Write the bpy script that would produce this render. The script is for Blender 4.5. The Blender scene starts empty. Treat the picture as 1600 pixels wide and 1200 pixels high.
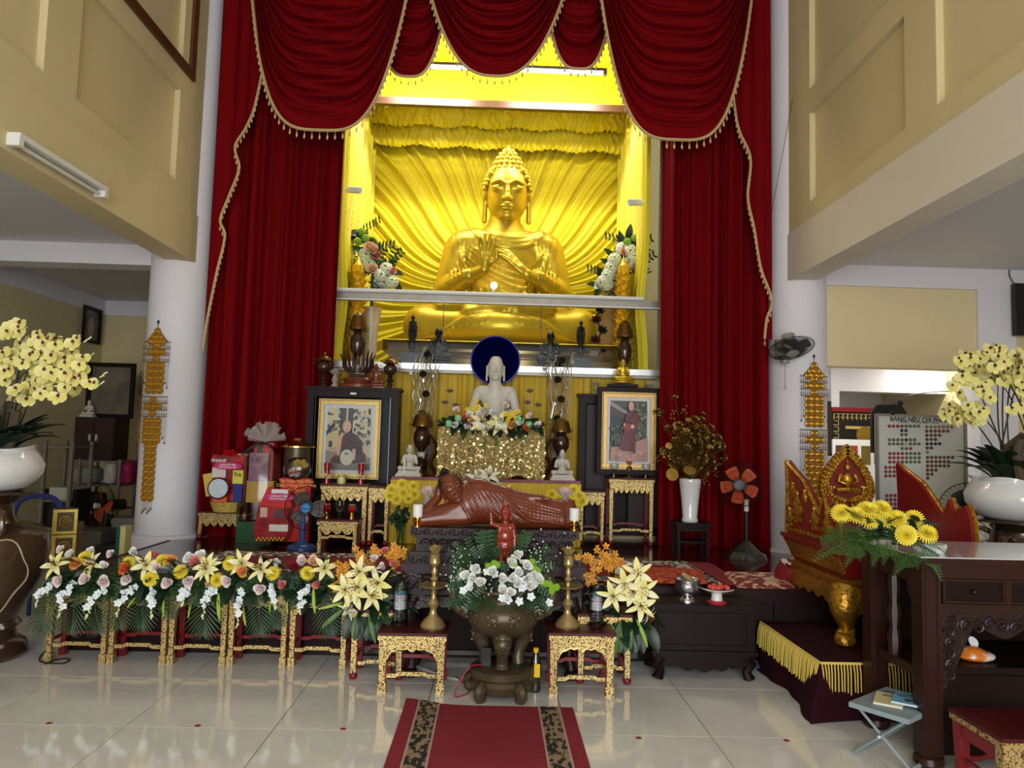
import bpy, bmesh, math, random
import numpy as np
from mathutils import Vector, Matrix, Euler
PI = math.pi
sc = bpy.context.scene
C = sc.collection
rnd = random.Random(7)
# ---------------------------------------------------------------- camera
FPX, EYE = 1150.0, 1.6
_yaw, _pit, _rol = [math.radians(a) for a in (1.28, 4.4, 1.53)]
_f = Vector((math.sin(_yaw) * math.cos(_pit), math.cos(_yaw) * math.cos(_pit), math.sin(_pit)))
_r0 = Vector((math.cos(_yaw), -math.sin(_yaw), 0)); _u0 = _r0.cross(_f)
_r = _r0 * math.cos(_rol) + _u0 * math.sin(_rol); _u = _u0 * math.cos(_rol) - _r0 * math.sin(_rol)
cam = bpy.data.objects.new('camera', bpy.data.cameras.new('camera')); C.objects.link(cam)
cam.matrix_world = Matrix(((_r.x, _u.x, -_f.x, 0), (_r.y, _u.y, -_f.y, 0), (_r.z, _u.z, -_f.z, EYE), (0, 0, 0, 1)))
cam.data.sensor_fit = 'HORIZONTAL'; cam.data.sensor_width = 36.0; cam.data.lens = FPX / 1600 * 36
cam.data.clip_start = .05; cam.data.clip_end = 200
sc.camera = cam
def _ray(x, y): return _f + _r * ((x - 800) / FPX) - _u * ((y - 600) / FPX)
def PY(x, y, Y): d = _ray(x, y); return Vector((0, 0, EYE)) + d * (Y / d.y)
def PZ(x, y, Z): d = _ray(x, y); return Vector((0, 0, EYE)) + d * ((Z - EYE) / d.z)
def PX(x, y, X): d = _ray(x, y); return Vector((0, 0, EYE)) + d * (X / d.x)
# ---------------------------------------------------------------- world, daylight, exposure
w = bpy.data.worlds.new('daylight'); sc.world = w; w.use_nodes = True
w.node_tree.nodes['Background'].inputs[0].default_value = (.93, .96, 1, 1)
w.node_tree.nodes['Background'].inputs[1].default_value = 1.0
def area(name, loc, rot, sx, sy, power, col=(1, 1, 1)):
    l = bpy.data.lights.new(name, 'AREA'); l.shape = 'RECTANGLE'; l.size = sx; l.size_y = sy; l.energy = power; l.color = col
    o = bpy.data.objects.new(name, l); C.objects.link(o); o.location = loc; o.rotation_euler = rot; return o
area('doorway_daylight', (-.05, -4.4, 2.15), (math.radians(90), 0, 0), 6, 4.2, 410, (.94, .97, 1))
sc.view_settings.view_transform = 'Standard'; sc.view_settings.look = 'None'
sc.view_settings.gamma = 1; sc.view_settings.use_curve_mapping = False
sc.view_settings.exposure = .45
cy = sc.cycles; cy.max_bounces = 6; cy.diffuse_bounces = 3; cy.glossy_bounces = 3; cy.transmission_bounces = 4; cy.transparent_max_bounces = 10; cy.caustics_reflective = False; cy.caustics_refractive = False; cy.adaptive_threshold = .025
# ---------------------------------------------------------------- materials
def lin(c):
    return tuple(((v / 255) / 12.92 if v / 255 <= .04045 else ((v / 255 + .055) / 1.055) ** 2.4) for v in c)
MATS = {}
def pm(name, col, rough=.5, metal=0., var=.06, scale=6., bump=0., bscale=60., col2=None, lo=.42, hi=.58, tex='noise', emit=0., coat=0., trans=0., alpha=1., metal2=None, sheen=0., stretch=None, ior=1.45, rough2=None, detail=4., bdist=.01, spec=.5):
    if name in MATS: return MATS[name]
    m = bpy.data.materials.new(name); m.use_nodes = True; nt = m.node_tree; N = nt.nodes; L = nt.links
    b = N['Principled BSDF']; c = lin(col)
    tc = N.new('ShaderNodeTexCoord'); src = tc.outputs['Object']
    if stretch:
        mp = N.new('ShaderNodeMapping'); mp.inputs['Scale'].default_value = stretch; L.new(src, mp.inputs[0]); src = mp.outputs[0]
    def texn(kind, s):
        if kind == 'noise':
            t = N.new('ShaderNodeTexNoise'); t.inputs['Scale'].default_value = s; t.inputs['Detail'].default_value = detail; L.new(src, t.inputs['Vector']); return t.outputs['Fac']
        if kind == 'voronoi':
            t = N.new('ShaderNodeTexVoronoi'); t.inputs['Scale'].default_value = s; L.new(src, t.inputs['Vector']); return t.outputs['Distance']
        t = N.new('ShaderNodeTexWave'); t.inputs['Scale'].default_value = s; t.inputs['Distortion'].default_value = 6; t.inputs['Detail'].default_value = 3; L.new(src, t.inputs['Vector']); return t.outputs['Fac']
    f = texn(tex, scale)
    mx = N.new('ShaderNodeMix'); mx.data_type = 'RGBA'
    if col2 is not None:
        mr = N.new('ShaderNodeMapRange'); mr.inputs[1].default_value = lo; mr.inputs[2].default_value = hi; L.new(f, mr.inputs[0]); f2 = mr.outputs[0]
        d = lin(col2); mx.inputs[6].default_value = (*c, 1); mx.inputs[7].default_value = (*d, 1)
        if metal2 is not None:
            mm = N.new('ShaderNodeMapRange'); mm.inputs[3].default_value = metal; mm.inputs[4].default_value = metal2; L.new(f2, mm.inputs[0]); L.new(mm.outputs[0], b.inputs['Metallic'])
        if rough2 is not None:
            mm = N.new('ShaderNodeMapRange'); mm.inputs[3].default_value = rough; mm.inputs[4].default_value = rough2; L.new(f2, mm.inputs[0]); L.new(mm.outputs[0], b.inputs['Roughness'])
    else:
        f2 = f; mx.inputs[6].default_value = (*[min(1, v * (1 + var)) for v in c], 1); mx.inputs[7].default_value = (*[v * (1 - var) for v in c], 1)
    L.new(f2, mx.inputs[0]); L.new(mx.outputs[2], b.inputs['Base Color'])
    if rough2 is None: b.inputs['Roughness'].default_value = rough
    if metal2 is None: b.inputs['Metallic'].default_value = metal
    b.inputs['Coat Weight'].default_value = coat; b.inputs['Coat Roughness'].default_value = .08
    b.inputs['IOR'].default_value = ior; b.inputs['Specular IOR Level'].default_value = spec; b.inputs['Sheen Weight'].default_value = sheen
    b.inputs['Transmission Weight'].default_value = trans; b.inputs['Alpha'].default_value = alpha
    if emit: L.new(mx.outputs[2], b.inputs['Emission Color']); b.inputs['Emission Strength'].default_value = emit
    if bump:
        bt = f if (bscale == scale and tex != 'x') else texn(tex, bscale)
        bp = N.new('ShaderNodeBump'); bp.inputs['Strength'].default_value = bump; bp.inputs['Distance'].default_value = bdist; L.new(bt, bp.inputs['Height']); L.new(bp.outputs[0], b.inputs['Normal'])
    MATS[name] = m; return m
def glass(name, tint=(250, 252, 252), amount=.12, rough=.02):
    if name in MATS: return MATS[name]
    m = bpy.data.materials.new(name); m.use_nodes = True; nt = m.node_tree; N = nt.nodes; L = nt.links
    for n in list(N): N.remove(n)
    o = N.new('ShaderNodeOutputMaterial'); t = N.new('ShaderNodeBsdfTransparent'); g = N.new('ShaderNodeBsdfGlossy'); mx = N.new('ShaderNodeMixShader'); fr = N.new('ShaderNodeFresnel')
    mt = N.new('ShaderNodeMath'); mt.operation = 'MULTIPLY_ADD'; mt.inputs[1].default_value = amount * 2; mt.inputs[2].default_value = 0
    t.inputs[0].default_value = (*lin(tint), 1); g.inputs['Roughness'].default_value = rough; fr.inputs[0].default_value = 1.45
    L.new(fr.outputs[0], mt.inputs[0]); L.new(mt.outputs[0], mx.inputs[0]); L.new(t.outputs[0], mx.inputs[1]); L.new(g.outputs[0], mx.inputs[2]); L.new(mx.outputs[0], o.inputs[0])
    MATS[name] = m; return m
# ---------------------------------------------------------------- mesh building
class MB:
    def __init__(s): s.v = []; s.f = []; s.mi = []; s.m = 0; s.M = None
    def add(s, vs, fs, M=None):
        o = len(s.v); M = M if M is not None else s.M
        if M is not None: vs = [tuple(M @ Vector(p)) for p in vs]
        s.v += [tuple(p) for p in vs]; s.f += [tuple(i + o for i in f) for f in fs]; s.mi += [s.m] * len(fs); return s
    def box(s, c, d, M=None, taper=1.):
        x, y, z = c; a, b, e = d[0] / 2, d[1] / 2, d[2] / 2; t = taper
        vs = [(x - a * t, y - b * t, z - e), (x + a * t, y - b * t, z - e), (x + a * t, y + b * t, z - e), (x - a * t, y + b * t, z - e), (x - a, y - b, z + e), (x + a, y - b, z + e), (x + a, y + b, z + e), (x - a, y + b, z + e)]
        return s.add(vs, [(3, 2, 1, 0), (4, 5, 6, 7), (0, 1, 5, 4), (1, 2, 6, 5), (2, 3, 7, 6), (3, 0, 4, 7)], M)
    def bb(s, x0, x1, y0, y1, z0, z1, M=None): return s.box(((x0 + x1) / 2, (y0 + y1) / 2, (z0 + z1) / 2), (x1 - x0, y1 - y0, z1 - z0), M)
    def lathe(s, prof, n=24, M=None, c=(0, 0, 0), sx=1, sy=1, lobes=0, lamp=0.):
        vs = []; fs = []; k = len(prof)
        for r, z in prof:
            for i in range(n):
                a = 2 * PI * i / n; q = r * (1 + lamp * math.cos(lobes * a)) if lobes else r
                vs.append((c[0] + q * sx * math.cos(a), c[1] + q * sy * math.sin(a), c[2] + z))
        for j in range(k - 1):
            for i in range(n): fs.append((j * n + i, j * n + (i + 1) % n, (j + 1) * n + (i + 1) % n, (j + 1) * n + i))
        if prof[0][0] > 1e-5: fs.append(tuple(reversed(range(n))))
        if prof[-1][0] > 1e-5: fs.append(tuple(range((k - 1) * n, k * n)))
        return s.add(vs, fs, M)
    def tube(s, pts, r, n=6, M=None, closed=False, flat=None):
        pts = [Vector(p) for p in pts]; k = len(pts); rs = r if hasattr(r, '__len__') else [r] * k
        vs = []; fs = []; up = None
        for i, p in enumerate(pts):
            if closed: t = pts[(i + 1) % k] - pts[i - 1]
            else: t = pts[min(i + 1, k - 1)] - pts[max(i - 1, 0)]
            t = t.normalized() if t.length > 1e-9 else Vector((0, 0, 1))
            if up is None: up = Vector((0, 0, 1)) if abs(t.z) < .9 else Vector((0, 1, 0))
            a = t.cross(up)
            a = a.normalized() if a.length > 1e-6 else t.orthogonal().normalized()
            b = a.cross(t).normalized(); up = b
            for j in range(n):
                q = 2 * PI * j / n; vs.append(p + a * (math.cos(q) * rs[i]) + b * (math.sin(q) * rs[i] * (flat or 1)))
        for i in range(k if closed else k - 1):
            i2 = (i + 1) % k
            for j in range(n): fs.append((i * n + j, i * n + (j + 1) % n, i2 * n + (j + 1) % n, i2 * n + j))
        if not closed: fs.append(tuple(reversed(range(n)))); fs.append(tuple(range((k - 1) * n, k * n)))
        return s.add(vs, fs, M)
    def grid(s, pts, nu, nv, M=None, wrap=False):
        fs = []
        for j in range(nv - 1):
            for i in range(nu if wrap else nu - 1): fs.append((j * nu + i, j * nu + (i + 1) % nu, (j + 1) * nu + (i + 1) % nu, (j + 1) * nu + i))
        return s.add(pts, fs, M)
    def prism(s, out, y0, y1, M=None):
        n = len(out); vs = [(x, y0, z) for x, z in out] + [(x, y1, z) for x, z in out]
        return s.add(vs, [tuple(range(n)), tuple(reversed(range(n, 2 * n)))] + [(i, i + n, (i + 1) % n + n, (i + 1) % n) for i in range(n)], M)
    def ell(s, c, r, n=12, k=8, M=None):
        r = r if hasattr(r, '__len__') else (r, r, r); vs = []; fs = []
        vs.append((c[0], c[1], c[2] - r[2]))
        for j in range(1, k):
            t = PI * j / k - PI / 2
            for i in range(n): a = 2 * PI * i / n; vs.append((c[0] + r[0] * math.cos(t) * math.cos(a), c[1] + r[1] * math.cos(t) * math.sin(a), c[2] + r[2] * math.sin(t)))
        vs.append((c[0], c[1], c[2] + r[2])); e = len(vs) - 1
        for i in range(n): fs.append((0, 1 + (i + 1) % n, 1 + i)); fs.append((e, e - n + i, e - n + (i + 1) % n))
        for j in range(k - 2):
            for i in range(n): a = 1 + j * n; fs.append((a + i, a + (i + 1) % n, a + n + (i + 1) % n, a + n + i))
        return s.add(vs, fs, M)
    def mesh(s, name, mats, angle=40):
        me = bpy.data.meshes.new(name); me.from_pydata(s.v, [], s.f)
        for m in (mats if isinstance(mats, (list, tuple)) else [mats]): me.materials.append(m)
        if any(s.mi): me.polygons.foreach_set('material_index', s.mi)
        finish(me, angle); return me
    def build(s, name, mats, parent=None, angle=40, **kw): return link(name, s.mesh(name, mats, angle), parent, **kw)
def finish(me, angle=40):
    me.polygons.foreach_set('use_smooth', [True] * len(me.polygons))
    if angle < 180: me.set_sharp_from_angle(angle=math.radians(angle))
    me.update()
def link(name, me, parent=None, loc=None, rot=None, scale=None, label=None):
    o = bpy.data.objects.new(name, me); C.objects.link(o)
    if parent is not None: o.parent = parent
    if loc is not None: o.location = loc
    if rot is not None: o.rotation_euler = rot
    if scale is not None: o.scale = scale if hasattr(scale, '__len__') else (scale,) * 3
    if label: o['label'] = label
    return o
def tag(o, label, cat, group=None, kind=None):
    if label: o['label'] = label
    if cat: o['category'] = cat
    if group: o['group'] = group
    if kind: o['kind'] = kind
    return o
def thing(name, label, cat, loc=(0, 0, 0), rz=0., group=None, scale=1.):
    o = bpy.data.objects.new(name, None); C.objects.link(o); o.location = loc; o.rotation_euler = (0, 0, rz); o.scale = (scale,) * 3
    o.empty_display_size = .1; return tag(o, label, cat, group)
def struct(name, mb, mat, parent=None, angle=40):
    o = mb.build(name, mat, parent, angle)
    if parent is None: o['kind'] = 'structure'
    return o
def dup(root, loc, rz=0., label=None, group=None, scale=None):
    def cp(o, p):
        c = o.copy(); C.objects.link(c); c.parent = p
        for ch in o.children: cp(ch, c)
        return c
    r = cp(root, None); r.location = loc; r.rotation_euler = (0, 0, rz)
    if scale: r.scale = (scale,) * 3
    if label: r['label'] = label
    if group: r['group'] = group
    return r
def T(x=0, y=0, z=0, rx=0, ry=0, rz=0, s=1.):
    return Matrix.Translation((x, y, z)) @ Euler((rx, ry, rz)).to_matrix().to_4x4() @ (Matrix.Diagonal((*((s,) * 3 if not hasattr(s, '__len__') else s), 1)))
def aim(p, d, roll=0., s=1.):
    """matrix that puts local +Z along d at p"""
    return Matrix.Translation(p) @ Vector(d).to_track_quat('Z', 'Y').to_matrix().to_4x4() @ Matrix.Rotation(roll, 4, 'Z') @ Matrix.Diagonal((s, s, s, 1))
def put(o, M): o.matrix_local = M; return o
def text_mesh(name, body, size, mat, parent, loc, rot=(PI / 2, 0, 0), align='CENTER', ext=.0006, bold=0.):
    cu = bpy.data.curves.new(name, 'FONT'); cu.body = body; cu.size = size; cu.align_x = align; cu.align_y = 'CENTER'; cu.extrude = ext; cu.offset = bold; cu.resolution_u = 2
    t = bpy.data.objects.new('t', cu); C.objects.link(t); dg = bpy.context.evaluated_depsgraph_get()
    me = bpy.data.meshes.new_from_object(t.evaluated_get(dg)); bpy.data.objects.remove(t); bpy.data.curves.remove(cu)
    me.materials.clear(); me.materials.append(mat)
    return link(name, me, parent, loc, rot)
# ---------------------------------------------------------------- signed distance bodies -> one continuous surface
class SDF:
    def __init__(s, lo, hi, h):
        s.lo = np.array(lo, np.float32); s.h = h; s.n = (np.ceil((np.array(hi) - s.lo) / h).astype(int) + 1)
        s.ax = [s.lo[i] + h * np.arange(s.n[i], dtype=np.float32) for i in range(3)]; s.D = np.full(tuple(s.n), 1e3, np.float32)
    def _op(s, fn, lo, hi, k, mode=0):
        sl = []
        for i in range(3):
            a = max(0, int((lo[i] - k - s.lo[i]) / s.h) - 3); b = min(s.n[i], int((hi[i] + k - s.lo[i]) / s.h) + 4)
            if b <= a: return s
            sl.append(slice(a, b))
        x, y, z = s.ax[0][sl[0], None, None], s.ax[1][None, sl[1], None], s.ax[2][None, None, sl[2]]
        d = fn(x, y, z); A = s.D[tuple(sl)]
        if mode == 1: A = -A
        if k > 0:
            q = np.maximum(k - np.abs(A - d), 0) / k; R = np.minimum(A, d) - q * q * k / 4
        else: R = np.minimum(A, d)
        if mode == 1: R = -R
        s.D[tuple(sl)] = R; return s
    def ell(s, c, r, k=.02, rot=None, mode=0):
        r = r if hasattr(r, '__len__') else (r, r, r); m = max(r)
        if rot is not None: R = np.array(Euler(rot).to_matrix().transposed())
        def fn(x, y, z):
            X, Y, Z = x - c[0], y - c[1], z - c[2]
            if rot is not None: X, Y, Z = [R[i][0] * X + R[i][1] * Y + R[i][2] * Z for i in range(3)]
            a = np.sqrt((X / r[0]) ** 2 + (Y / r[1]) ** 2 + (Z / r[2]) ** 2); b = np.sqrt((X / r[0] ** 2) ** 2 + (Y / r[1] ** 2) ** 2 + (Z / r[2] ** 2) ** 2)
            return a * (a - 1) / (b + 1e-9)
        e = m if rot is not None else None
        lo = [c[i] - (e or r[i]) for i in range(3)]; hi = [c[i] + (e or r[i]) for i in range(3)]
        return s._op(fn, lo, hi, k, mode)
    def cap(s, a, b, ra, rb=None, k=.02, mode=0, sq=(1, 1, 1)):
        rb = ra if rb is None else rb; a = np.array(a, float); b = np.array(b, float); ab = b - a; L2 = float(ab @ ab) + 1e-12
        def fn(x, y, z):
            t = np.clip(((x - a[0]) * ab[0] + (y - a[1]) * ab[1] + (z - a[2]) * ab[2]) / L2, 0, 1)
            return np.sqrt(((x - a[0] - t * ab[0]) / sq[0]) ** 2 + ((y - a[1] - t * ab[1]) / sq[1]) ** 2 + ((z - a[2] - t * ab[2]) / sq[2]) ** 2) - (ra + (rb - ra) * t)
        m = max(ra, rb) * max(sq); return s._op(fn, np.minimum(a, b) - m, np.maximum(a, b) + m, k, mode)
    def path(s, pts, r, k=.02, mode=0, n=0):
        pts = [Vector(p) for p in pts]
        if n: pts = smooth_path(pts, n)
        rs = r if hasattr(r, '__len__') else None; m = len(pts)
        for i in range(m - 1):
            if rs: f = lambda t: float(np.interp(t, np.linspace(0, 1, len(rs)), rs)); s.cap(pts[i], pts[i + 1], f(i / (m - 1)), f((i + 1) / (m - 1)), k, mode)
            else: s.cap(pts[i], pts[i + 1], r, r, k, mode)
        return s
    def box(s, c, d, rad=.01, k=.01, mode=0):
        def fn(x, y, z):
            q = [np.abs(v - c[i]) - (d[i] / 2 - rad) for i, v in enumerate((x, y, z))]
            return np.sqrt(np.maximum(q[0], 0) ** 2 + np.maximum(q[1], 0) ** 2 + np.maximum(q[2], 0) ** 2) + np.minimum(np.maximum(np.maximum(q[0], q[1]), q[2]), 0) - rad
        return s._op(fn, [c[i] - d[i] / 2 for i in range(3)], [c[i] + d[i] / 2 for i in range(3)], k, mode)
    def mesh(s, name, mat, scale=1.):
        D = s.D; S = D < 0; nx, ny, nz = D.shape
        c = np.zeros((nx - 1, ny - 1, nz - 1), np.int8)
        for i in (0, 1):
            for j in (0, 1):
                for k in (0, 1): c += S[i:nx - 1 + i, j:ny - 1 + j, k:nz - 1 + k]
        act = (c > 0) & (c < 8); idx = np.full(act.shape, -1, np.int32); I = np.argwhere(act); idx[act] = np.arange(len(I))
        P = np.zeros((len(I), 3)); W = np.zeros(len(I)); V = {}
        for o in [(i, j, k) for i in (0, 1) for j in (0, 1) for k in (0, 1)]: V[o] = D[I[:, 0] + o[0], I[:, 1] + o[1], I[:, 2] + o[2]].astype(float)
        for o in V:
            for ax in range(3):
                if o[ax]: continue
                q = list(o); q[ax] = 1; q = tuple(q); a, b = V[o], V[q]; m = (a < 0) != (b < 0)
                t = np.where(m, a / np.where(a == b, 1, a - b), 0); p = np.array(o, float)[None, :].repeat(len(I), 0); p[:, ax] += t
                P[m] += p[m]; W[m] += 1
        P = (I + P / W[:, None]) * s.h + s.lo
        F = []
        for ax in range(3):
            sl = [slice(None)] * 3; sl2 = [slice(None)] * 3; sl[ax] = slice(0, -1); sl2[ax] = slice(1, None)
            A, B = S[tuple(sl)], S[tuple(sl2)]; E = np.argwhere(A != B); u, v = (ax + 1) % 3, (ax + 2) % 3
            E = E[(E[:, u] > 0) & (E[:, v] > 0) & (E[:, u] < D.shape[u] - 1) & (E[:, v] < D.shape[v] - 1)]
            if not len(E): continue
            def g(du, dv): q = E.copy(); q[:, u] += du; q[:, v] += dv; return idx[q[:, 0], q[:, 1], q[:, 2]]
            Q = np.stack([g(-1, -1), g(0, -1), g(0, 0), g(-1, 0)], 1); fl = ~A[E[:, 0], E[:, 1], E[:, 2]]; Q[fl] = Q[fl][:, ::-1]; F.append(Q)
        F = np.concatenate(F); F = F[(F >= 0).all(1)]
        me = bpy.data.meshes.new(name); me.vertices.add(len(P)); me.vertices.foreach_set('co', (P * scale).astype(np.float32).ravel())
        me.loops.add(F.size); me.loops.foreach_set('vertex_index', F.ravel().astype(np.int32)); me.polygons.add(len(F)); me.polygons.foreach_set('loop_start', np.arange(0, F.size, 4, dtype=np.int32))
        me.update(calc_edges=True); me.validate()
        for m in (mat if isinstance(mat, (list, tuple)) else [mat]): me.materials.append(m)
        finish(me, 180); return me
def smooth_path(pts, n):
    pts = [Vector(p) for p in pts]; out = []; m = len(pts)
    for i in range(m - 1):
        p0, p1, p2, p3 = pts[max(i - 1, 0)], pts[i], pts[i + 1], pts[min(i + 2, m - 1)]
        for j in range(n):
            t = j / n; out.append(.5 * (2 * p1 + (p2 - p0) * t + (2 * p0 - 5 * p1 + 4 * p2 - p3) * t * t + (3 * p1 - p0 - 3 * p2 + p3) * t ** 3))
    out.append(pts[-1]); return out
# ================================================================ setting
M_cream = pm('cream_wall_paint', (214, 198, 152), .7, var=.05, scale=1.5, bump=.05, bscale=40)
M_white = pm('white_wall_paint', (226, 223, 228), .65, var=.04, scale=1.2, bump=.04, bscale=50)
M_lilac = pm('white_beam_paint', (214, 211, 214), .65, var=.04, scale=1.4)
M_grout = pm('grout', (70, 64, 56), .9, spec=.1)
M_tile = pm('polished_porcelain_tile', (226, 223, 217), .07, var=.05, scale=3.5, coat=.3, col2=(236, 233, 228), lo=.35, hi=.65, ior=1.6)
M_dark = pm('dark_red_wood', (36, 15, 13), .4, var=.25, scale=3, stretch=(1, 8, 8), spec=.3)
M_dark2 = pm('dark_brown_wood', (26, 13, 11), .45, var=.25, scale=3, stretch=(1, 8, 8), spec=.2)
M_planks = pm('polished_platform_wood', (56, 18, 14), .13, var=.3, scale=2.5, stretch=(1, 9, 1), coat=.3)
M_brass = pm('polished_brass', (215, 170, 85), .2, 1, var=.15, scale=12)
M_red = pm('red_velvet', (112, 5, 12), .85, var=.22, scale=3, spec=.08, stretch=(8, 8, .6))
M_yel = pm('yellow_satin', (226, 204, 22), .5, var=.05, scale=2, sheen=.1)
M_yel2 = pm('mustard_satin', (206, 170, 40), .55, var=.08, scale=4)
M_fringe = pm('gold_fringe', (200, 172, 124), .45, .25, var=.2, scale=40)
M_alu = pm('grey_metal_frame', (150, 145, 135), .45, .6, var=.25, scale=9)
M_tube = pm('fluorescent_glow', (255, 252, 235), .5, emit=5)
M_plast = pm('white_plastic', (225, 225, 220), .4)
M_black = pm('black_plastic', (22, 22, 24), .35)
M_brownframe = pm('brown_timber', (84, 52, 24), .45, var=.2, scale=4, stretch=(1, 6, 1))
XL, XR = -3.08, 2.975; ZP = .555; YP = 5.52
# floor of 0.8 m tiles
fl = struct('floor', MB().bb(-7, 7, -4.5, 13, -.1, -.006), M_grout)
mb = MB(); a = .3975; mb.add([(-a, -a, -.006), (a, -a, -.006), (a, a, -.006), (-a, a, -.006), (-a, -a, 0), (a, -a, 0), (a, a, 0), (-a, a, 0)], [(4, 5, 6, 7), (0, 1, 5, 4), (1, 2, 6, 5), (2, 3, 7, 6), (3, 0, 4, 7)])
tm = mb.mesh('floor_tile', M_tile)
for i in range(-7, 9):
    for j in range(-4, 14): link('floor_tile', tm, fl, (-1.154 + .4 + .8 * i, 4.17 + .4 + .8 * (j - 4), 0))
# side walls of the tall hall: beam, recessed panels
def side_wall(name, X, sgn, y_end):
    t = .26
    b = MB(); x0, x1 = sorted((X, X + sgn * t)); xb0, xb1 = sorted((X + sgn * .07, X + sgn * t))
    b.bb(xb0, xb1, -4.5, y_end, 3.79, 8.6)
    f0, f1 = sorted((X, X + sgn * .075))
    for z0, z1 in ((3.79, 3.975), (4.85, 5.09), (6.6, 7.0), (8.2, 8.6)): b.bb(f0, f1, -4.5, y_end, z0, z1)
    w = struct(name, b, M_cream)
    b = MB(); ys = [6.86 - 2.04 * k for k in range(6)]
    for k, y in enumerate(ys):
        top = y_end if k == 0 else ys[k - 1] - 1.65
        for z0, z1 in ((3.975, 4.85), (5.09, 6.6), (7.0, 8.2)): b.bb(f0, f1, y, top, z0, z1)
    b.build('pilaster', M_cream, w)
    for k, y in enumerate(ys):
        for z0, z1 in ((3.975, 4.85), (5.09, 6.6), (7.0, 8.2)):
            if name == 'wall_left' and z0 == 5.09 and k == 0: continue
            MB().bb(*sorted((X + sgn * .055, X + sgn * .072)), y - 1.65, y, z0, z1).build('wall_panel', M_cream, w)
    xo = X - sgn * .012
    b = MB().bb(*sorted((xo, X + sgn * t)), -4.5, y_end, 3.31, 3.79)
    struct('trim_1' if sgn < 0 else 'trim_2', b, M_cream if sgn < 0 else pm('cream_beam_paint', (224, 215, 200), .7, var=.04, scale=1.5))
    return w
wl = side_wall('wall_left', XL, -1, 7.42)
wr = side_wall('wall_right', XR, 1, 7.42)
# brown window frame high on the cream wall
b = MB()
for y0, y1, z0, z1 in ((5.2, 7.1, 5.05, 5.14), (7.0, 7.1, 5.14, 6.62), (5.2, 5.3, 5.14, 6.62), (5.3, 7.0, 6.55, 6.62)): b.bb(XL - .03, XL + .03, y0, y1, z0, z1)
wf = struct('window_1', b, M_brownframe)
MB().bb(XL - .065, XL - .05, 5.3, 7.0, 5.14, 6.55).build('window_pane', M_cream, wf)
# round columns on plinths
for nm, x in (('trim_3', -3.285), ('trim_4', 3.15)):
    b = MB(); b.lathe([(.29, .58), (.29, 8.6)], 40, c=(x, 7.6, 0)); c = struct(nm, b, M_white)
    MB().lathe([(.36, 0), (.36, .555), (.335, .585), (.28, .59)], 40, c=(x, 7.6, 0)).build('plinth', M_white, c)
# back walls, ceilings
struct('wall_back', MB().bb(-3.3, 3.2, 10.45, 10.6, 0, 8.6), M_cream)
b = MB().bb(-3.3, -2.0, 7.95, 8.1, 0, 8.6); b.bb(1.88, 3.2, 7.95, 8.1, 0, 8.6); b.bb(-2.0, 1.88, 8.2, 8.35, 0, 2.38)
struct('wall_altar', b, M_cream)
struct('ceiling', MB().bb(-3.4, 3.3, -4.5, 10.6, 8.6, 8.75), M_white)
b = MB().bb(-6, XL, -4.7, -4.55, 0, 3.6); b.bb(XR, 7, -4.7, -4.55, 0, 3.6); b.bb(XL - .2, XR + .2, -4.7, -4.55, 4.3, 8.75); struct('wall_light_blocker', b, M_cream)  # added unseen wall behind the camera, blocks daylight to aisles and upper hall
# aisle on the one hand
struct('ceiling_left', MB().bb(-5.9, XL - .26, -4.5, 11, 3.5, 3.6), M_lilac)
struct('wall_outer_left', MB().bb(-5.95, -5.8, -4.5, 11, 0, 3.5), M_cream)
struct('trim_5', MB().bb(-5.8, -5.77, -4.5, 10.9, 3.28, 3.5), M_white)
struct('wall_far_left', MB().bb(-5.9, -3.2, 10.9, 11.05, 0, 3.28), M_cream)
struct('trim_6', MB().bb(-5.8, -3.2, 10.86, 11.05, 3.28, 3.5), M_white)
struct('trim_7', MB().bb(-5.8, XL - .2, 7.5, 7.78, 3.29, 3.5), M_white)
struct('wall_return_left', MB().bb(-3.5, -3.3, 8.0, 11, 0, 3.5), M_cream)
struct('door_1', MB().bb(-3.62, -3.5, 9.3, 9.75, 0, 2.5), pm('reddish_door_wood', (74, 30, 20), .4, var=.2, stretch=(1, 1, .2)))
# aisle on the other: header over an opening to a lit room
struct('ceiling_right', MB().bb(XR + .26, 7, -4.5, 8.2, 3.52, 3.62), M_lilac)
b = MB().bb(3.38, 5.05, 7.5, 7.7, 2.46, 3.3); struct('wall_header', b, pm('tan_wall_paint', (226, 208, 164), .7, var=.05, scale=1.5))
struct('trim_8', MB().bb(3.25, 7, 7.46, 7.72, 3.3, 3.52), M_white)
b = MB().bb(5.0, 5.4, 7.47, 7.8, 0, 3.52); struct('trim_9', b, M_white)
struct('wall_outer_right', MB().bb(6.6, 6.75, -4.5, 13, 0, 3.6), M_cream)
struct('wall_side_right', MB().bb(5.4, 6.6, 7.5, 7.7, 0, 3.5), M_cream)
struct('wall_far_right', MB().bb(3.2, 7, 12.4, 12.55, 0, 3.6), M_white)
struct('wall_return_right', MB().bb(3.2, 3.36, 7.9, 12.4, 0, 3.6), M_white)
struct('ceiling_far_right', MB().bb(3.2, 7, 7.72, 12.5, 3.02, 3.12), M_white)
b = MB().bb(3.36, 6.6, 10.6, 10.85, 2.45, 3.02); b.bb(4.85, 4.97, 10.5, 10.9, 0, 3.02); struct('trim_10', b, M_white)
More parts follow.
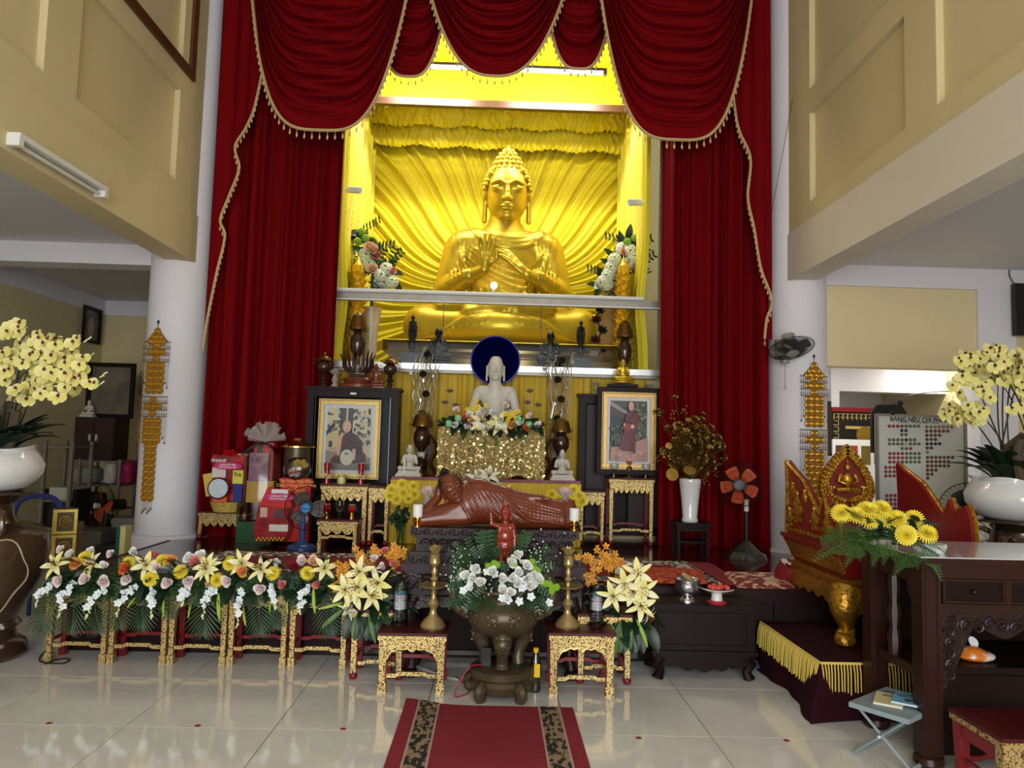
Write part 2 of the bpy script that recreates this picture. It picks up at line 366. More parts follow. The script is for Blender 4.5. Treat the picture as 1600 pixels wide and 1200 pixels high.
# raised altar platform of polished planks
pl = struct('altar_platform', MB().bb(XL, XR, YP + .03, 7.95, 0, ZP - .02), M_dark2)
n = 12
for i in range(n):
    y0 = YP + (7.6 - YP) * i / n; y1 = YP + (7.6 - YP) * (i + 1) / n
    MB().bb(XL, XR, y0 + .001, y1 - .001, ZP - .02, ZP).build('plank', M_planks, pl)
MB().bb(-2.95, 2.87, 7.6, 8.2, ZP - .02, ZP).build('plank', M_planks, pl)
MB().bb(XL - .01, XR + .01, YP - .02, YP + .03, ZP - .1, ZP - .005).build('edge_moulding', M_dark, pl)
MB().bb(XL - .03, XL, YP - .02, 7.25, ZP - .1, ZP + .004).build('edge_moulding', M_dark, pl)
MB().bb(-.9, 1.1, YP, YP + .03, .03, .06).build('skirting', pm('steel_skirting', (70, 66, 64), .3, .5), pl)
for i in range(14):
    x0 = XL + (XR - XL) * i / 14; MB().bb(x0 + .004, x0 + (XR - XL) / 14 - .004, YP + .005, YP + .03, .07, ZP - .1).build('front_panel', pm('plum_platform_panel', (34, 15, 18), .5, spec=.2, var=.2, scale=3, stretch=(6, 6, 1)), pl)
# fluorescent fittings
def tube_lamp(label, p, q, wall=(0, 0, 0), lit=False, w=.05, blue=False, power=0, back=0, rods=0):
    p, q = Vector(p), Vector(q); c = (p + q) / 2; d = (q - p).normalized(); t = thing('fluorescent_lamp', label, 'lamp', c)
    Mx = d.to_track_quat('X', 'Z').to_matrix().to_4x4(); Ln = (q - p).length
    MB().box((0, 0, .03), (Ln, w, .035), Mx).build('lamp_housing', M_plast, t)
    b = MB(); b.tube([(-Ln / 2 + .04, 0, -.015), (Ln / 2 - .04, 0, -.015)], .014, 10, Mx); b.build('tube', M_tube if lit else pm('unlit_tube_glass', (222, 222, 214), .25), t)
    for s in (-1, 1): MB().box((s * (Ln / 2 - .02), 0, -.005), (.045, w * .95, .06), Mx).build('end_cap', pm('blue_plastic', (30, 50, 110), .4) if blue and s > 0 else M_plast, t)
    if rods: b = MB(); [b.tube([Mx @ Vector((s * Ln * .35, 0, .04)), Mx @ Vector((s * Ln * .35, 0, .04)) + Vector((0, 0, rods))], .006, 5) for s in (-1, 1)]; b.build('hanging_rods', M_plast, t)
    if power:
        l = area('tube_light', (0, 0, -.05), (0, 0, 0), Ln, .06, power, (1, .97, .9)); l.parent = t; l.matrix_local = Mx @ Matrix.Translation((0, 0, -.04))
    if back:
        l = area('tube_light', (0, .03, 0), (math.radians(75), 0, 0), Ln, .06, back, (1, .97, .9)); l.parent = t
    return t
p0, p1 = PX(20, 218, XL + .05), PX(160, 303, XL + .05)
b = tube_lamp('white fluorescent fitting on the cream beam above the orchid pot', p0, p1, w=.09)
p0, p1 = PZ(1392, 368, 3.44), PZ(1540, 296, 3.44); p1.x = p0.x
tube_lamp('unlit white tube light with blue end on the aisle ceiling', p0, p1, blue=True)
tube_lamp('lit tube light nearest the bright doorway on the far room ceiling', (PY(1316, 583, 9.6).x, 9.4, 2.98), (PY(1372, 576, 8.6).x, 8.3, 2.98), lit=True, power=26)
tube_lamp('small lit tube light behind the orchids on the far room ceiling', (PY(1458, 591, 10.).x, 10.2, 2.98), (PY(1490, 591, 10.).x, 10.2, 2.98), lit=True, power=12)
# ================================================================ curtains
def sheet(name, mat, fn, nu, nv, parent=None, angle=180):
    u = np.linspace(0, 1, nu)[None, :]; v = np.linspace(0, 1, nv)[:, None]; x, y, z = fn(u, v)
    P = np.stack(np.broadcast_arrays(x, y, z), -1).reshape(-1, 3)
    i = np.arange(nu - 1)[None, :] + nu * np.arange(nv - 1)[:, None]; F = np.stack([i, i + 1, i + nu + 1, i + nu], -1).reshape(-1, 4)
    me = bpy.data.meshes.new(name); me.from_pydata(P.tolist(), [], F.tolist()); me.materials.append(mat); finish(me, angle)
    return link(name, me, parent)
def pleat(u, n, seed=0, sharp=1.):
    r = np.random.RandomState(seed); s = 0
    for k, a in ((1, 1.), (1.37, .55), (.61, .6), (2.2, .25)): s = s + a * np.sin(2 * PI * n * k * u + r.rand() * 7)
    return np.tanh(s * sharp) if sharp > 1 else s / 2
def fringe(o, pts, step=.075, drop=.085, cord=.016):
    """gold cord along pts with hanging bead drops"""
    pts = smooth_path(pts, 8); b = MB(); b.tube(pts, cord, 6); b.build('cord', M_fringe, o)
    b = MB(); acc = 0
    for i in range(len(pts) - 1):
        sg = pts[i + 1] - pts[i]; L = sg.length; t = step - acc
        while t < L:
            p = pts[i] + sg * (t / L); b.tube([p, p - Vector((0, 0, drop * .55))], .0025, 4)
            b.lathe([(.0, -drop * 1.15), (.009, -drop), (.011, -drop * .8), (.004, -drop * .55), (.007, -drop * .5), (0, -drop * .45)], 6, c=p); t += step
        acc = (acc + L) % step
    f = b.build('bead_drops', M_fringe, o); f['kind'] = 'stuff'
def curtain(label, x0, x1, Y, ztop, zbot, n, seed, amp=.1, flare=0, dy=0.):
    t = thing('red_curtain', label, 'curtain', ((x0 + x1) / 2, Y, zbot), group='red stage curtains')
    xc = (x0 + x1) / 2
    def fn(u, v):
        x = (x0 + (x1 - x0) * u) - xc + flare * (1 - v) * (u - .5); k = pleat(u, n, seed, 1.4)
        k2 = pleat(u + .03 * np.sin(3 * v), n, seed, 1.4)
        return x + .012 * np.sin(40 * u), dy * u + amp * (k * (1 - v) + k2 * v) * (.6 + .4 * v) + 0 * x, (ztop + (zbot - ztop) * v) - zbot + 0 * u
    sheet('curtain_cloth', M_red, fn, int(n * 40), 30, t); return t
Yc = 7.56
curtain('red velvet stage curtain behind the portrait of the seated monk', -2.93, PY(522, 400, Yc).x, Yc, 8.2, ZP + .005, 7, 3, dy=.24)
curtain('red velvet stage curtain behind the pedestal fan and gold lotus vase', PY(1036, 400, Yc).x, 2.86, Yc, 8.2, ZP + .005, 6, 5)
def tail(label, edge, outer, seed):
    """cascading outer curtain with a zigzag fringed edge"""
    Y = Yc - .16; pts = [PY(x, y, Y) for x, y in edge]; outs = [PY(x, y, Y) for x, y in outer]
    t = thing('curtain_tail', label, 'curtain', (outs[-1].x, Y, ZP), group='fringed curtain tails')
    o = Vector((outs[-1].x, Y, ZP)); zt = pts[0].z; zb = pts[-1].z
    E = smooth_path(pts, 6); ez = np.array([p.z for p in E])[::-1]; ex = np.array([p.x for p in E])[::-1]
    oz = np.array([p.z for p in outs])[::-1]; ox = np.array([p.x for p in outs])[::-1]
    def fn(u, v):
        z = zt + (zb - zt) * v + 0 * u; xe = np.interp(z, ez, ex); xo = np.interp(z, oz, ox)
        x = xo + (xe - xo) * u; return x - o.x, .035 * pleat((x - xo) * .9, 4, seed, 1.3) + 0 * z, z - o.z
    sheet('curtain_cloth', M_red, fn, 120, 90, t)
    fringe(t, [p - o + Vector((0, -.05, 0)) for p in pts], .06, .075, .014)
tail('red curtain tail with zigzag gold fringe beside the cream beam with the long white fitting', [(440, -40), (405, 150), (388, 200), (370, 232), (376, 266), (360, 310), (347, 346), (354, 372), (341, 430), (327, 500), (320, 545)], [(352, -40), (336, 250), (318, 545)], 2)
tail('red curtain tail with zigzag gold fringe above the wall fan', [(1120, -40), (1143, 150), (1152, 205), (1170, 250), (1166, 310), (1176, 360), (1186, 420), (1203, 470), (1195, 500), (1192, 530)], [(1204, -40), (1206, 250), (1207, 530)], 4)
def swag(label, pxc, pyb, pxw0, Y, zt_px, p, seed, bulge=.22, tilt=0., folds=24):
    """one hanging swag: centre px, bottom px row, half width (px) at its top"""
    B = PY(pxc, pyb, Y); Tt = PY(pxc, zt_px, Y); W = pxw0 / FPX * Y; D = Tt.z - B.z
    t = thing('curtain_swag', label, 'curtain', (B.x, Y, B.z), group='curtain swags'); r = np.random.RandomState(seed); ph = r.rand(4) * 6
    def pos(u, v):
        s = 2 * u - 1; sag = (1 - np.abs(s) ** p); ww = W * (1 - .10 * (1 - v))
        f = .5 * np.sin(v * folds * 2 * PI + 1.3 * s + ph[0] + 1.2 * np.sin(2.3 * s + ph[1])) + .35 * np.sin(v * folds * 3.3 * PI - 1.7 * s + ph[2])
        k = np.clip(sag * 2.2, .25, 1) * np.clip((1 - v) * 9, 0.15, 1)
        x = ww * s + tilt * D * v * sag * .3; z = D - D * v * sag
        y = -bulge * sag * (.35 + .65 * np.sin(PI * v * .62)) - .075 * f * k
        return x, y, z - .012 * f * k
    sheet('swag_cloth', M_red, lambda u, v: pos(u, v), 90, 300, t)
    q = []
    for u in np.linspace(.02, .98, 40):
        x, y, z = pos(np.array(u), np.array(1.)); q.append(Vector((float(x), float(y) - .012, float(z))))
    fringe(t, q); return t
swag('small red swag with gold fringe between the dark large swag and middle swag', 640, 128, 75, Yc - .1, -160, 3.2, 21, .1, 0, 12)
swag('narrow red swag with gold fringe tucked in above the lit tube lamps', 902, 116, 72, Yc - .1, -160, 3.2, 22, .1, 0, 12)
swag('middle red swag with gold fringe right above the golden statue', 772, 134, 152, Yc - .2, -190, 2.6, 13, .2)
swag('large dark red swag with gold fringe on the side of the basket gifts', 508, 218, 148, Yc - .3, -200, 3.6, 11)
swag('large red swag with gold fringe on the side of the wall fan', 1050, 232, 147, Yc - .3, -200, 3.6, 12)
# ================================================================ niche behind glass
YG, YB, NX0, NX1, NZ = 8.05, 10.25, -1.93, 1.80, 2.42
NC = (NX0 + NX1) / 2
nf = struct('niche_floor', MB().bb(NX0, NX1, YG, YB + .1, NZ - .1, NZ), M_alu)
def back_drape():
    t = thing('pleated_back_drape', 'yellow satin backdrop with pleats fanning out behind the golden statue', 'drape', (NC, YB, NZ))
    cx, cz = PY(785, 425, YB).x - NC, PY(785, 425, YB).z - NZ
    def fn(u, v):
        x = (NX0 + (NX1 - NX0) * u) - NC + 0 * v; z = 4.1 * (1 - v) + 0 * u
        dx = x - cx; dz = z - cz; tt = np.clip(np.abs(dx) / 1.9, 0, 1)
        low = np.exp(-((dz - .15) / .9) ** 2); ze = dz + 1.1 * low * tt * (1 - tt) * 1.6
        th = np.arctan2(ze, np.abs(dx) + .05); r = np.sqrt(dx ** 2 + dz ** 2)
        rr = np.random.RandomState(9); d = 0
        for n, a in ((66, 1.), (105, .8), (37, .6), (150, .4)): d = d + a * np.sin(n * th + rr.rand() * 6 + 1.2 * np.sin(3 * th) * np.sign(dx))
        return x, .021 * d * np.clip(r * .9, .3, 1.3), z
    sheet('drape_cloth', M_yel, fn, 560, 330, t)
back_drape()
def flat_drape(label, fn, nu, nv, mat=M_yel, loc=None):
    t = thing('yellow_drape', label, 'drape', loc); L = Vector(loc)
    def g(u, v): x, y, z = fn(u, v); return x - L.x, y - L.y, z - L.z
    sheet('drape_cloth', mat, g, nu, nv, t); return t
for X, s, lb in ((NX0 + .06, 1, 'yellow satin side drape gathered near the tall peach flower tower'), (NX1 - .06, -1, 'yellow satin side drape beside the lotus panel in the niche')):
    def fn(u, v, X=X, s=s):
        y = YG + .1 + (YB - YG - .1) * u + 0 * v; z = NZ + 4.1 * (1 - v) + 0 * u
        g = np.exp(-((z - 3.75) / .55) ** 2); return X + s * (.05 + .045 * pleat(u + .12 * g * np.sin(u * 4), 16, 8, 1.2) + .05 * np.exp(-((z - 3.2) / .4) ** 2)), y, z
    flat_drape(lb, fn, 200, 50, loc=(X, (YG + YB) / 2, NZ))
# two tiers of ruched valance and the smooth cloth above the beam
def ruche(label, Y, ztop, zbot, x0, x1, seed):
    def fn(u, v):
        z = ztop + (zbot - ztop) * v + .02 * np.sin(37 * u + seed) * v; k = pleat(u + .01 * np.sin(9 * v + 30 * u), 46, seed, 1.2)
        return x0 + (x1 - x0) * u + 0 * v, Y - .10 * np.sin(PI * np.clip(v * 1.02, 0, 1)) ** .7 + .022 * k * (.4 + v) + 0 * u, z + 0 * u
    return flat_drape(label, fn, 420, 14, loc=((x0 + x1) / 2, Y, zbot))
ZT1, ZT2 = PY(785, 201, 9.75).z, PY(785, 233, 10.0).z
ruche('upper ruched yellow valance under the wooden beam', 9.75, ZT1 + .42, ZT1, NX0, NX1, 31)
ruche('lower ruched yellow valance just above the statue head', 10.0, ZT2 + .5, ZT2, NX0 + .02, NX1 - .02, 32)
zb0 = PY(785, 165, 8.9).z
def up(u, v): z = zb0 + .1 + 1.5 * (1 - v) + 0 * u; return NX0 + (NX1 - NX0) * u + 0 * v, 9.0 + .008 * pleat(u, 40, 3) + .5 * (1 - v), z
flat_drape('smooth bright yellow cloth above the wooden beam', up, 240, 12, loc=(NC, 9.0, zb0))
tag(MB().box((0, 0, 0), (NX1 - NX0, .08, .09)).build('niche_beam', M_brownframe), 'thin brown wooden beam across the top of the niche', 'beam').location = (NC, 8.9, zb0)
struct('niche_ceiling', MB().bb(NX0, NX1, YG, YB + .1, 6.55, 6.65), M_yel)
# glazing: metal frame with bolts, panes
fr = thing('glass_screen', 'grey metal framed glass screen across the altar niche', 'glass screen', (NC, YG, NZ))
def post(px0, py0, px1, py1, w, nm='frame_post'):
    a, c = PY(px0, py0, YG), PY(px1, py1, YG); c.x = a.x = (a.x + c.x) / 2
    MB().bb(a.x - NC - w / 2, a.x - NC + w / 2, -.03, .03, min(a.z, c.z) - NZ, max(a.z, c.z) - NZ).build(nm, M_alu, fr)
zmid = PY(772, 468, YG).z; zbt = NZ
for x in (NX0 - .02, NX1 + .02):
    MB().bb(x - NC - .04, x - NC + .04, -.03, .03, -.06, 4.1).build('frame_post', M_alu, fr)
    b = MB()
    for k in range(9): b.ell((x - NC, -.032, .1 + k * .37), .012, 6, 4)
    b.build('bolts', M_black, fr)['kind'] = 'stuff'
MB().bb(NX0 - NC, NX1 - NC, -.04, .04, zmid - NZ - .055, zmid - NZ + .03).build('frame_rail', M_alu, fr)
MB().bb(NX0 - NC, NX1 - NC, -.05, -.04, zmid - NZ - .06, zmid - NZ - .045).build('frame_lip', M_plast, fr)
b = MB(); b.tube([(NX0 - NC + .1, -.06, zmid - NZ + .045), (NX1 - NC - .2, -.06, zmid - NZ + .045)], .022, 10); b.build('frame_tube', M_plast, fr)
MB().bb(NX0 - NC, NX1 - NC, -.05, .03, -.07, -.005).build('frame_rail', pm('bright_aluminium', (215, 215, 212), .3, .7), fr)
G = glass('clear_pane', amount=.05)
xs = [NX0, PY(692, 520, YG).x, PY(845, 520, YG).x, NX1]
for i in range(3):
    MB().bb(xs[i] - NC + .004, xs[i + 1] - NC - .004, -.004, .004, 0, zmid - NZ - .05).build('pane', G, fr)
    if i: MB().bb(xs[i] - NC - .004, xs[i] - NC + .004, -.006, .006, 0, zmid - NZ - .05).build('glass_joint', M_black, fr)
MB().bb(NX0 - NC, NX1 - NC, -.004, .004, zmid - NZ + .03, 4.1).build('pane', G, fr)
# mustard pleated skirt wall below the glass
def sk(u, v): z = NZ - .08 - 1.5 * v + 0 * u; return NX0 + .1 + (NX1 - NX0 - .2) * u + 0 * v, 8.16 + .018 * pleat(u, 22, 6, 1.5) + 0 * v, z
flat_drape('mustard yellow pleated cloth hanging below the glass screen', sk, 300, 8, M_yel2, (NC, 8.16, .95))
# lamps of the niche
for px0, px1, lb in ((600, 735, 'bright tube lamp over the niche beside the large dark swag'), (800, 948, 'bright tube lamp over the niche beneath the narrow swag')):
    p, q = PY(px0, 112, 8.4), PY(px1, 110, 8.4); q.z = p.z = 5.98
    tube_lamp(lb, p, q, lit=True, power=12, back=34, rods=.55)
for px0, px1, lb in ((600, 770, 'added unseen strip light behind the wooden beam on the curtain tail side'), (790, 960, 'added unseen strip light behind the wooden beam on the lotus screen side')):  # added fill strips, out of view, to lift the shadow band on the drape
    p, q = PY(px0, 166, 9.0), PY(px1, 166, 9.0); q.z = p.z = zb0 + .03; q.y = p.y = 9.03
    tube_lamp(lb, p, q, lit=True, power=17, w=.04)
bt = thing('light_bulb', 'small lit round bulb on the metal rail before the golden statue', 'bulb', PY(771, 468, YG - .0) + Vector((0, -.06, .04)))
MB().lathe([(.012, 0), (.015, .05), (.013, .07)], 10).build('socket', M_plast, bt)
MB().ell((0, 0, .105), .038, 12, 8).build('bulb', M_tube, bt)
# ================================================================ statues
M_gold = pm('gilded_bronze', (216, 182, 50), .36, .6, var=.12, scale=3, bump=.03, bscale=9)
M_stone = pm('white_marble', (206, 200, 188), .45, var=.08, scale=7)
M_jet = pm('dark_bronze_patina', (12, 13, 16), .35, .15, var=.2, scale=8)
M_redwood = pm('varnished_red_wood', (112, 50, 27), .32, var=.3, scale=4, stretch=(1, 1, 6), coat=.3)
M_lacq = pm('glossy_red_lacquer', (132, 38, 18), .16, var=.15, scale=4, coat=.8)
M_hairb = pm('black_hair_lacquer', (24, 20, 20), .45)
def surf(s, x, z, back=False):
    i = int(round((x - s.lo[0]) / s.h)); k = int(round((z - s.lo[2]) / s.h)); i = min(max(i, 0), s.n[0] - 1); k = min(max(k, 0), s.n[2] - 1)
    col = s.D[i, :, k]; w = np.where(col < 0)[0]
    if not len(w): return None
    return float(s.ax[1][w[-1] if back else w[0]])
def fold(s, pts, r, k=.02, n=6, lift=0., mode=0):
    """a robe fold: a line in (x,z) laid onto the front surface"""
    q = []
    for p in smooth_path([(a, 0, b) for a, b in pts], n):
        y = surf(s, p.x, p.z)
        if y is not None: q.append((p.x, y - lift, p.z))
    if len(q) > 1:
        ys = [p[1] for p in q]; q = [(p[0], float(np.mean(ys[max(0, i - 1):i + 2])), p[2]) for i, p in enumerate(q)]
        s.path(q, r, k, mode)
def head_sdf(s, cx=0., cz=2.5, y0=0., sc=1., detail=True, neck=True, ush='cone', ears=True):
    """head about .64 wide; face to -y"""
    g = lambda x, y, z: (cx + x * sc, y0 + y * sc, cz + (z - 2.5) * sc); q = sc
    s.ell(g(0, .02, 2.58), (.315 * q, .36 * q, .40 * q), 0); s.ell(g(0, -.04, 2.33), (.255 * q, .285 * q, .27 * q), .12 * q)
    s.ell(g(0, -.25, 2.17), (.10 * q, .08 * q, .07 * q), .08 * q)
    for e in (-1, 1):
        if detail:
            s.ell(g(e * .135, -.262, 2.59), (.095 * q, .065 * q, .06 * q), .03 * q)
            s.path([g(e * .03, -.335, 2.655), g(e * .12, -.335, 2.705), g(e * .25, -.24, 2.655)], .012 * q, .03 * q, n=4)
            s.path([g(e * .06, -.345, 2.575), g(e * .14, -.345, 2.555), g(e * .225, -.285, 2.585)], .009 * q, .01 * q, 1, n=4)
            s.ell(g(e * .042, -.36, 2.435), (.034 * q, .04 * q, .03 * q), .025 * q)
        if ears:
            s.ell(g(e * .335, .03, 2.54), (.035 * q, .085 * q, .15 * q), .02 * q)
            s.cap(g(e * .33, .02, 2.46), g(e * .335, .0, 2.1), .036 * q, .04 * q, .03 * q)
    s.path([g(0, -.33, 2.66), g(0, -.375, 2.54), g(0, -.415, 2.44)], [.022 * q, .032 * q, .045 * q], .03 * q)
    if detail:
        s.ell(g(0, -.325, 2.325), (.085 * q, .045 * q, .02 * q), .02 * q); s.ell(g(0, -.322, 2.28), (.068 * q, .045 * q, .024 * q), .02 * q)
        s.path([g(-.095, -.335, 2.312), g(0, -.375, 2.302), g(.095, -.335, 2.312)], .007 * q, .008 * q, 1, n=4)
    if neck:
        s.cap(g(0, .05, 2.3), g(0, .08, 1.75), .21 * q, .23 * q, .05 * q)
    if ush == 'cone': s.ell(g(0, .06, 2.95), (.17 * q, .17 * q, .22 * q), .1 * q)
    elif ush == 'flame': s.ell(g(0, .06, 2.95), (.15 * q, .15 * q, .12 * q), .08 * q); s.cap(g(0, .06, 3.02), g(0, .06, 3.34), .07 * q, .015 * q, .05 * q)
    elif ush == 'bump': s.ell(g(0, .08, 2.92), (.2 * q, .2 * q, .13 * q), .12 * q)
def curls(o, cx, cz, y0, sc, mat, n=11, r=.036):
    b = MB()
    for j in range(n):
        ph = math.radians(4 + 84 * j / (n - 1)); rr = math.sin(ph); m = max(1, int(2 * PI * rr * .36 / (r * 2.0)))
        for i in range(m):
            a = 2 * PI * (i + .5 * (j % 2)) / m; x, y, z = .335 * rr * math.cos(a), .385 * rr * math.sin(a), .425 * math.cos(ph)
            if y < -.14 and z < .30 - .25 * abs(x) + .05: continue
            if z < -.02 and y < .05: continue
            if z > .33: continue
            b.ell((cx + x * sc, y0 + (y + .02) * sc, cz + (z + .08) * sc), r * sc * .95, 7, 5)
    for j, (rr, zz) in enumerate(((.2, .42), (.185, .49), (.15, .56), (.105, .625), (.055, .68), (.0, .72))):
        m = max(3, int(2 * PI * rr / (r * 2)));
        for i in range(m): a = 2 * PI * (i + .5 * (j % 2)) / m; b.ell((cx + rr * math.cos(a) * sc, y0 + (.06 + rr * math.sin(a)) * sc, cz + (zz - .0) * sc), r * sc * .95, 7, 5)
    c = b.build('hair_curls', mat, o); c['kind'] = 'stuff'; return c
def hand(s, w, d, n, spread, q=1., curl=.0, thumb=1, k=.012, lens=(.8, .95, 1., .85), bend=(0, 0, 0)):
    """hand from wrist w along d, palm normal n; thumb side sign"""
    w, d, n = Vector(w), Vector(d).normalized(), Vector(n).normalized(); a = d.cross(n).normalized()
    s.path([w, w + d * .10 * q], .062 * q, .03 * q)
    for i in range(4): s.cap(w + d * .06 * q + a * (.032 * (i - 1.5)) * q, w + d * .22 * q + a * (.044 * (i - 1.5)) * q, .036 * q, .034 * q, .025 * q)
    for i in range(4):
        e = (i - 1.5); p = w + d * .22 * q + a * (.044 * e) * q; f = (d + a * spread * e).normalized(); L = .24 * q * lens[i]
        c = curl if not hasattr(curl, '__len__') else curl[i]
        p1 = p + f * L * .42; f2 = (f + n * c).normalized(); p2 = p1 + f2 * L * .33; f3 = (f2 + n * c).normalized(); p3 = p2 + f3 * L * .27
        s.path([p, p1, p2, p3], [.035 * q, .031 * q, .028 * q, .022 * q], .008 * q)
    t0 = w + d * .08 * q + a * thumb * .06 * q; t1 = t0 + (d * .6 + a * thumb * .8 + n * .4).normalized() * .12 * q; t2 = t1 + (d * 1. + n * .4 - a * thumb * .1).normalized() * .11 * q
    s.path([t0, t1, t2], [.036 * q, .031 * q, .02 * q], .02 * q)
# ---- great golden Buddha
def gold_buddha():
    Yb = 9.25; S = Yb / FPX * 100; base = PY(783, 545, Yb)
    t = thing('golden_buddha_statue', 'huge golden seated Buddha with hands raised at the chest behind glass', 'statue', (base.x, Yb, NZ))
    up = (base.z - NZ) / S
    s = SDF((-1.75, -1.15, -.2), (1.75, .75, 2.05), .02)
    for e in (-1, 1):
        s.cap((e * .4, .1, .28), (e * 1.2, -.18, .27), .34, .31, .08); s.cap((e * 1.2, -.25, .25), (e * .1, -.62, .22), .29, .2, .1)
    s.ell((0, -.3, .25), (.8, .55, .26), .15)
    s.ell((0, .12, 1.3), (.66, .40, .56), .1); s.ell((0, .06, .7), (.56, .42, .6), .15)
    for e in (-1, 1):
        s.ell((e * .56, .12, 1.55), (.34, .29, .25), .12); s.cap((e * .74, .1, 1.42), (e * .9, .02, .82), .235, .2, .1)
        s.cap((e * .9, .0, .84), (e * .52, -.52, .96), .17, .115, .06)
        s.cap((e * .84, .02, .75), (e * .72, -.1, .42), .2, .12, .12)
    s.cap((0, .06, 1.6), (0, .04, 2.02), .3, .24, .16)
    # crossed feet
    s.path([(-.5, -.62, .42), (.2, -.7, .48), (.75, -.62, .5)], [.1, .11, .07], .05); s.path([(.4, -.5, .44), (-.3, -.6, .5), (-.95, -.45, .52)], [.1, .1, .06], .05)
    # neckline rolls and robe folds
    for dz, r in ((0, .025), (.07, .02), (.14, .02)): fold(s, [(-.5, 1.78 - dz * .5), (-.25, 1.66 - dz), (.1, 1.6 - dz), (.4, 1.66 - dz), (.6, 1.74 - dz * .5)], r, .04)
    for e in (-1, 1):
        for j in range(6): fold(s, [(e * (.5 + .06 * j), 1.62), (e * (.55 + .055 * j), 1.3), (e * (.45 + .07 * j), 1.0), (e * (.5 + .05 * j), .7)], .016, .03)
        for j in range(5): fold(s, [(e * (.62 + .06 * j), 1.02 - .03 * j), (e * (.6 + .06 * j), .9), (e * (.62 + .05 * j), .62)], .018, .02)
        for j in range(4): fold(s, [(e * (.25 + .1 * j), .85 - .04 * j), (e * (.2 + .08 * j), .66), (0, .58 - .05 * j)], .015, .03)
        for j in range(5): fold(s, [(e * .15, .42 - .03 * j), (e * (.55 + .06 * j), .36 - .06 * j), (e * (.8 + .12 * j), .14 - .02 * j)], .013, .03)
    for j in range(5): fold(s, [(-.55 - .02 * j, 1.5 - .05 * j), (-.1, 1.24 - .09 * j), (.35, 1.16 - .1 * j), (.62, 1.42 - .07 * j)], .012, .03)
    s.box((0, -.2, -.12), (3.4, 1.9, .16), .02, 0)
    bo = link('body', s.mesh('body', M_gold, S), t, (0, 0, up * S))
    h = SDF((-.47, -.5, 1.7), (.47, .5, 3.2), .0095)
    head_sdf(h)
    ho = link('head', h.mesh('head', M_gold, 1), t); ho.matrix_local = Matrix.Translation((.03 * S, .05 * S, up * S + 1.95 * S)) @ Matrix.Rotation(math.radians(13), 4, 'X') @ Matrix.Diagonal((S * 1.06, S * 1.06, S, 1)) @ Matrix.Translation((0, 0, -2.0)); c = curls(ho, 0, 2.5, 0, 1.03, M_gold, 11, .042)
    g = SDF((-.75, -1.1, .8), (.75, -.3, 1.8), .0095)
    g.cap((-.62, -.4, .93), (-.30, -.66, 1.02), .12, .08, .04); hand(g, (-.28, -.68, 1.04), (.05, -.05, 1), (.15, -1, 0), .16, 1.05, (.5, .1, .05, .12), 1)
    g.cap((.62, -.4, .92), (.36, -.66, .97), .12, .085, .04); hand(g, (.34, -.68, .98), (-.72, -.1, .62), (-.5, .6, -.5), .08, 1.1, (.1, .1, .12, .15), -1)
    link('hands', g.mesh('hands', M_gold, S), t, (0, 0, up * S), scale=(1, 1, 1.07)); bo.scale = (1, 1, 1.07)
    MB().lathe([(1.0, 0), (1.0, .16), (.96, .18), (.96, .22), (1.02, .24), (1.02, .3)], 64, sx=1.55, sy=.75, c=(0, -.1, 0), M=T(s=(S * .95, S * .95, up * S / .42))).build('pedestal', pm('pale_gilded_base', (205, 178, 110), .3, .7), t)
    return t
gold_buddha()
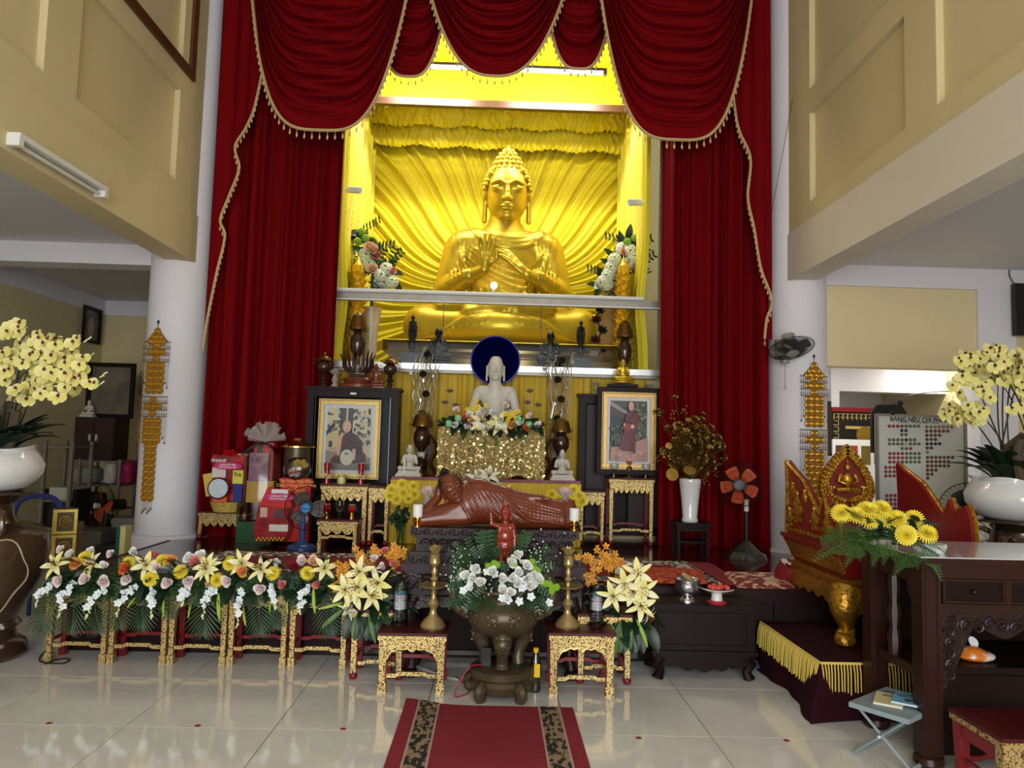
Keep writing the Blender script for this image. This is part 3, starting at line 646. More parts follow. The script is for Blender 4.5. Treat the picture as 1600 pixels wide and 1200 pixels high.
# ---- smaller figures, all in the same units
def seated_mesh(name, mat, pose='lap', h=.03, ush='cone', bare=True, base=0, S=1., folds=True, robe_both=False, detail=True):
    s = SDF((-1.6, -1.25, -.75), (1.6, .85, 3.45), h)
    for e in (-1, 1):
        s.cap((e * .4, .1, .22), (e * 1.08, -.2, .2), .27, .25, .08); s.cap((e * 1.08, -.25, .2), (e * .1, -.6, .18), .23, .15, .1)
    s.ell((0, -.25, .2), (.75, .5, .2), .15)
    s.path([(-.4, -.62, .3), (.2, -.68, .36), (.62, -.6, .36)], [.09, .09, .06], .05)
    s.ell((0, .12, 1.32), (.56, .34, .52), .1); s.ell((0, .08, .72), (.44, .34, .55), .15)
    for e in (-1, 1): s.ell((e * .52, .12, 1.55), (.27, .24, .22), .14)
    s.cap((.68, .1, 1.42), (.82, .02, .8), .19, .16, .08)
    if pose == 'earth':
        s.cap((-.68, .1, 1.42), (-.86, -.02, .85), .17, .14, .08); s.cap((-.86, -.02, .85), (-.82, -.42, .42), .13, .09, .05); s.cap((-.82, -.45, .4), (-.8, -.62, .1), .08, .04, .04)
        s.cap((.82, .02, .8), (.1, -.48, .52), .15, .1, .05); s.ell((-.02, -.5, .5), (.22, .16, .07), .04)
    elif pose == 'lap':
        s.cap((-.68, .1, 1.42), (-.82, .02, .8), .18, .15, .08)
        for e in (-1, 1): s.cap((e * .82, .02, .8), (e * .12, -.5, .52), .14, .09, .05)
        s.ell((0, -.52, .5), (.26, .17, .07), .04)
    else:
        s.cap((-.68, .1, 1.42), (-.82, .02, .85), .18, .15, .08)
        for e in (-1, 1): s.cap((e * .82, .0, .85), (e * .16, -.5, 1.05), .14, .08, .05)
        s.ell((-.1, -.52, 1.16), (.09, .07, .17), .04); s.ell((.12, -.52, 1.1), (.13, .07, .1), .04, rot=(0, .6, 0))
    s.cap((0, .06, 1.6), (0, .07, 1.95), .25, .2, .16)
    if folds:
        ex = [(.45, 1.78), (.18, 1.4), (-.2, 1.05), (-.5, .8)]
        for j in range(4 if h < .025 else 3): fold(s, [(a + .07 * j, b - .05 * j) for a, b in ex], .018, .03)
        for j in range(3): fold(s, [(.3 + .1 * j, 1.7), (.36 + .1 * j, 1.2), (.34 + .1 * j, .7)], .016, .03)
    head_sdf(s, cz=2.36, y0=-.04, detail=detail, ush=ush)
    if base == 1: s.box((0, -.15, -.16), (2.4, 1.5, .22), .03, 0); s.box((0, -.15, -.38), (2.7, 1.7, .2), .03, 0); s.box((0, -.15, -.6), (2.95, 1.85, .22), .03, 0)
    elif base == 2: s.ell((0, -.15, -.18), (1.25, .85, .18), 0); s.ell((0, -.15, -.5), (1.35, .95, .22), 0)
    return s.mesh(name, mat, S)
def seat_statue(nm, label, px, py_base, py_top, Y, mat, zbase, mesh=None, group=None, **kw):
    """stand a seated figure so that its base sits at zbase and its crown reaches py_top"""
    top = PY(px, py_top, Y); k = kw.pop('low', -.7); hi = kw.pop('high', 3.08)
    S = (top.z - zbase) / (hi - k); t = thing(nm, label, 'statue', (top.x, Y, zbase), group=group)
    me = mesh or seated_mesh('body', mat, **kw)
    link('figure', me, t, (0, 0, -k * S), scale=S); return t, S
# white marble Buddha over the flowers
YW = 7.72
def white_buddha():
    t, S = seat_statue('marble_buddha_statue', 'white marble seated Buddha in front of the blue disc', 775, 690, 556, YW, M_stone, 1.69, pose='earth', h=.02, ush='bump', low=0., high=2.92)
    return t
white_buddha()
# blue disc halo
p = PY(774, 563, YW + .18); halo = thing('blue_halo_disc', 'round dark blue ribbed disc behind the white marble statue head', 'disc', (p.x, YW + .2, 1.69))
R = 38 / FPX * (YW + .18); zc = p.z - 1.69; b = MB(); n = 144; vs = [(0, -.012, zc)]; fs = []
for j, rr in enumerate((.12, .5, .98, 1.0)):
    for i in range(n): a = 2 * PI * i / n; vs.append((R * rr * math.cos(a), -.012 + (.006 if i % 2 else -.006) * (j > 0) + (.02 if j == 3 else 0), zc + R * rr * math.sin(a)))
for i in range(n): fs.append((0, 1 + i, 1 + (i + 1) % n))
for j in range(3):
    for i in range(n): fs.append((1 + j * n + i, 1 + (j + 1) * n + i, 1 + (j + 1) * n + (i + 1) % n, 1 + j * n + (i + 1) % n))
b.add(vs, fs); M_blue = pm('blue_foil', (8, 10, 92), .28, .55, var=.3, scale=20); b.build('ribbed_disc', M_blue, halo, angle=5)
b = MB(); b.tube([(R * math.cos(a), 0, zc + R * math.sin(a)) for a in np.linspace(0, 2 * PI, 80)[:-1]], .01, 6, closed=True); b.build('rim', M_blue, halo)
b = MB(); b.tube([(0, .02, 0), (0, .02, zc)], .012, 6); b.build('stand', M_black, halo)
# pair of small white seated figures on the altar
MS = seated_mesh('figure', M_stone, pose='dharma', h=.035, base=1, ush='bump')
Z_ALT = 1.215
for px, py, Y, lb in ((641, 692, 7.5, 'small white seated Buddha beside the thin white candle on the altar'), (879, 700, 7.5, 'small white seated Buddha on the altar corner nearest the gilt stand')):
    seat_statue('small_buddha_statue', lb, px, 750, py, Y, None, Z_ALT, MS, group='small white Buddhas on the altar')
# dark figures behind the glass
MJ = seated_mesh('figure', M_jet, pose='lap', h=.035, base=2, ush='flame')
MJ2 = seated_mesh('figure', M_jet, pose='lap', h=.035, base=2, ush='none', folds=False)
seat_statue('seated_black_buddha', 'dark seated Buddha with flame topknot behind the glass', 861, 562, 509, 8.3, None, NZ, MJ, low=-.72, high=3.34)
seat_statue('seated_black_monk', 'dark seated monk figure behind the glass', 686, 560, 510, 8.3, None, NZ, MJ2, low=-.72, high=2.98)
def standing_mesh(name, mat, h=.035):
    s = SDF((-.9, -.7, -.3), (.9, .7, 6.6), h)
    s.ell((0, .02, 4.4), (.46, .28, .62), .1); s.cap((0, 0, 4.0), (0, 0, .5), .36, .4, .15); s.ell((0, 0, 3.3), (.42, .3, .5), .1)
    for e in (-1, 1):
        s.cap((e * .45, .02, 4.75), (e * .62, .02, 3.7), .15, .12, .1); s.cap((e * .62, .02, 3.7), (e * .62, -.06, 2.75), .12, .08, .06); s.ell((e * .62, -.08, 2.55), (.07, .06, .2), .04)
        s.cap((e * .5, .05, 3.6), (e * .48, .05, .6), .09, .13, .15); s.cap((e * .17, -.05, .4), (e * .17, -.05, 0), .12, .1, .05); s.cap((e * .17, 0, 0), (e * .2, -.3, -.05), .09, .07, .04)
    fold(s, [(0, 4.2), (0, 2.5), (0, .6)], .03, .05); fold(s, [(.4, 4.9), (0, 4.5), (-.42, 4.0)], .03, .04)
    s.cap((0, 0, 4.8), (0, 0, 5.1), .2, .17, .12); head_sdf(s, cz=5.5, sc=.82, neck=False, ush='flame', detail=True); s.box((0, 0, -.2), (1.0, .9, .14), .02, 0)
    return s.mesh(name, mat)
MST = standing_mesh('figure', M_jet)
for px, pt, lb in ((646, 489, 'dark standing Buddha behind the glass near the peach flower tower'), (908, 498, 'dark standing Buddha behind the glass near the lotus panel')):
    top = PY(px, pt, 8.35); zb = NZ + .14; S = (top.z - zb) / 6.5
    t = thing('standing_black_buddha', lb, 'statue', (top.x, 8.35, NZ), group='dark standing Buddhas'); link('figure', MST, t, (0, 0, .14 + .27 * S), scale=S)
    MB().bb(-.13, .13, -.11, .11, 0, .05).bb(-.11, .11, -.09, .09, .05, .14).build('pedestal', M_jet, t)
# ---- reclining Buddha of red wood
YR = 5.28; ZR = PY(770, 828, 5.12).z
def reclining():
    S = 100 / FPX * YR; x0 = 776; t = thing('reclining_buddha_statue', 'reclining Buddha of varnished red brown wood, head propped on a hand', 'statue', (PY(x0, 828, YR).x, YR, ZR))
    s = SDF((-1.35, -.5, -.05), (1.35, .42, .95), .0115)
    # legs, hips, torso rising to the shoulder
    s.cap((1.1, .06, .28), (.4, .02, .30), .15, .2, .05); s.cap((1.12, -.02, .14), (.3, -.06, .17), .13, .19, .05)
    s.ell((.25, 0, .28), (.36, .22, .27), .1); s.ell((-.12, 0, .34), (.42, .22, .3), .12); s.ell((-.42, .0, .36), (.3, .22, .32), .1)
    s.cap((-.3, .02, .6), (.1, -.02, .5), .14, .12, .08); s.cap((.1, -.02, .5), (.65, -.1, .46), .11, .06, .05); s.path([(.6, -.1, .47), (.8, -.12, .46)], [.05, .025], .03)
    s.ell((-.3, .02, .55), (.2, .18, .17), .08)
    # propping arm
    s.cap((-.5, -.05, .3), (-1.15, -.2, .12), .16, .11, .06); s.cap((-1.17, -.16, .12), (-.93, .0, .42), .1, .065, .04); s.path([(-.93, .0, .42), (-.9, .02, .55), (-.87, .03, .68)], [.06, .07, .04], .03)
    s.cap((-.45, -.12, .14), (-1.1, -.22, .1), .1, .09, .08)
    s.cap((-.5, .0, .5), (-.62, -.06, .56), .12, .11, .08)
    # feet with toes
    s.ell((1.13, -.05, .15), (.06, .1, .14), .04); s.ell((1.13, .05, .34), (.06, .1, .13), .04)
    for j in range(5):
        s.ell((1.16, -.14 + .01 * j, .06 + .045 * j), (.045, .03, .02), .008); s.ell((1.16, -.03 + .01 * j, .25 + .045 * j), (.045, .03, .02), .008)
    # robe folds
    for j in range(9): fold(s, [(-.52 + .07 * j, .62 - .01 * j), (-.42 + .08 * j, .40), (-.28 + .09 * j, .2), (.0 + .1 * j, .1)], .011, .018)
    for j in range(6): fold(s, [(.1, .5 - .03 * j), (.45, .42 - .05 * j), (.8, .34 - .045 * j), (1.02, .28 - .04 * j)], .010, .018)
    for j in range(5): fold(s, [(.15 + .04 * j, .42 - .03 * j), (.3 + .05 * j, .26 - .03 * j), (.55 + .06 * j, .12)], .010, .018)
    fold(s, [(1.02, .42), (1.0, .25), (1.02, .05)], .018, .02); fold(s, [(-.55, .66), (-.62, .5), (-.52, .34), (-.4, .14)], .016, .02)
    s.box((0, 0, -.05), (2.7, .9, .06), .01, 0, 1)
    link('body', s.mesh('body', M_redwood, S), t)
    h = SDF((-.47, -.5, 1.7), (.47, .5, 3.2), .014); head_sdf(h, ush='bump')
    ho = link('head', h.mesh('head', M_redwood, 1), t); q = .52 * S
    put(ho, Matrix.Translation((-.66 * S, -.1 * S, .50 * S)) @ Euler((math.radians(4), math.radians(-28), math.radians(14))).to_matrix().to_4x4() @ Matrix.Diagonal((q, q, q, 1)) @ Matrix.Translation((0, 0, -2.35)))
    c = curls(ho, 0, 2.46, 0, 1, M_hairb, 12, .034)
    k = MB(); k.ell((0, .12, 2.67), (.34, .335, .36), 24, 16); k.ell((0, .1, 2.95), (.2, .2, .14), 16, 10)
    k.build('hair', M_hairb, ho)
reclining()
# ================================================================ furniture
M_carve = pm('carved_gilding_on_red', (204, 178, 112), .35, .55, col2=(84, 30, 18), lo=.5, hi=.6, tex='noise', scale=95, metal2=.1, bump=.5, bscale=95, rough2=.5, bdist=.006)
M_gild = pm('carved_gilding', (214, 188, 120), .3, .65, var=.2, scale=45, bump=.6, bscale=45, bdist=.008)
M_rlac = pm('red_lacquer', (122, 24, 32), .35, var=.1, scale=6)
M_oldgold = pm('antique_gilding', (196, 150, 52), .34, .85, col2=(120, 66, 18), lo=.45, hi=.7, scale=38, metal2=.6, bump=.7, bscale=38, bdist=.01)
M_carvewood = pm('carved_dark_wood', (40, 22, 23), .35, var=.35, scale=22, bump=.8, bscale=22, spec=.4, bdist=.012)
M_plumwood = pm('plum_brown_wood', (42, 24, 26), .45, var=.2, scale=4, stretch=(1, 6, 6), spec=.3)
def scallop(w, h, n, depth, x0=0.):
    """outline of an apron whose lower edge hangs in n scallops"""
    o = [(x0 - w / 2, h), (x0 + w / 2, h)]; m = 8
    if n == 1: return o + [(x0 + w / 2 - w * t, h * .1 - depth * (1.3 * abs(2 * t - 1) ** 5 + .25 * math.exp(-((t - .5) / .07) ** 2) + .08 * math.cos(12 * PI * t))) for t in np.linspace(0, 1, 41)]
    for i in range(n):
        for j in range(m + 1):
            t = j / m; x = w / 2 - w * (i + t) / n; o.append((x0 + x, -depth * (abs(math.sin(PI * t)) if True else 0) + depth * .0))
    return o
def gilt_stand(label, loc, w, d, h, rz=0., group=None, feet='block', rail=True, scal=1, leg=.05, apron=.09, taper=0., cat='stand', name='gilt_stand', back_red=True):
    t = thing(name, label, cat, loc, rz, group)
    ft = .03
    MB().bb(-w / 2 - .012, w / 2 + .012, -d / 2 - .012, d / 2 + .012, h - .018, h).build('top', pm('dark_red_stool_top', (74, 18, 20), .4, spec=.3), t)
    MB().bb(-w / 2 - .008, w / 2 + .008, -d / 2 - .013, d / 2 + .008, h - .045, h - .018).build('top_moulding', M_carve, t)
    b = MB(); n = int(w / .017)
    for i in range(n): b.ell((-w / 2 + w * (i + .5) / n, -d / 2 - .014, h - .032), (.0075, .006, .0075), 6, 4)
    b.build('bead_row', M_gild, t)['kind'] = 'stuff'
    for sx in (-1, 1):
        for sy in (-1, 1):
            x = sx * (w / 2 - leg / 2); y = sy * (d / 2 - leg / 2); b = MB(); m = M_carve if sy < 0 else M_rlac
            b.add([(x - leg / 2, y - leg / 2, h - .045), (x + leg / 2, y - leg / 2, h - .045), (x + leg / 2, y + leg / 2, h - .045), (x - leg / 2, y + leg / 2, h - .045)] + [(x + taper * sx * -1 + q * leg * .36, y + r * leg * .36, ft) for q, r in ((-1, -1), (1, -1), (1, 1), (-1, 1))], [(0, 1, 2, 3), (7, 6, 5, 4), (4, 5, 1, 0), (5, 6, 2, 1), (6, 7, 3, 2), (7, 4, 0, 3)])
            l = b.build('leg', m, t)
            if feet == 'block': MB().box((x - taper * sx, y, ft), (leg * 1.05, leg * 1.05, ft * 2)).build('foot', m, l)
            else: MB().lathe([(.0, 0), (.022, .004), (.03, .02), (.026, .036), (.014, .045), (.02, .05), (.0, .056)], 12, c=(x - taper * sx, y, 0)).build('foot', M_rlac, l)
    if apron:
        o = scallop(w - 2 * leg, apron * .55, scal, apron * .45); MB().prism([(x, z + h - .045 - apron * .55) for x, z in o], -d / 2 + .004, -d / 2 + .02).build('apron', M_carve, t)
        b = MB(); pts = [(x, -d / 2 + .001, z + h - .045 - apron * .55) for x, z in o[2:]]; b.tube(pts, .005, 5); b.build('apron_rim', M_gild, t)
        for s in (-1, 1): MB().bb(*sorted((s * (w / 2 - .01), s * (w / 2 - .024))), -d / 2 + leg, d / 2 - leg, h - .045 - apron * .6, h - .045).build('side_apron', M_rlac, t)
    if rail:
        z = max(.09, h * .2)
        pts = [(-w / 2 + leg, z), (-w / 4, z), (-w / 5, z + .012), (w / 5, z + .012), (w / 4, z), (w / 2 - leg, z)]
        for y, m, dz in ((-d / 2 + leg / 2, M_carve, 0), (d / 2 - leg / 2, M_rlac, .035)):
            MB().prism([(x, q + dz) for x, q in pts] + [(x, q + dz + .024) for x, q in reversed(pts)], y - .01, y + .01).build('stretcher', m, t)
        for s in (-1, 1): MB().bb(s * (w / 2 - leg / 2) - .008, s * (w / 2 - leg / 2) + .008, -d / 2 + leg, d / 2 - leg, z + .035, z + .055).build('stretcher', M_rlac, t)
    return t
def stand_px(label, xl, xr, yf, z0, yt, depth, yr=None, **kw):
    a, c = PZ(xl, yf, z0), PZ(xr, yr or yf, z0); Y = (a.y + c.y) / 2; a, c = PY(xl, yf, Y), PY(xr, yr or yf, Y); top = PY((xl + xr) / 2, yt, Y)
    return gilt_stand(label, ((a.x + c.x) / 2, Y + depth / 2, z0), c.x - a.x, depth, top.z - z0, **kw)
# five narrow stools in a row in front of the platform
ROW = ((68, 164), (165.5, 258), (259.5, 351.5), (353, 446), (449, 540)); RLAB = ('nearest the bronze urn', 'second from the bronze urn', 'in the middle of the flower row', 'fourth from the bronze urn', 'at the end of the row next to the orange orchids')
ROWX = []
for i, ((a, c), l) in enumerate(zip(ROW, RLAB)):
    p, q = PY(a, 1033, 5.26), PY(c, 1035, 5.26); ROWX.append(((p.x + q.x) / 2, q.x - p.x))
    gilt_stand('narrow gilt and red stool ' + l, ((p.x + q.x) / 2, 5.365, 0), q.x - p.x - .004, .21, .5, group='row of stools under the long flower arrangement', name='gilt_stool', cat='stool', leg=.042)
# two square stools with candlesticks
SF = []
for a, c, l in ((589, 693, 'gilt square stool carrying a brass candlestick, beside the power cables'), (858, 959, 'gilt square stool carrying a brass candlestick, beside the oil bottle')):
    p, q = PY(a, 1084, 4.77), PY(c, 1085, 4.77); w = q.x - p.x; hh = PY((a + c) / 2, 989, 4.77).z
    gilt_stand(l, ((p.x + q.x) / 2, 4.77 + .16, 0), w, .32, hh, group='square stools by the censer', name='gilt_stool', cat='stool', leg=.05, apron=.11); SF.append(((p.x + q.x) / 2, 4.93, hh))
# two taller flower stands behind them
TS = []
for a, c, yf, l in ((546, 626, 1058, 'taller gilt stand with ball feet under the lilies next to the flower row'), (903, 985, 1066, 'taller gilt stand with ball feet under the lilies next to the dark low chest')):
    Y = 5.0 if a < 700 else 5.0; p, q = PY(a, yf, Y), PY(c, yf, Y)
    gilt_stand(l, ((p.x + q.x) / 2, Y + .15, 0), q.x - p.x, .28, .46, group='flower stands', feet='ball', leg=.045, apron=.1, taper=-.005); TS.append(((p.x + q.x) / 2, Y + .15, .46))
# stands on the platform
stand_px('low gilt table with red ball feet under the gift baskets', 309, 381, 843, ZP, 799, .34, name='gilt_table', cat='table', feet='ball', scal=5, leg=.04, rail=False, taper=-.015, apron=.1)
ST_A = stand_px('gilt stand in front of the seated monk portrait', 498, 570, 852, ZP, 757, .25, scal=5, feet='ball', leg=.045, apron=.11)
ST_B = stand_px('narrow gilt stand beside the yellow chrysanthemum vase', 573, 604, 853, ZP, 760, .22, scal=2, feet='ball', leg=.035, apron=.11)
ST_C = stand_px('small gilt table carrying red cups and a wine glass', 495, 556, 858, ZP, 812, .2, scal=3, leg=.035, apron=.09, name='gilt_table', cat='table')
ST_D = stand_px('tall gilt stand in front of the standing monk portrait', 951, 1020, 853, ZP, 747, .3, scal=7, feet='ball', leg=.04, apron=.11)
ST_E = stand_px('narrow gilt stand behind the reclining statue feet', 905, 943, 853, ZP, 767, .24, scal=3, feet='ball', leg=.035, apron=.1)
p = PY(1555, 1150, 3.3); gilt_stand('gilt stool with red top in the near corner before the dark table', (p.x + .25, 3.3 + .16, 0), .46, .36, p.z, name='gilt_stool', cat='stool', leg=.055, apron=.12)
# ---- yellow clothed altar
YA = 7.38; a0, a1 = PY(612, 748, YA), PY(907, 757, YA)
al = thing('altar_table', 'altar table with a red top and mustard cloth skirt', 'table', ((a0.x + a1.x) / 2, YA + .35, ZP)); wA = (a1.x - a0.x) / 2
MB().bb(-wA, wA, -.35, .35, Z_ALT - ZP - .03, Z_ALT - ZP).build('table_top', M_rlac, al)
def skirt(u, v): return -wA + 2 * wA * u + 0 * v, -.34 + .012 * pleat(u, 18, 12, 1.6) * (.3 + v), (Z_ALT - ZP - .03) * (1 - v) + .004 + 0 * u
sheet('cloth_skirt', pm('yellow_cloth', (226, 190, 58), .6, var=.06), skirt, 240, 6, al)
for s in (-1, 1): MB().bb(s * wA - .01, s * wA + .01, -.34, .34, .004, Z_ALT - ZP - .03).build('side_cloth', pm('yellow_cloth', (226, 190, 58)), al)
# ---- sequin clothed table under the marble statue
YS = 7.45; a0, a1 = PY(684, 680, YS), PY(852, 684, YS); wS = (a1.x - a0.x) / 2
sq = thing('sequin_table', 'small table draped in glittering gold sequin cloth under the marble statue', 'table', ((a0.x + a1.x) / 2, YS + .2, Z_ALT)); hS = 1.69 - Z_ALT
def sqf(u, v): return -wS + 2 * wS * u + 0 * v, -.2 + .02 * pleat(u, 7, 15) * (.3 + v), hS * (1 - v) + .02 * np.sin(19 * u) * v + .012
sheet('sequin_cloth', pm('bronze_cloth', (128, 104, 52), .45, .4), sqf, 100, 5, sq)
MB().bb(-wS, wS, -.19, .34, hS - .03, hS).build('table_top', M_gold, sq)
b = MB(); r = np.random.RandomState(4)
for i in range(2600):
    u, v = r.rand(2); x, y, z = [float(k) for k in sqf(np.array(u), np.array(v))]; e = r.randn(3) * .5; n = Vector((e[0], -1, e[2])).normalized(); M = aim((x, y - .008, z), n, r.rand() * 6); q = .006 + .006 * r.rand()
    b.add([(-q, -q, 0), (q, -q, 0), (q, q, 0), (-q, q, 0)], [(0, 1, 2, 3)], M)
b.build('sequins', pm('gold_sequin', (230, 206, 140), .25, .6, var=.3, scale=90), sq)['kind'] = 'stuff'
# ---- portraits
def picture(parent, w, h, shapes, y=0., z0=0.):
    """flat print: coloured shapes in 0..1 coordinates"""
    b = MB(); mats = []
    for i, (col, pts) in enumerate(shapes):
        m = pm('print_%d_%d_%d' % col, col, .35, var=.12, scale=30); 
        if m not in mats: mats.append(m)
        b.m = mats.index(m); yy = y - .0004 * (i + 1); b.add([((x - .5) * w, yy, z0 + v * h) for x, v in pts], [tuple(range(len(pts)))])
    return b.build('print', mats, parent)
def oval(cx, cy, rx, ry, n=14, a0=0, a1=2 * PI): return [(cx + rx * math.cos(a0 + (a1 - a0) * i / n), cy + ry * math.sin(a0 + (a1 - a0) * i / n)) for i in range(n)]
def frame(parent, w, h, bw, depth, mat, y=0., z0=0., nm='frame_moulding'):
    for x0, x1, zz0, zz1 in ((-w / 2, w / 2, 0, bw), (-w / 2, w / 2, h - bw, h), (-w / 2, -w / 2 + bw, bw, h - bw), (w / 2 - bw, w / 2, bw, h - bw)):
        MB().bb(x0, x1, y - depth, y, z0 + zz0, z0 + zz1).build(nm, mat, parent)
rr = random.Random(5)
def specks(col, n, x0, x1, y0, y1, r0, r1): return [(rr.choice(col), oval(rr.uniform(x0, x1), rr.uniform(y0, y1), rr.uniform(r0, r1), rr.uniform(r0, r1) * .7, 7)) for _ in range(n)]
P1 = [((206, 184, 150), [(0, 0), (1, 0), (1, 1), (0, 1)]), ((222, 200, 160), [(0, .55), (1, .5), (1, 1), (0, 1)]), ((84, 80, 84), [(.26, .45), (.40, .45), (.42, 1), (.24, 1)]), ((70, 68, 76), [(.44, .5), (.56, .5), (.58, 1), (.46, 1)]), ((44, 44, 52), [(.90, .4), (.94, .4), (.97, 1), (.91, 1)])]
P1 += specks([(70, 72, 82), (110, 112, 118), (198, 190, 180), (56, 58, 72)], 60, .58, .97, .4, .97, .02, .05) + specks([(90, 90, 96), (214, 200, 172)], 26, .03, .3, .6, .99, .02, .05)
P1 += [((206, 180, 130), [(0, .3), (.28, .38), (.28, .66), (0, .56)]), ((40, 44, 60), [(0, .62), (.18, .78), (.18, .70), (0, .54)]), ((40, 52, 96), [(.06, .36), (.14, .36), (.14, .46), (.06, .46)]), ((150, 128, 110), [(0, 0), (1, 0), (1, .2), (0, .3)]), ((120, 104, 96), [(0, 0), (1, 0), (1, .1), (0, .12)])]
P1 += [((74, 36, 38), [(.10, .13), (.16, .2), (.3, .28), (.32, .5), (.38, .58), (.55, .61), (.70, .56), (.80, .45), (.82, .3), (.9, .24), (.92, .14), (.7, .11), (.3, .10)]), ((52, 24, 28), [(.3, .18), (.5, .3), (.76, .4), (.8, .3), (.6, .14)]), ((214, 160, 138), [(.26, .22), (.32, .24), (.36, .52), (.42, .59), (.34, .60), (.27, .52), (.24, .36)]), ((214, 160, 138), oval(.46, .70, .10, .10)), ((226, 178, 156), oval(.45, .69, .07, .07)), ((214, 160, 138), [(.60, .16), (.67, .16), (.68, .34), (.6, .34)]), ((60, 44, 40), oval(.42, .71, .012, .008, 6)), ((60, 44, 40), oval(.49, .71, .012, .008, 6)), ((150, 84, 78), oval(.455, .655, .03, .008, 8)), ((205, 196, 172), oval(.48, .20, .15, .13)), ((120, 116, 84), oval(.47, .26, .05, .02, 8))]
P2 = [((72, 74, 66), [(0, 0), (1, 0), (1, 1), (0, 1)]), ((34, 36, 44), [(0, .25), (.5, .25), (.5, .9), (0, .9)]), ((150, 144, 150), [(0, .92), (.55, .74), (.55, .79), (0, 1)]), ((70, 52, 54), [(0, .78), (.5, .66), (.5, .76), (0, .9)])]
P2 += specks([(96, 104, 70), (150, 142, 110), (60, 70, 44), (120, 118, 96)], 90, .6, .98, .35, .98, .02, .05) + specks([(54, 74, 54), (78, 100, 76), (38, 52, 40)], 50, .02, .36, .25, .6, .02, .06)
P2 += [((186, 138, 124), [(0, 0), (1, 0), (1, .4), (.6, .3), (.3, .24), (0, .22)])] + specks([(160, 112, 100), (206, 160, 146)], 30, .03, .97, .02, .2, .02, .05)
P2 += [((108, 28, 44), [(.22, .21), (.3, .17), (.66, .15), (.68, .5), (.76, .72), (.68, .8), (.56, .84), (.44, .8), (.38, .7), (.36, .5)]), ((84, 20, 34), [(.5, .16), (.66, .15), (.68, .5), (.6, .5)]), ((70, 16, 28), [(.36, .62), (.64, .84), (.7, .8), (.42, .6)]), ((222, 176, 152), oval(.54, .905, .07, .075)), ((206, 156, 132), oval(.56, .89, .05, .055)), ((28, 24, 30), [(.36, .6), (.58, .6), (.56, .66), (.42, .66)]), ((150, 44, 56), oval(.46, .56, .12, .06)), ((226, 180, 158), oval(.58, .57, .05, .035)), ((226, 180, 158), oval(.36, .6, .025, .03)), ((66, 60, 70), [(.6, .12), (.66, .12), (.66, .16), (.6, .16)])]
M_picgold = pm('gold_picture_moulding', (206, 170, 104), .4, .5, var=.2, scale=30, bump=.3, bscale=60)
def cabinet(name, label, px0, px1, pyt, Y, depth, z0=ZP, glassdoor=True):
    a, c = PY(px0, pyt, Y), PY(px1, pyt, Y); w = c.x - a.x; h = (a.z + c.z) / 2 - z0
    t = thing(name, label, 'cabinet', ((a.x + c.x) / 2, Y + depth / 2, z0)); d = depth / 2
    MB().bb(-w / 2 - .02, w / 2 + .02, -d - .02, d, h - .03, h).build('cabinet_top', M_dark2, t)
    for s in (-1, 1): MB().bb(*sorted((s * w / 2, s * (w / 2 - .07))), -d, d, .0, h - .03).build('side_panel', M_dark2, t)
    MB().bb(-w / 2 + .07, w / 2 - .07, d - .02, d, .05, h - .03).build('back_panel', M_dark2, t)
    MB().bb(-w / 2 + .07, w / 2 - .07, -d, d, .08, .12).build('bottom_shelf', M_dark2, t)
    MB().bb(-w / 2 + .07, w / 2 - .07, -d, -d + .04, h - .1, h - .03).build('top_rail', M_dark2, t)
    return t, w, h, d
cb, w1, h1, d1 = cabinet('display_cabinet', 'dark wooden display cabinet holding the seated monk portrait', 481, 624, 605, 7.5, .24)
for s in (-1, 1): MB().bb(*sorted((s * (w1 / 2 - .08), s * (w1 / 2 - .09))), -d1 + .005, -d1 + .03, .12, h1 - .1).build('door_stile', pm('chrome_edge', (96, 96, 100), .35, .5) if s > 0 else M_dark, cb)
MB().bb(-w1 / 2 + .1, w1 / 2 - .1, -d1 + .012, -d1 + .016, .12, h1 - .1).build('glass_door', glass('door_glass', amount=.02), cb)
MB().bb(-.03, .03, -d1 - .004, -d1, h1 - .075, h1 - .055).build('number_plate', M_plast, cb)
def portrait(label, px0, px1, pyt, pyb, Y, P, outer, shape):
    a, c = PY(px0, (pyt + pyb) / 2, Y), PY(px1, (pyt + pyb) / 2, Y); zt, zb = PY((px0 + px1) / 2, pyt, Y).z, PY((px0 + px1) / 2, pyb, Y).z; w, h = c.x - a.x, zt - zb
    t = thing('framed_portrait', label, 'framed photo', ((a.x + c.x) / 2, Y, zb), group='portraits of monks'); o = 0
    MB().bb(-w / 2, w / 2, 0, .03, 0, h).build('backing', M_dark2, t)
    if outer: frame(t, w, h, outer, .045, M_dark2, z0=0, nm='dark_frame')
    o = outer; g = .055; frame(t, w - 2 * o, h - 2 * o, g, .03, M_picgold, z0=o, nm='gold_frame')
    b = MB()
    for s in (-1, 1):
        for k in range(46): b.ell((s * (w / 2 - o - g * .25), -.031, o + (h - 2 * o) * (k + .5) / 46), (.008, .006, .011), 6, 4)
    for k in range(34):
        for z in (o + g * .25, h - o - g * .25): b.ell((-(w / 2 - o) + (w - 2 * o) * (k + .5) / 34, -.031, z), (.011, .006, .008), 6, 4)
    b.build('frame_beading', M_picgold, t)['kind'] = 'stuff'
    m = .035; frame(t, w - 2 * (o + g), h - 2 * (o + g), m, .006, pm('white_mat_board', (225, 225, 228), .6), z0=o + g, nm='mat_board')
    picture(t, w - 2 * (o + g + m), h - 2 * (o + g + m), P, -.001, o + g + m); return t
portrait('gold framed photo of a seated monk in a brown robe', 497, 594, 624, 748, 7.56, P1, 0, 0)
cb2, w2, h2, d2 = cabinet('dark_cabinet', 'dark wooden cabinet behind the standing monk portrait', 906, 1041, 617, 7.95, .14)
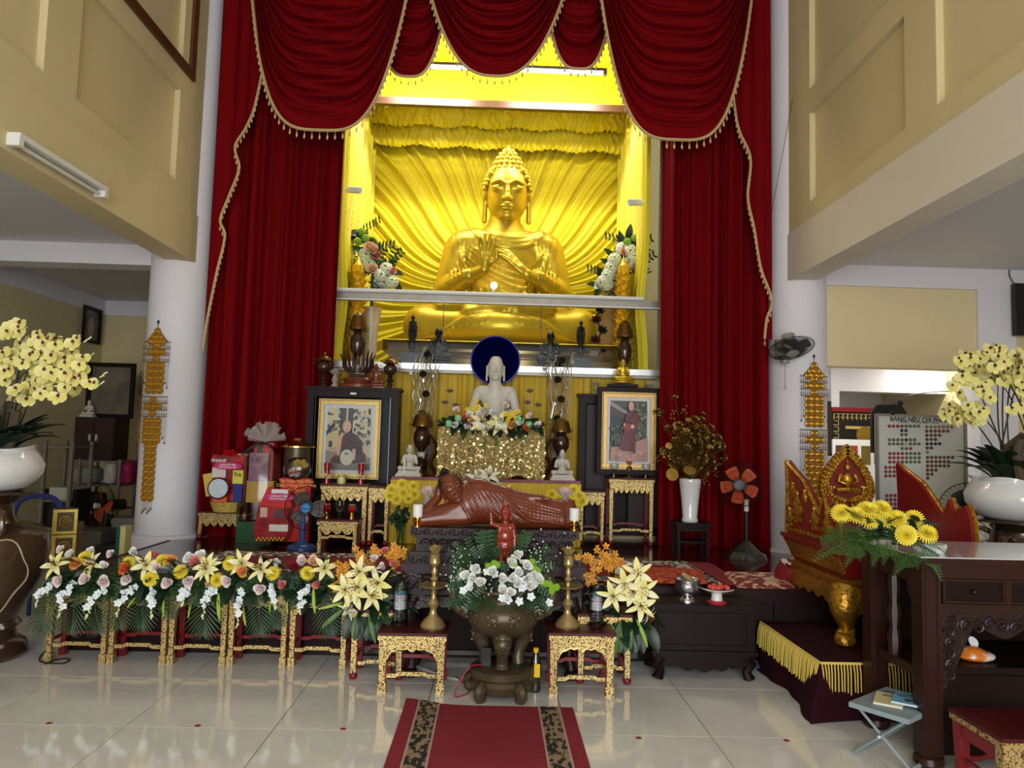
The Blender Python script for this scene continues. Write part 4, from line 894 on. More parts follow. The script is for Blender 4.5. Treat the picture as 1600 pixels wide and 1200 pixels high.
for s in (-1, 1): MB().bb(*sorted((s * .07, s * (w2 / 2 - .08))), -d2 - .004, -d2 + .02, .15, h2 - .12).build('cabinet_door', M_plumwood, cb2)
portrait('dark framed photo of a standing monk carrying an alms bowl', 932, 1031, 606, 741, 7.8, P2, .05, 0)
# ---- carved altar for the reclining statue
ca = thing('carved_altar', 'carved dark wooden altar under the reclining statue', 'altar table', (PY(773, 828, 5.3).x, 5.3, 0))
def wpx(a, c, Y): return (PY(c, 850, Y).x - PY(a, 850, Y).x) / 2
YF = 5.1
def layer(nm, a, c, y0, y1, dy=0., mat=None):
    w = wpx(a, c, YF); z1, z0 = PY(773, y0 + 3, YF).z, PY(773, y1 + 3, YF).z; MB().bb(-w, w, -.2 - dy, .2, z0, z1).build(nm, mat or M_plumwood, ca); return w, z0, z1
w, z0, z1 = layer('top_slab', 641, 906, 824, 837)
ZR_top = z1
def meander(w, z, h, y, n, nm):
    b = MB(); p = []; st = 2 * w / n
    for i in range(n):
        x = -w + st * i; p += [(x, y, z), (x, y, z + h), (x + st * .7, y, z + h), (x + st * .7, y, z + h * .45), (x + st * .35, y, z + h * .45), (x + st * .35, y, z)] if i % 2 == 0 else [(x, y, z), (x + st * .3, y, z), (x + st * .3, y, z + h * .6), (x + st * .8, y, z + h * .6), (x + st * .8, y, z)]
    b.tube(p, .0035, 4); b.build(nm, pm('worn_wood_edge', (28, 16, 18), .4), ca)['kind'] = 'stuff'
meander(w * .97, z0 + .012, z1 - z0 - .024, -.203, 26, 'fret_band')
layer('neck_moulding', 646, 900, 837, 840, -.01); w, z0, z1 = layer('neck_panel', 650, 896, 840, 862, -.03, M_plumwood)
def scroll(cx, cz, r, s, y, b, turns=1.6, rad=.006):
    b.tube([(cx + s * (r * (1 - .85 * t)) * math.cos(t * turns * 2 * PI), y, cz + (r * (1 - .85 * t)) * math.sin(t * turns * 2 * PI)) for t in np.linspace(0, 1, 26)], [rad * (1.2 - .7 * t) for t in np.linspace(0, 1, 26)], 5)
b = MB(); zc = (z0 + z1) / 2
for k in range(-4, 5):
    if k == 0: continue
    scroll(k * w / 4.6, zc, .04, 1 if k > 0 else -1, -.172, b); scroll(k * w / 4.6 + .05, zc + .01, .028, -1, -.172, b)
for k in (-2.3, 2.3): b.ell((k * w / 4.6, -.17, zc), (.04, .015, .04), 16, 8)
b.build('scroll_carving', M_carvewood, ca)['kind'] = 'stuff'
layer('waist_moulding', 640, 905, 862, 868, .0); w, z0, z1 = layer('fret_slab', 636, 909, 868, 880, .01); meander(w * .97, z0 + .01, z1 - z0 - .02, -.213, 26, 'fret_band')
layer('shoulder_moulding', 629, 916, 880, 890, .02)
w, z0, z1 = layer('body_panel', 634, 911, 890, 930, .0, M_plumwood); b = MB(); zc = (z0 + z1) / 2
for k in range(-5, 6): scroll(k * w / 5.4, zc, .062, 1 if k % 2 else -1, -.203, b, 1.8, .009); scroll(k * w / 5.4 + .06, zc - .03, .04, -1, -.203, b, 1.4, .007); b.ell((k * w / 5.4 - .05, -.2, zc + .04), (.03, .012, .022), 8, 6)
b.build('scroll_carving', M_carvewood, ca)['kind'] = 'stuff'
za = z0
o = [(-w, za), (w, za)] + [(w * math.cos(a) * (1 if abs(math.cos(a)) < .98 else 1), za - .02 - .17 * abs(math.cos(a)) ** 3 - .03 * math.cos(6 * a)) for a in np.linspace(0, PI, 40)]
MB().prism(o, -.2, -.17).build('arched_apron', M_carvewood, ca)
for s in (-1, 1):
    for y in (-.16, .12):
        l = MB(); x = s * (w - .06); l.tube([(x - s * .01, y, za), (x + s * .03, y, za - .1), (x - s * .02, y, .16), (x - s * .0, y - .01, .05)], [.06, .055, .035, .04], 10); lo = l.build('leg', M_carvewood, ca)
        f = MB(); f.ell((x, y - .02, .032), (.05, .06, .032), 10, 6)
        for k in (-1, 0, 1): f.ell((x + k * .028, y - .075, .02), (.014, .02, .018), 6, 5)
        f.build('claw_foot', M_carvewood, lo)
# ---- dark low chest with bowl and dish
YL = 5.15; a, c = PY(1022, 1000, YL), PY(1180, 1000, YL); wl = (c.x - a.x) / 2; zt = PY(1100, 946, YL - .02).z
lc = thing('low_chest', 'dark wooden low chest with curved legs in front of the platform', 'chest', ((a.x + c.x) / 2, YL + .17, 0))
MB().bb(-wl - .02, wl + .02, -.19, .17, zt - .035, zt).build('chest_top', M_dark2, lc)
MB().bb(-wl, wl, -.165, .165, .19, zt - .035).build('chest_body', M_dark2, lc)
frame(lc, 2 * wl - .05, zt - .035 - .22, .035, .012, M_dark2, -.165, .2, 'panel_frame')
MB().bb(-wl - .015, wl + .015, -.185, .17, .165, .195).build('base_moulding', M_dark2, lc)
o = [(-wl, .165), (wl, .165), (wl, .12)] + [(wl - .1 - (2 * wl - .2) * t, .095 - .035 * math.sin(PI * t) - .012 * math.cos(8 * PI * t)) for t in np.linspace(0, 1, 24)] + [(-wl, .12)]
MB().prism(o, -.17, -.15).build('apron', M_dark2, lc)
for s in (-1, 1):
    for y in (-.14, .13):
        b = MB(); b.tube([(s * (wl - .05), y, .15), (s * (wl - .025), y, .1), (s * (wl - .05), y, .05), (s * (wl - .03), y - .01, .0)], [.05, .045, .032, .042], 8); b.build('leg', M_dark2, lc)
ZLC = zt
# ---- purple clothed dais with yellow fringe
dz = .32; DX0, DX1, DY0, DY1 = 1.995, 3.62, 4.47, 5.46
da = thing('clothed_dais', 'low dais draped in dark plum cloth with yellow knotted fringe', 'platform', ((DX0 + DX1) / 2, (DY0 + DY1) / 2, 0)); M_plum = pm('plum_cloth', (44, 14, 22), .85, var=.12, scale=5, spec=.1)
hx, hy = (DX1 - DX0) / 2, (DY1 - DY0) / 2
MB().bb(-hx + .02, hx - .02, -hy + .02, hy, 0.02, dz).build('dais_box', M_plum, da)
def dr(u, v):  # skirt around two sides, flaring at the hem
    P = 2 * hy + 2 * hx; s_ = u * P; onl = s_ < 2 * hy; fl = .035 * v + .02 * np.sin(s_ * 9) * v + .008 * np.sin(s_ * 23) * v
    cr = np.exp(-((s_ - 2 * hy) / .12) ** 2) * .06 * v
    x = np.where(onl, -hx - fl - cr, -hx + (s_ - 2 * hy)); y = np.where(onl, hy - s_, -hy - fl - cr); x = np.where(onl, x, x - cr * 2); y = np.where(onl, y - cr, y); return x, y, dz * (1 - v) + .003 + .004 * (1 - v) + 0 * u
sheet('cloth_skirt', M_plum, dr, 260, 10, da)
MB().bb(-hx - .006, hx, -hy - .006, hy, dz, dz + .008).build('cloth_top', M_plum, da)
b = MB(); M_yf = pm('yellow_fringe', (224, 196, 92), .6, var=.15, scale=60)
def strand(x, y, nx, ny):
    j = rnd.uniform(-.006, .006); b.tube([(x, y, dz + .004), (x + nx * .014 + j, y + ny * .014 + j, dz - .05), (x + nx * .02 + j, y + ny * .02, dz - .05 - rnd.uniform(.1, .125))], .0042, 4)
k = int(2 * hy / .017)
for i in range(k): strand(-hx - .008, hy - 2 * hy * i / k, -1, 0)
k = int(2 * hx / .019)
for i in range(k): strand(-hx + 2 * hx * i / k, -hy - .008, 0, -1)
b.build('fringe', M_yf, da)['kind'] = 'stuff'
b = MB(); b.tube([(-hx - .008, hy, dz + .006), (-hx - .008, -hy - .008, dz + .006), (hx, -hy - .008, dz + .006)], .008, 6); b.build('fringe_band', M_yf, da)
# ---- red and gold throne
TX0, TX1, TY0, TY1 = 2.33, 3.2, 4.86, 5.78; tz = .945
th = thing('dharma_throne', 'red lacquer throne with gilt carving and flame shaped back', 'throne', ((TX0 + TX1) / 2, (TY0 + TY1) / 2, dz + .008)); gx, gy = (TX1 - TX0) / 2, (TY1 - TY0) / 2; ZS = tz - dz - .008
MB().bb(-gx - .05, gx + .05, -gy - .05, gy + .05, ZS - .03, ZS).build('seat_top', M_rlac, th)
b = MB(); b.add([(-gx - .04, -gy - .04, ZS - .03), (gx + .04, -gy - .04, ZS - .03), (gx + .04, gy + .04, ZS - .03), (-gx - .04, gy + .04, ZS - .03), (-gx + .03, -gy + .03, ZS - .2), (gx - .03, -gy + .03, ZS - .2), (gx - .03, gy - .03, ZS - .2), (-gx + .03, gy - .03, ZS - .2)], [(4, 5, 1, 0), (5, 6, 2, 1), (6, 7, 3, 2), (7, 4, 0, 3), (7, 6, 5, 4)]); b.build('seat_frieze', pm('red_lacquer_bright', (128, 20, 20), .35), th)
for s, nm in ((-1, 0), (1, 1)): MB().box((0, 0, 0), (.012, 2 * gy - .06, .12), T(s * (gx + .012), 0, ZS - .11, ry=s * .38)).build('gilt_panel', M_oldgold, th)
MB().bb(-gx - .01, gx + .01, -gy - .01, gy + .01, ZS - .23, ZS - .2).build('gilt_moulding', M_oldgold, th)
MB().bb(-gx + .01, gx - .01, -gy + .01, gy - .01, ZS - .27, ZS - .23).build('gilt_moulding', M_oldgold, th)
def scal_apron(L, z, n): return [(-L, z), (L, z)] + [(L - 2 * L * t, z - .09 - .035 * abs(math.sin(n * PI * t)) - .09 * abs(2 * t - 1) ** 4) for t in np.linspace(0, 1, 50)]
for s in (-1, 1):
    MB().prism([(x, z) for x, z in scal_apron(gy, ZS - .26, 6)], -.015, .015, T(x=s * gx, rz=PI / 2)).build('carved_apron', M_oldgold, th); MB().prism([(x, z) for x, z in scal_apron(gx, ZS - .26, 6)], -.015, .015, T(y=s * gy)).build('carved_apron', M_oldgold, th)
    for sy in (-1, 1):
        b = MB(); x, y = s * (gx - .02), sy * (gy - .02); b.tube(smooth_path([(x, y, ZS - .26), (x + s * .035, y + sy * .03, ZS - .36), (x + s * .01, y + sy * .01, ZS - .47), (x + s * .0, y, .1), (x + s * .03, y + sy * .03, .05)], 4), [.1, .1, .1, .1, .095, .09, .08, .07, .06, .055, .05, .05, .05, .052, .055, .06, .06], 10)
        l = b.build('leg', M_oldgold if sy < 0 or s > 0 else M_rlac, th); MB().lathe([(.03, 0), (.062, .012), (.068, .045), (.055, .07), (.04, .08)], 14, c=(x + s * .03, y + sy * .03, 0)).build('foot', M_rlac if sy > 0 else M_oldgold, l)
# wings at the sides: bird outlines
WING = [(-gy, 0), (-gy, .05), (-gy + .02, .2), (-gy + .07, .3), (-gy + .16, .27), (-gy + .18, .18), (-gy + .25, .33), (-gy + .33, .2), (-gy + .45, .30), (-gy + .6, .42), (gy - .12, .5), (gy, .56), (gy - .02, .3), (gy, 0)]
for s in (-1, 1):
    wgm = MB().prism([(-y, z + ZS) for y, z in WING], -.018, .018, T(x=s * gx, rz=-PI / 2)).build('wing_panel', pm('red_lacquer_bright', (128, 20, 20)), th)
    b = MB(); xx = s * gx + s * .022
    b.tube([(xx, y, z + ZS) for y, z in WING], .014, 6)
    for k in range(12): b.ell((xx, -gy + .1 + k * .07, ZS + .03), (.012, .03, .02), 6, 4)
    for cy, cz, r in ((.25, .2, .1), (.32, .33, .05), (-.05, .15, .07), (-.25, .12, .08), (.1, .3, .04), (.38, .12, .06)):
        b.ell((xx, cy, ZS + cz), (.022, r * .6, r), 10, 8); b.ell((xx, cy, ZS + cz + r * 1.1), (.02, r * .25, r * .3), 8, 6)
        for q in range(6): b.ell((xx, cy + r * .8 * math.cos(q), ZS + cz - r * .3 + r * .7 * math.sin(q)), (.016, r * .28, r * .22), 6, 4)
    b.build('gilt_relief', M_oldgold, wgm)['kind'] = 'stuff'
# flame shaped back with a seated figure
zb = ZS + .1; by = gy - .03
MB().bb(-gx + .06, gx - .06, by - .03, by + .03, ZS, zb).build('back_plinth', M_rlac, th)
MB().bb(-.2, .2, by - .045, by + .035, zb, zb + .1).build('back_base', M_oldgold, th)
lf = lambda k, dx=0, dzz=0: [(k * .215 * math.sin(a) * (1 - .55 * max(0, math.cos(a / 2 - PI / 2) * 0)) * (.35 + .65 * math.sin(min(PI, abs(a)) / 2 + .0)) if False else 0, 0) for a in (0,)]
def leaf_outline(k, n=60):
    o = []
    for i in range(n):
        t = i / n * 2 * PI; z = .5 - .5 * math.cos(t); wv = math.sin(PI * min(1, z) ** .62) ** .8 if 0 < z < 1 else 0; o.append(((1 if t < PI else -1) * wv * .21 * k, .5 * 0 + z * .5 * k))
    return o
ZB = zb + .09
MB().prism([(x, z + ZB) for x, z in leaf_outline(1.0)], by - .02, by + .02).build('back_flame', M_rlac, th)
b = MB(); o1 = leaf_outline(1.0, 56)
for k, (f, off) in enumerate(((.97, 0), (.86, .03), (.74, .065))):
    for i, (x, z) in enumerate(leaf_outline(f, 44)):
        if i == 0: continue
        b.ell((x, by - .028, z + ZB + off), (.019, .02, .026), 6, 5)
b.build('flame_carving', M_oldgold, th)['kind'] = 'stuff'
b = MB(); zc = ZB + .2; b.ell((0, by - .035, zc + .03), (.045, .03, .06), 10, 8); b.ell((0, by - .035, zc + .125), (.024, .024, .03), 10, 8); b.ell((0, by - .035, zc + .165), (.01, .01, .025), 8, 6)
for s in (-1, 1): b.tube([(s * .05, by - .035, zc + .07), (s * .075, by - .045, zc + .02), (s * .02, by - .06, zc - .005)], [.018, .016, .012], 8); b.tube([(s * .09, by - .04, zc - .05), (0, by - .06, zc - .045)], .022, 8); b.tube([(s * .1, by - .03, zc - .03), (s * .13, by - .03, zc - .02), (s * .12, by - .03, zc - .09), (0, by - .03, zc - .13)], .014, 6)
b.build('relief_figure', M_oldgold, th)
# ---- tall dark wooden table
QX0, QX1, QY0, QY1, QZ = 2.22, 4.3, 3.8, 4.42, PY(1540, 871, 3.8).z
tb = thing('dark_carved_table', 'tall dark wooden table with drawers and carved aprons', 'table', ((QX0 + QX1) / 2, (QY0 + QY1) / 2, 0)); ux, uy = (QX1 - QX0) / 2, (QY1 - QY0) / 2; zq = lambda y: PY(1540, y, 3.8).z
M_table = pm('reddish_table_wood', (46, 20, 15), .35, var=.3, scale=3, stretch=(1, 1, .25), spec=.4)
MB().bb(-ux - .02, ux, -uy - .03, uy + .02, QZ - .035, QZ - .006).build('table_top', M_table, tb)
MB().bb(-ux - .02, ux, -uy - .03, uy + .02, QZ - .006, QZ).build('glass_sheet', pm('glass_reflection_white', (190, 190, 196), .05, coat=.5), tb)  # whitish reflection put into the glass colour
for x in (-ux + .05, ux - .05):
    for y in (-uy + .05, uy - .05):
        b = MB(); b.box((x, y, (QZ - .035) / 2 + .03), (.1, .1, QZ - .095)); l = b.build('leg', M_table, tb)
        b = MB()
        for k in (-.03, .03): b.tube([(x + k, y - .051, .3), (x + k, y - .051, QZ - .06)], .006, 6)
        b.build('leg_reeding', M_table, l)
        MB().lathe([(.06, 0), (.075, .02), (.07, .05), (.05, .065)], 12, c=(x, y, 0)).build('foot', M_table, l)
MB().bb(-ux + .1, ux - .1, -uy, -uy + .04, zq(905), QZ - .035).build('top_rail', M_table, tb)
MB().bb(-ux + .1, ux - .1, -uy, -uy + .04, zq(958), zq(945)).build('drawer_rail', M_table, tb)
for k in range(4):
    x0 = -ux + .11 + k * .345; dw = MB().bb(x0, x0 + .325, -uy + .01, -uy + .05, zq(944), zq(906)).build('drawer', M_dark2, tb)
    MB().bb(x0 + .325, x0 + .345, -uy - .004, -uy + .04, zq(945), zq(905)).build('drawer_divider', M_table, tb)
    frame(dw, .325, zq(906) - zq(944), .012, .01, M_table, -uy + .01, zq(944), 'drawer_edge')
    for ch in dw.children: ch.location.x = x0 + .1625
    b = MB(); b.ell((x0 + .16, -uy - .006, (zq(925))), (.013, .014, .013), 10, 6); b.build('knob', M_table, dw)
b = MB(); L = ux - .1; o = [(-L, zq(958)), (L, zq(958))] + [(L - 2 * L * t, zq(958) - .1 - .03 * math.sin(t * 40) - .28 * max(0, abs(2 * t - 1) - .82) / .18) for t in np.linspace(0, 1, 70)]
MB().prism(o, -uy + .005, -uy + .03).build('carved_apron', M_carvewood, tb)
b = MB()
for k in range(30): scroll(-L + .06 + k * .065, zq(958) - .055 - .01 * (k % 3), .035, 1 if k % 2 else -1, -uy + .002, b, 1.5, .008)
for k in range(5): scroll(-L + .04, zq(958) - .1 - k * .055, .03, 1 if k % 2 else -1, -uy + .002, b, 1.4, .008)
b.build('scroll_carving', M_carvewood, tb)['kind'] = 'stuff'
ZSH = zq(1045) + .0
MB().bb(-ux + .08, ux - .06, -uy + .02, uy - .02, ZSH - .03, ZSH).build('shelf', M_dark2, tb)
MB().bb(-ux + .1, ux - .1, -uy + .03, -uy + .05, .06, ZSH - .03).build('lower_panel', M_dark2, tb); frame(tb, 2 * ux - .2, ZSH - .12, .05, .012, M_dark2, -uy + .03, .08, 'panel_frame')
MB().bb(-ux + .1, ux - .1, uy - .05, uy - .03, ZSH, QZ - .04).build('back_panel', M_dark2, tb)
MB().bb(-ux + .04, -ux + .06, -uy + .1, uy - .1, zq(920), QZ - .035).build('side_rail', M_table, tb); MB().bb(-ux + .03, -ux + .07, -uy + .1, uy - .1, .42, .47).build('side_rail', M_table, tb)
b = MB(); b.tube([(-ux + .05, .05, .47), (-ux + .05, .05, .56), (-ux + .05, .05, .62), (-ux + .05, .05, .7), (-ux + .05, .05, .76), (-ux + .05, .05, .85), (-ux + .05, .05, zq(920))], [.03, .04, .025, .04, .025, .035, .03], 8); b.build('side_splat', M_table, tb)
MB().prism([(-uy + .1, QZ - .035), (-uy + .1, .6), (-uy + .13, .68), (-uy + .14, .78), (-uy + .2, .84), (-uy + .22, .93), (-uy + .3, QZ - .035)], -.012, .012, T(x=-ux + .05, rz=PI / 2)).build('carved_bracket', M_carvewood, tb)
# ---- folding stool with song books
sz = .27; c0, c1, c2 = PZ(1342, 1093, sz), PZ(1404, 1068, sz), PZ(1398, 1131, sz); ctr = (c1 + c2) / 2
fs = thing('folding_stool', 'small grey plastic folding stool beside the dark table leg', 'stool', (ctr.x, ctr.y, 0)); e1, e2 = (c1 - c0), (c2 - c0); e2 = e2 * .9; rzz = math.atan2(e1.y, e1.x); W_, D_ = e1.length * .92, e2.length; fs.rotation_euler = (0, 0, rzz)
M_grey = pm('grey_plastic', (140, 156, 160), .45)
MB().bb(-W_ / 2, W_ / 2, -D_ / 2, D_ / 2, sz - .025, sz).build('stool_top', M_grey, fs)
for x in (-W_ / 2 + .03, W_ / 2 - .03):
    for s in (-1, 1):
        xx = x + s * .008; b = MB(); b.tube([(xx, s * (D_ / 2 - .03), sz - .025), (xx, -s * (D_ / 2 - .01), .012)], .013, 4, flat=.6); b.build('leg', M_grey, fs)
    b = MB(); b.tube([(x - .02, 0, sz / 2), (x + .02, 0, sz / 2)], .008, 8); b.build('pivot', M_plast, fs)
for s in (-1, 1): b = MB(); b.tube([(-W_ / 2 + .02, s * (D_ / 2 - .01), .014), (W_ / 2 - .02, s * (D_ / 2 - .01), .014)], .011, 4); b.build('foot_bar', M_grey, fs)
def book(label, dx, dy, w, d, h, rz, mat, z, title=None, sub=None, seal=False):
    q = Matrix.Rotation(rzz, 3, 'Z') @ Vector((dx, dy, 0)); t = thing('song_book', label, 'book', (ctr.x + q.x, ctr.y + q.y, z), rzz + rz)
    MB().bb(-w / 2, w / 2, -d / 2, d / 2, 0, .002).bb(-w / 2, w / 2, -d / 2, d / 2, h - .002, h).build('cover', mat, t); MB().bb(-w / 2 + .003, w / 2 - .003, -d / 2 + .003, d / 2 - .003, .002, h - .002).build('pages', M_plast, t)
    if title: text_mesh('title', title, .03, M_black, t, (0, d * .25, h + .0005), (0, 0, 0), bold=.0008)
    if sub: text_mesh('subtitle', sub, .026, M_black, t, (0, d * .07, h + .0005), (0, 0, 0), bold=.0008)
    if seal: b = MB(); b.tube([(.015 * math.cos(a), -.045 + .015 * math.sin(a), h + .001) for a in np.linspace(0, 2 * PI, 20)[:-1]], .003, 4, closed=True); b.ell((0, -.045, h), (.009, .009, .001), 10, 4); b.build('seal', M_black, t)
book('cream covered booklet lying under the blue booklet', -.02, .03, .14, .2, .012, .35 - PI / 2, pm('cream_cover', (222, 206, 158), .5), sz, 'KINH')
book('pale blue booklet on the grey folding stool', .04, -.045, .15, .2, .012, .3 - PI / 2, pm('blue_cover', (120, 178, 208), .4), sz + .012, 'KINH NHẬT TỤNG', 'PALI VIỆT', True)
# ---- carpets
cp = thing('red_carpet_runner', 'red carpet runner with patterned borders on the tiled floor', 'carpet', (.015, 3.3, 0)); cy0, cy1 = -1.6, 1.26
M_cred = pm('red_carpet_pile', (138, 34, 50), .9, var=.12, scale=60, bump=.2, bscale=300); M_cb = pm('patterned_carpet_border', (34, 30, 28), .9, col2=(150, 130, 98), lo=.46, hi=.54, scale=24, detail=2, stretch=(1.6, .8, 1))
def rsheet(x0, x1, z, y0=cy0, y1=cy1):
    def f(u, v): x = x0 + (x1 - x0) * u + 0 * v; y = y0 + (y1 - y0) * v + .07 * np.exp(-((x + .5) / .2) ** 2) * v ** 8; return x, y, z + .012 * np.exp(-((x + .5) / .12) ** 2) * v ** 20
    return f
sheet('pile', M_cred, rsheet(-.505, .505, .008), 30, 40, cp); MB().bb(-.5, .5, cy0, cy1, .0005, .0075).build('backing', M_cred, cp)
for s in (-1, 1):
    sheet('border_band', M_cb, rsheet(*sorted((s * .30, s * .42)), .0105), 8, 40, cp)
    for x in (.3, .42): sheet('border_line', pm('pink_border_line', (190, 150, 146), .9), rsheet(s * x - .006, s * x + .006, .0115), 3, 40, cp)
# rug set on the platform
rg = thing('patterned_rug', 'red rug with white floral border on the wooden platform', 'rug', (0, 0, ZP)); 
p0, p1, p2, p3 = PZ(352, 863, ZP), PZ(1072, 878, ZP), PZ(1118, 912, ZP), PZ(265, 900, ZP)
xa, xb, ya, yb = p0.x, p1.x, max(YP + .04, PZ(1118, 914, ZP).y), (p0.y + p1.y) / 2
rg.location = ((xa + xb) / 2, (ya + yb) / 2, ZP); rw, rd = (xb - xa) / 2, (yb - ya) / 2
M_rp = pm('rug_floral', (120, 20, 32), .9, col2=(206, 188, 178), lo=.54, hi=.6, scale=14, tex='noise'); M_rr = pm('rug_red', (122, 16, 30), .9, var=.15, scale=20)
MB().bb(-rw, rw, -rd, rd, .001, .007).build('rug_base', M_rr, rg); frame_w = .2
for x0, x1, y0, y1 in ((-rw, rw, -rd, -rd + frame_w), (-rw, rw, rd - frame_w, rd), (-rw, -rw + frame_w, -rd + frame_w, rd - frame_w), (rw - frame_w, rw, -rd + frame_w, rd - frame_w)): MB().bb(x0, x1, y0, y1, .007, .009).build('rug_border', pm('rug_border_pattern', (40, 22, 26), .9, col2=(214, 200, 190), lo=.5, hi=.56, scale=26, detail=1), rg)
tag(MB().bb(-.09, .09, -rd, rd, .001, .005).build('plain_runner', M_rr), 'plain burgundy strip of carpet beside the patterned rug', 'rug').location = (xb + .11, (ya + yb) / 2, ZP)
def mat_px(nm, lb, c, mat, h, z=ZP):
    P = [PZ(x, y, z) for x, y in c]; ct = sum(P, Vector()) / 4; t = thing(nm, lb, 'cushion', (ct.x, ct.y, z)); b = MB(); n = 14; pts = []
    for j in range(n):
        for i in range(n):
            u, v = i / (n - 1), j / (n - 1); q = P[0] * (1 - u) * (1 - v) + P[1] * u * (1 - v) + P[2] * u * v + P[3] * (1 - u) * v - ct; e = min(u, v, 1 - u, 1 - v); pts.append((q.x, q.y, h * min(1, (e * 8)) ** .5 + .001))
    b.grid(pts, n, n)
    if (P[1] - P[0]).cross(P[3] - P[0]).z < 0: b.f = [tuple(reversed(f)) for f in b.f]
    b.build('cushion_cover', mat, t)
    n4 = len(b.v); o = MB(); o.add([(q - ct).to_tuple()[:2] + (.001,) for q in P], [(0, 1, 2, 3)]); o.build('cushion_base', mat, t)
mat_px('orange_mat', 'orange patterned sitting mat on the rug', ((1001, 889), (1096, 892), (1108, 913), (1001, 911)), pm('orange_brocade', (196, 84, 30), .8, col2=(132, 28, 24), lo=.48, hi=.56, scale=26), .03, ZP + .01)
mat_px('floral_mat', 'flat red and beige floral sitting mat beside the throne', ((1128, 896), (1222, 898), (1246, 921), (1152, 919)), pm('beige_brocade', (120, 26, 34), .85, col2=(206, 176, 140), lo=.48, hi=.56, scale=16), .03)
# ================================================================ flowers
def petal(b, L, W, M, bend=0., cup=.2, tip=.5, nu=3, nv=6, start=0., widest=.5, lift=0.):
    """petal along local +Y rising from the XY plane; bend>0 curls up"""
    pts = []; y, z, a = 0., 0., start
    for j in range(nv):
        t = j / (nv - 1); wv = W * (math.sin(PI * min(1, (t ** (math.log(.5) / math.log(widest))) * .94 + .04)) ** tip)
        for i in range(nu):
            s = 2 * i / (nu - 1) - 1; pts.append((s * wv / 2, y - math.sin(a) * 0, z + cup * wv * abs(s) ** 2 * .5 + lift))
        y += math.cos(a) * L / (nv - 1); z += math.sin(a) * L / (nv - 1); a += bend / (nv - 1)
    b.grid(pts, nu, nv, M)
def ring(b, n, L, W, tilt, off=0., r0=0., z0=0., bend=0., **kw):
    for i in range(n): petal(b, L, W, Matrix.Rotation(2 * PI * i / n + off, 4, 'Z') @ Matrix.Translation((0, r0, z0)) @ Matrix.Rotation(tilt, 4, 'X'), bend=bend, **kw)
FM = {}
def fl_mat(n, c, c2=None, **kw): return pm('petal_' + n, c, .55, col2=c2, scale=kw.pop('scale', 25), sheen=.05, var=.1, lo=.35, hi=.65, **kw)
M_leaf = pm('dark_leaf', (38, 68, 30), .45, var=.3, scale=9); M_leaf2 = pm('fresh_leaf', (78, 116, 50), .45, var=.25, scale=9); M_leafd = pm('deep_leaf', (24, 46, 26), .4, var=.3, scale=9); M_euc = pm('grey_green_leaf', (118, 146, 124), .55, var=.2, scale=12); M_stem = pm('green_stem', (66, 92, 44), .5); M_lime = pm('lime_leaf', (150, 176, 52), .5, var=.2, scale=7); M_bark = pm('bark', (84, 70, 56), .85, var=.3, scale=15, bump=.6, bscale=30)
M_fern = pm('fern_leaf', (66, 104, 48), .5, var=.3, scale=9)
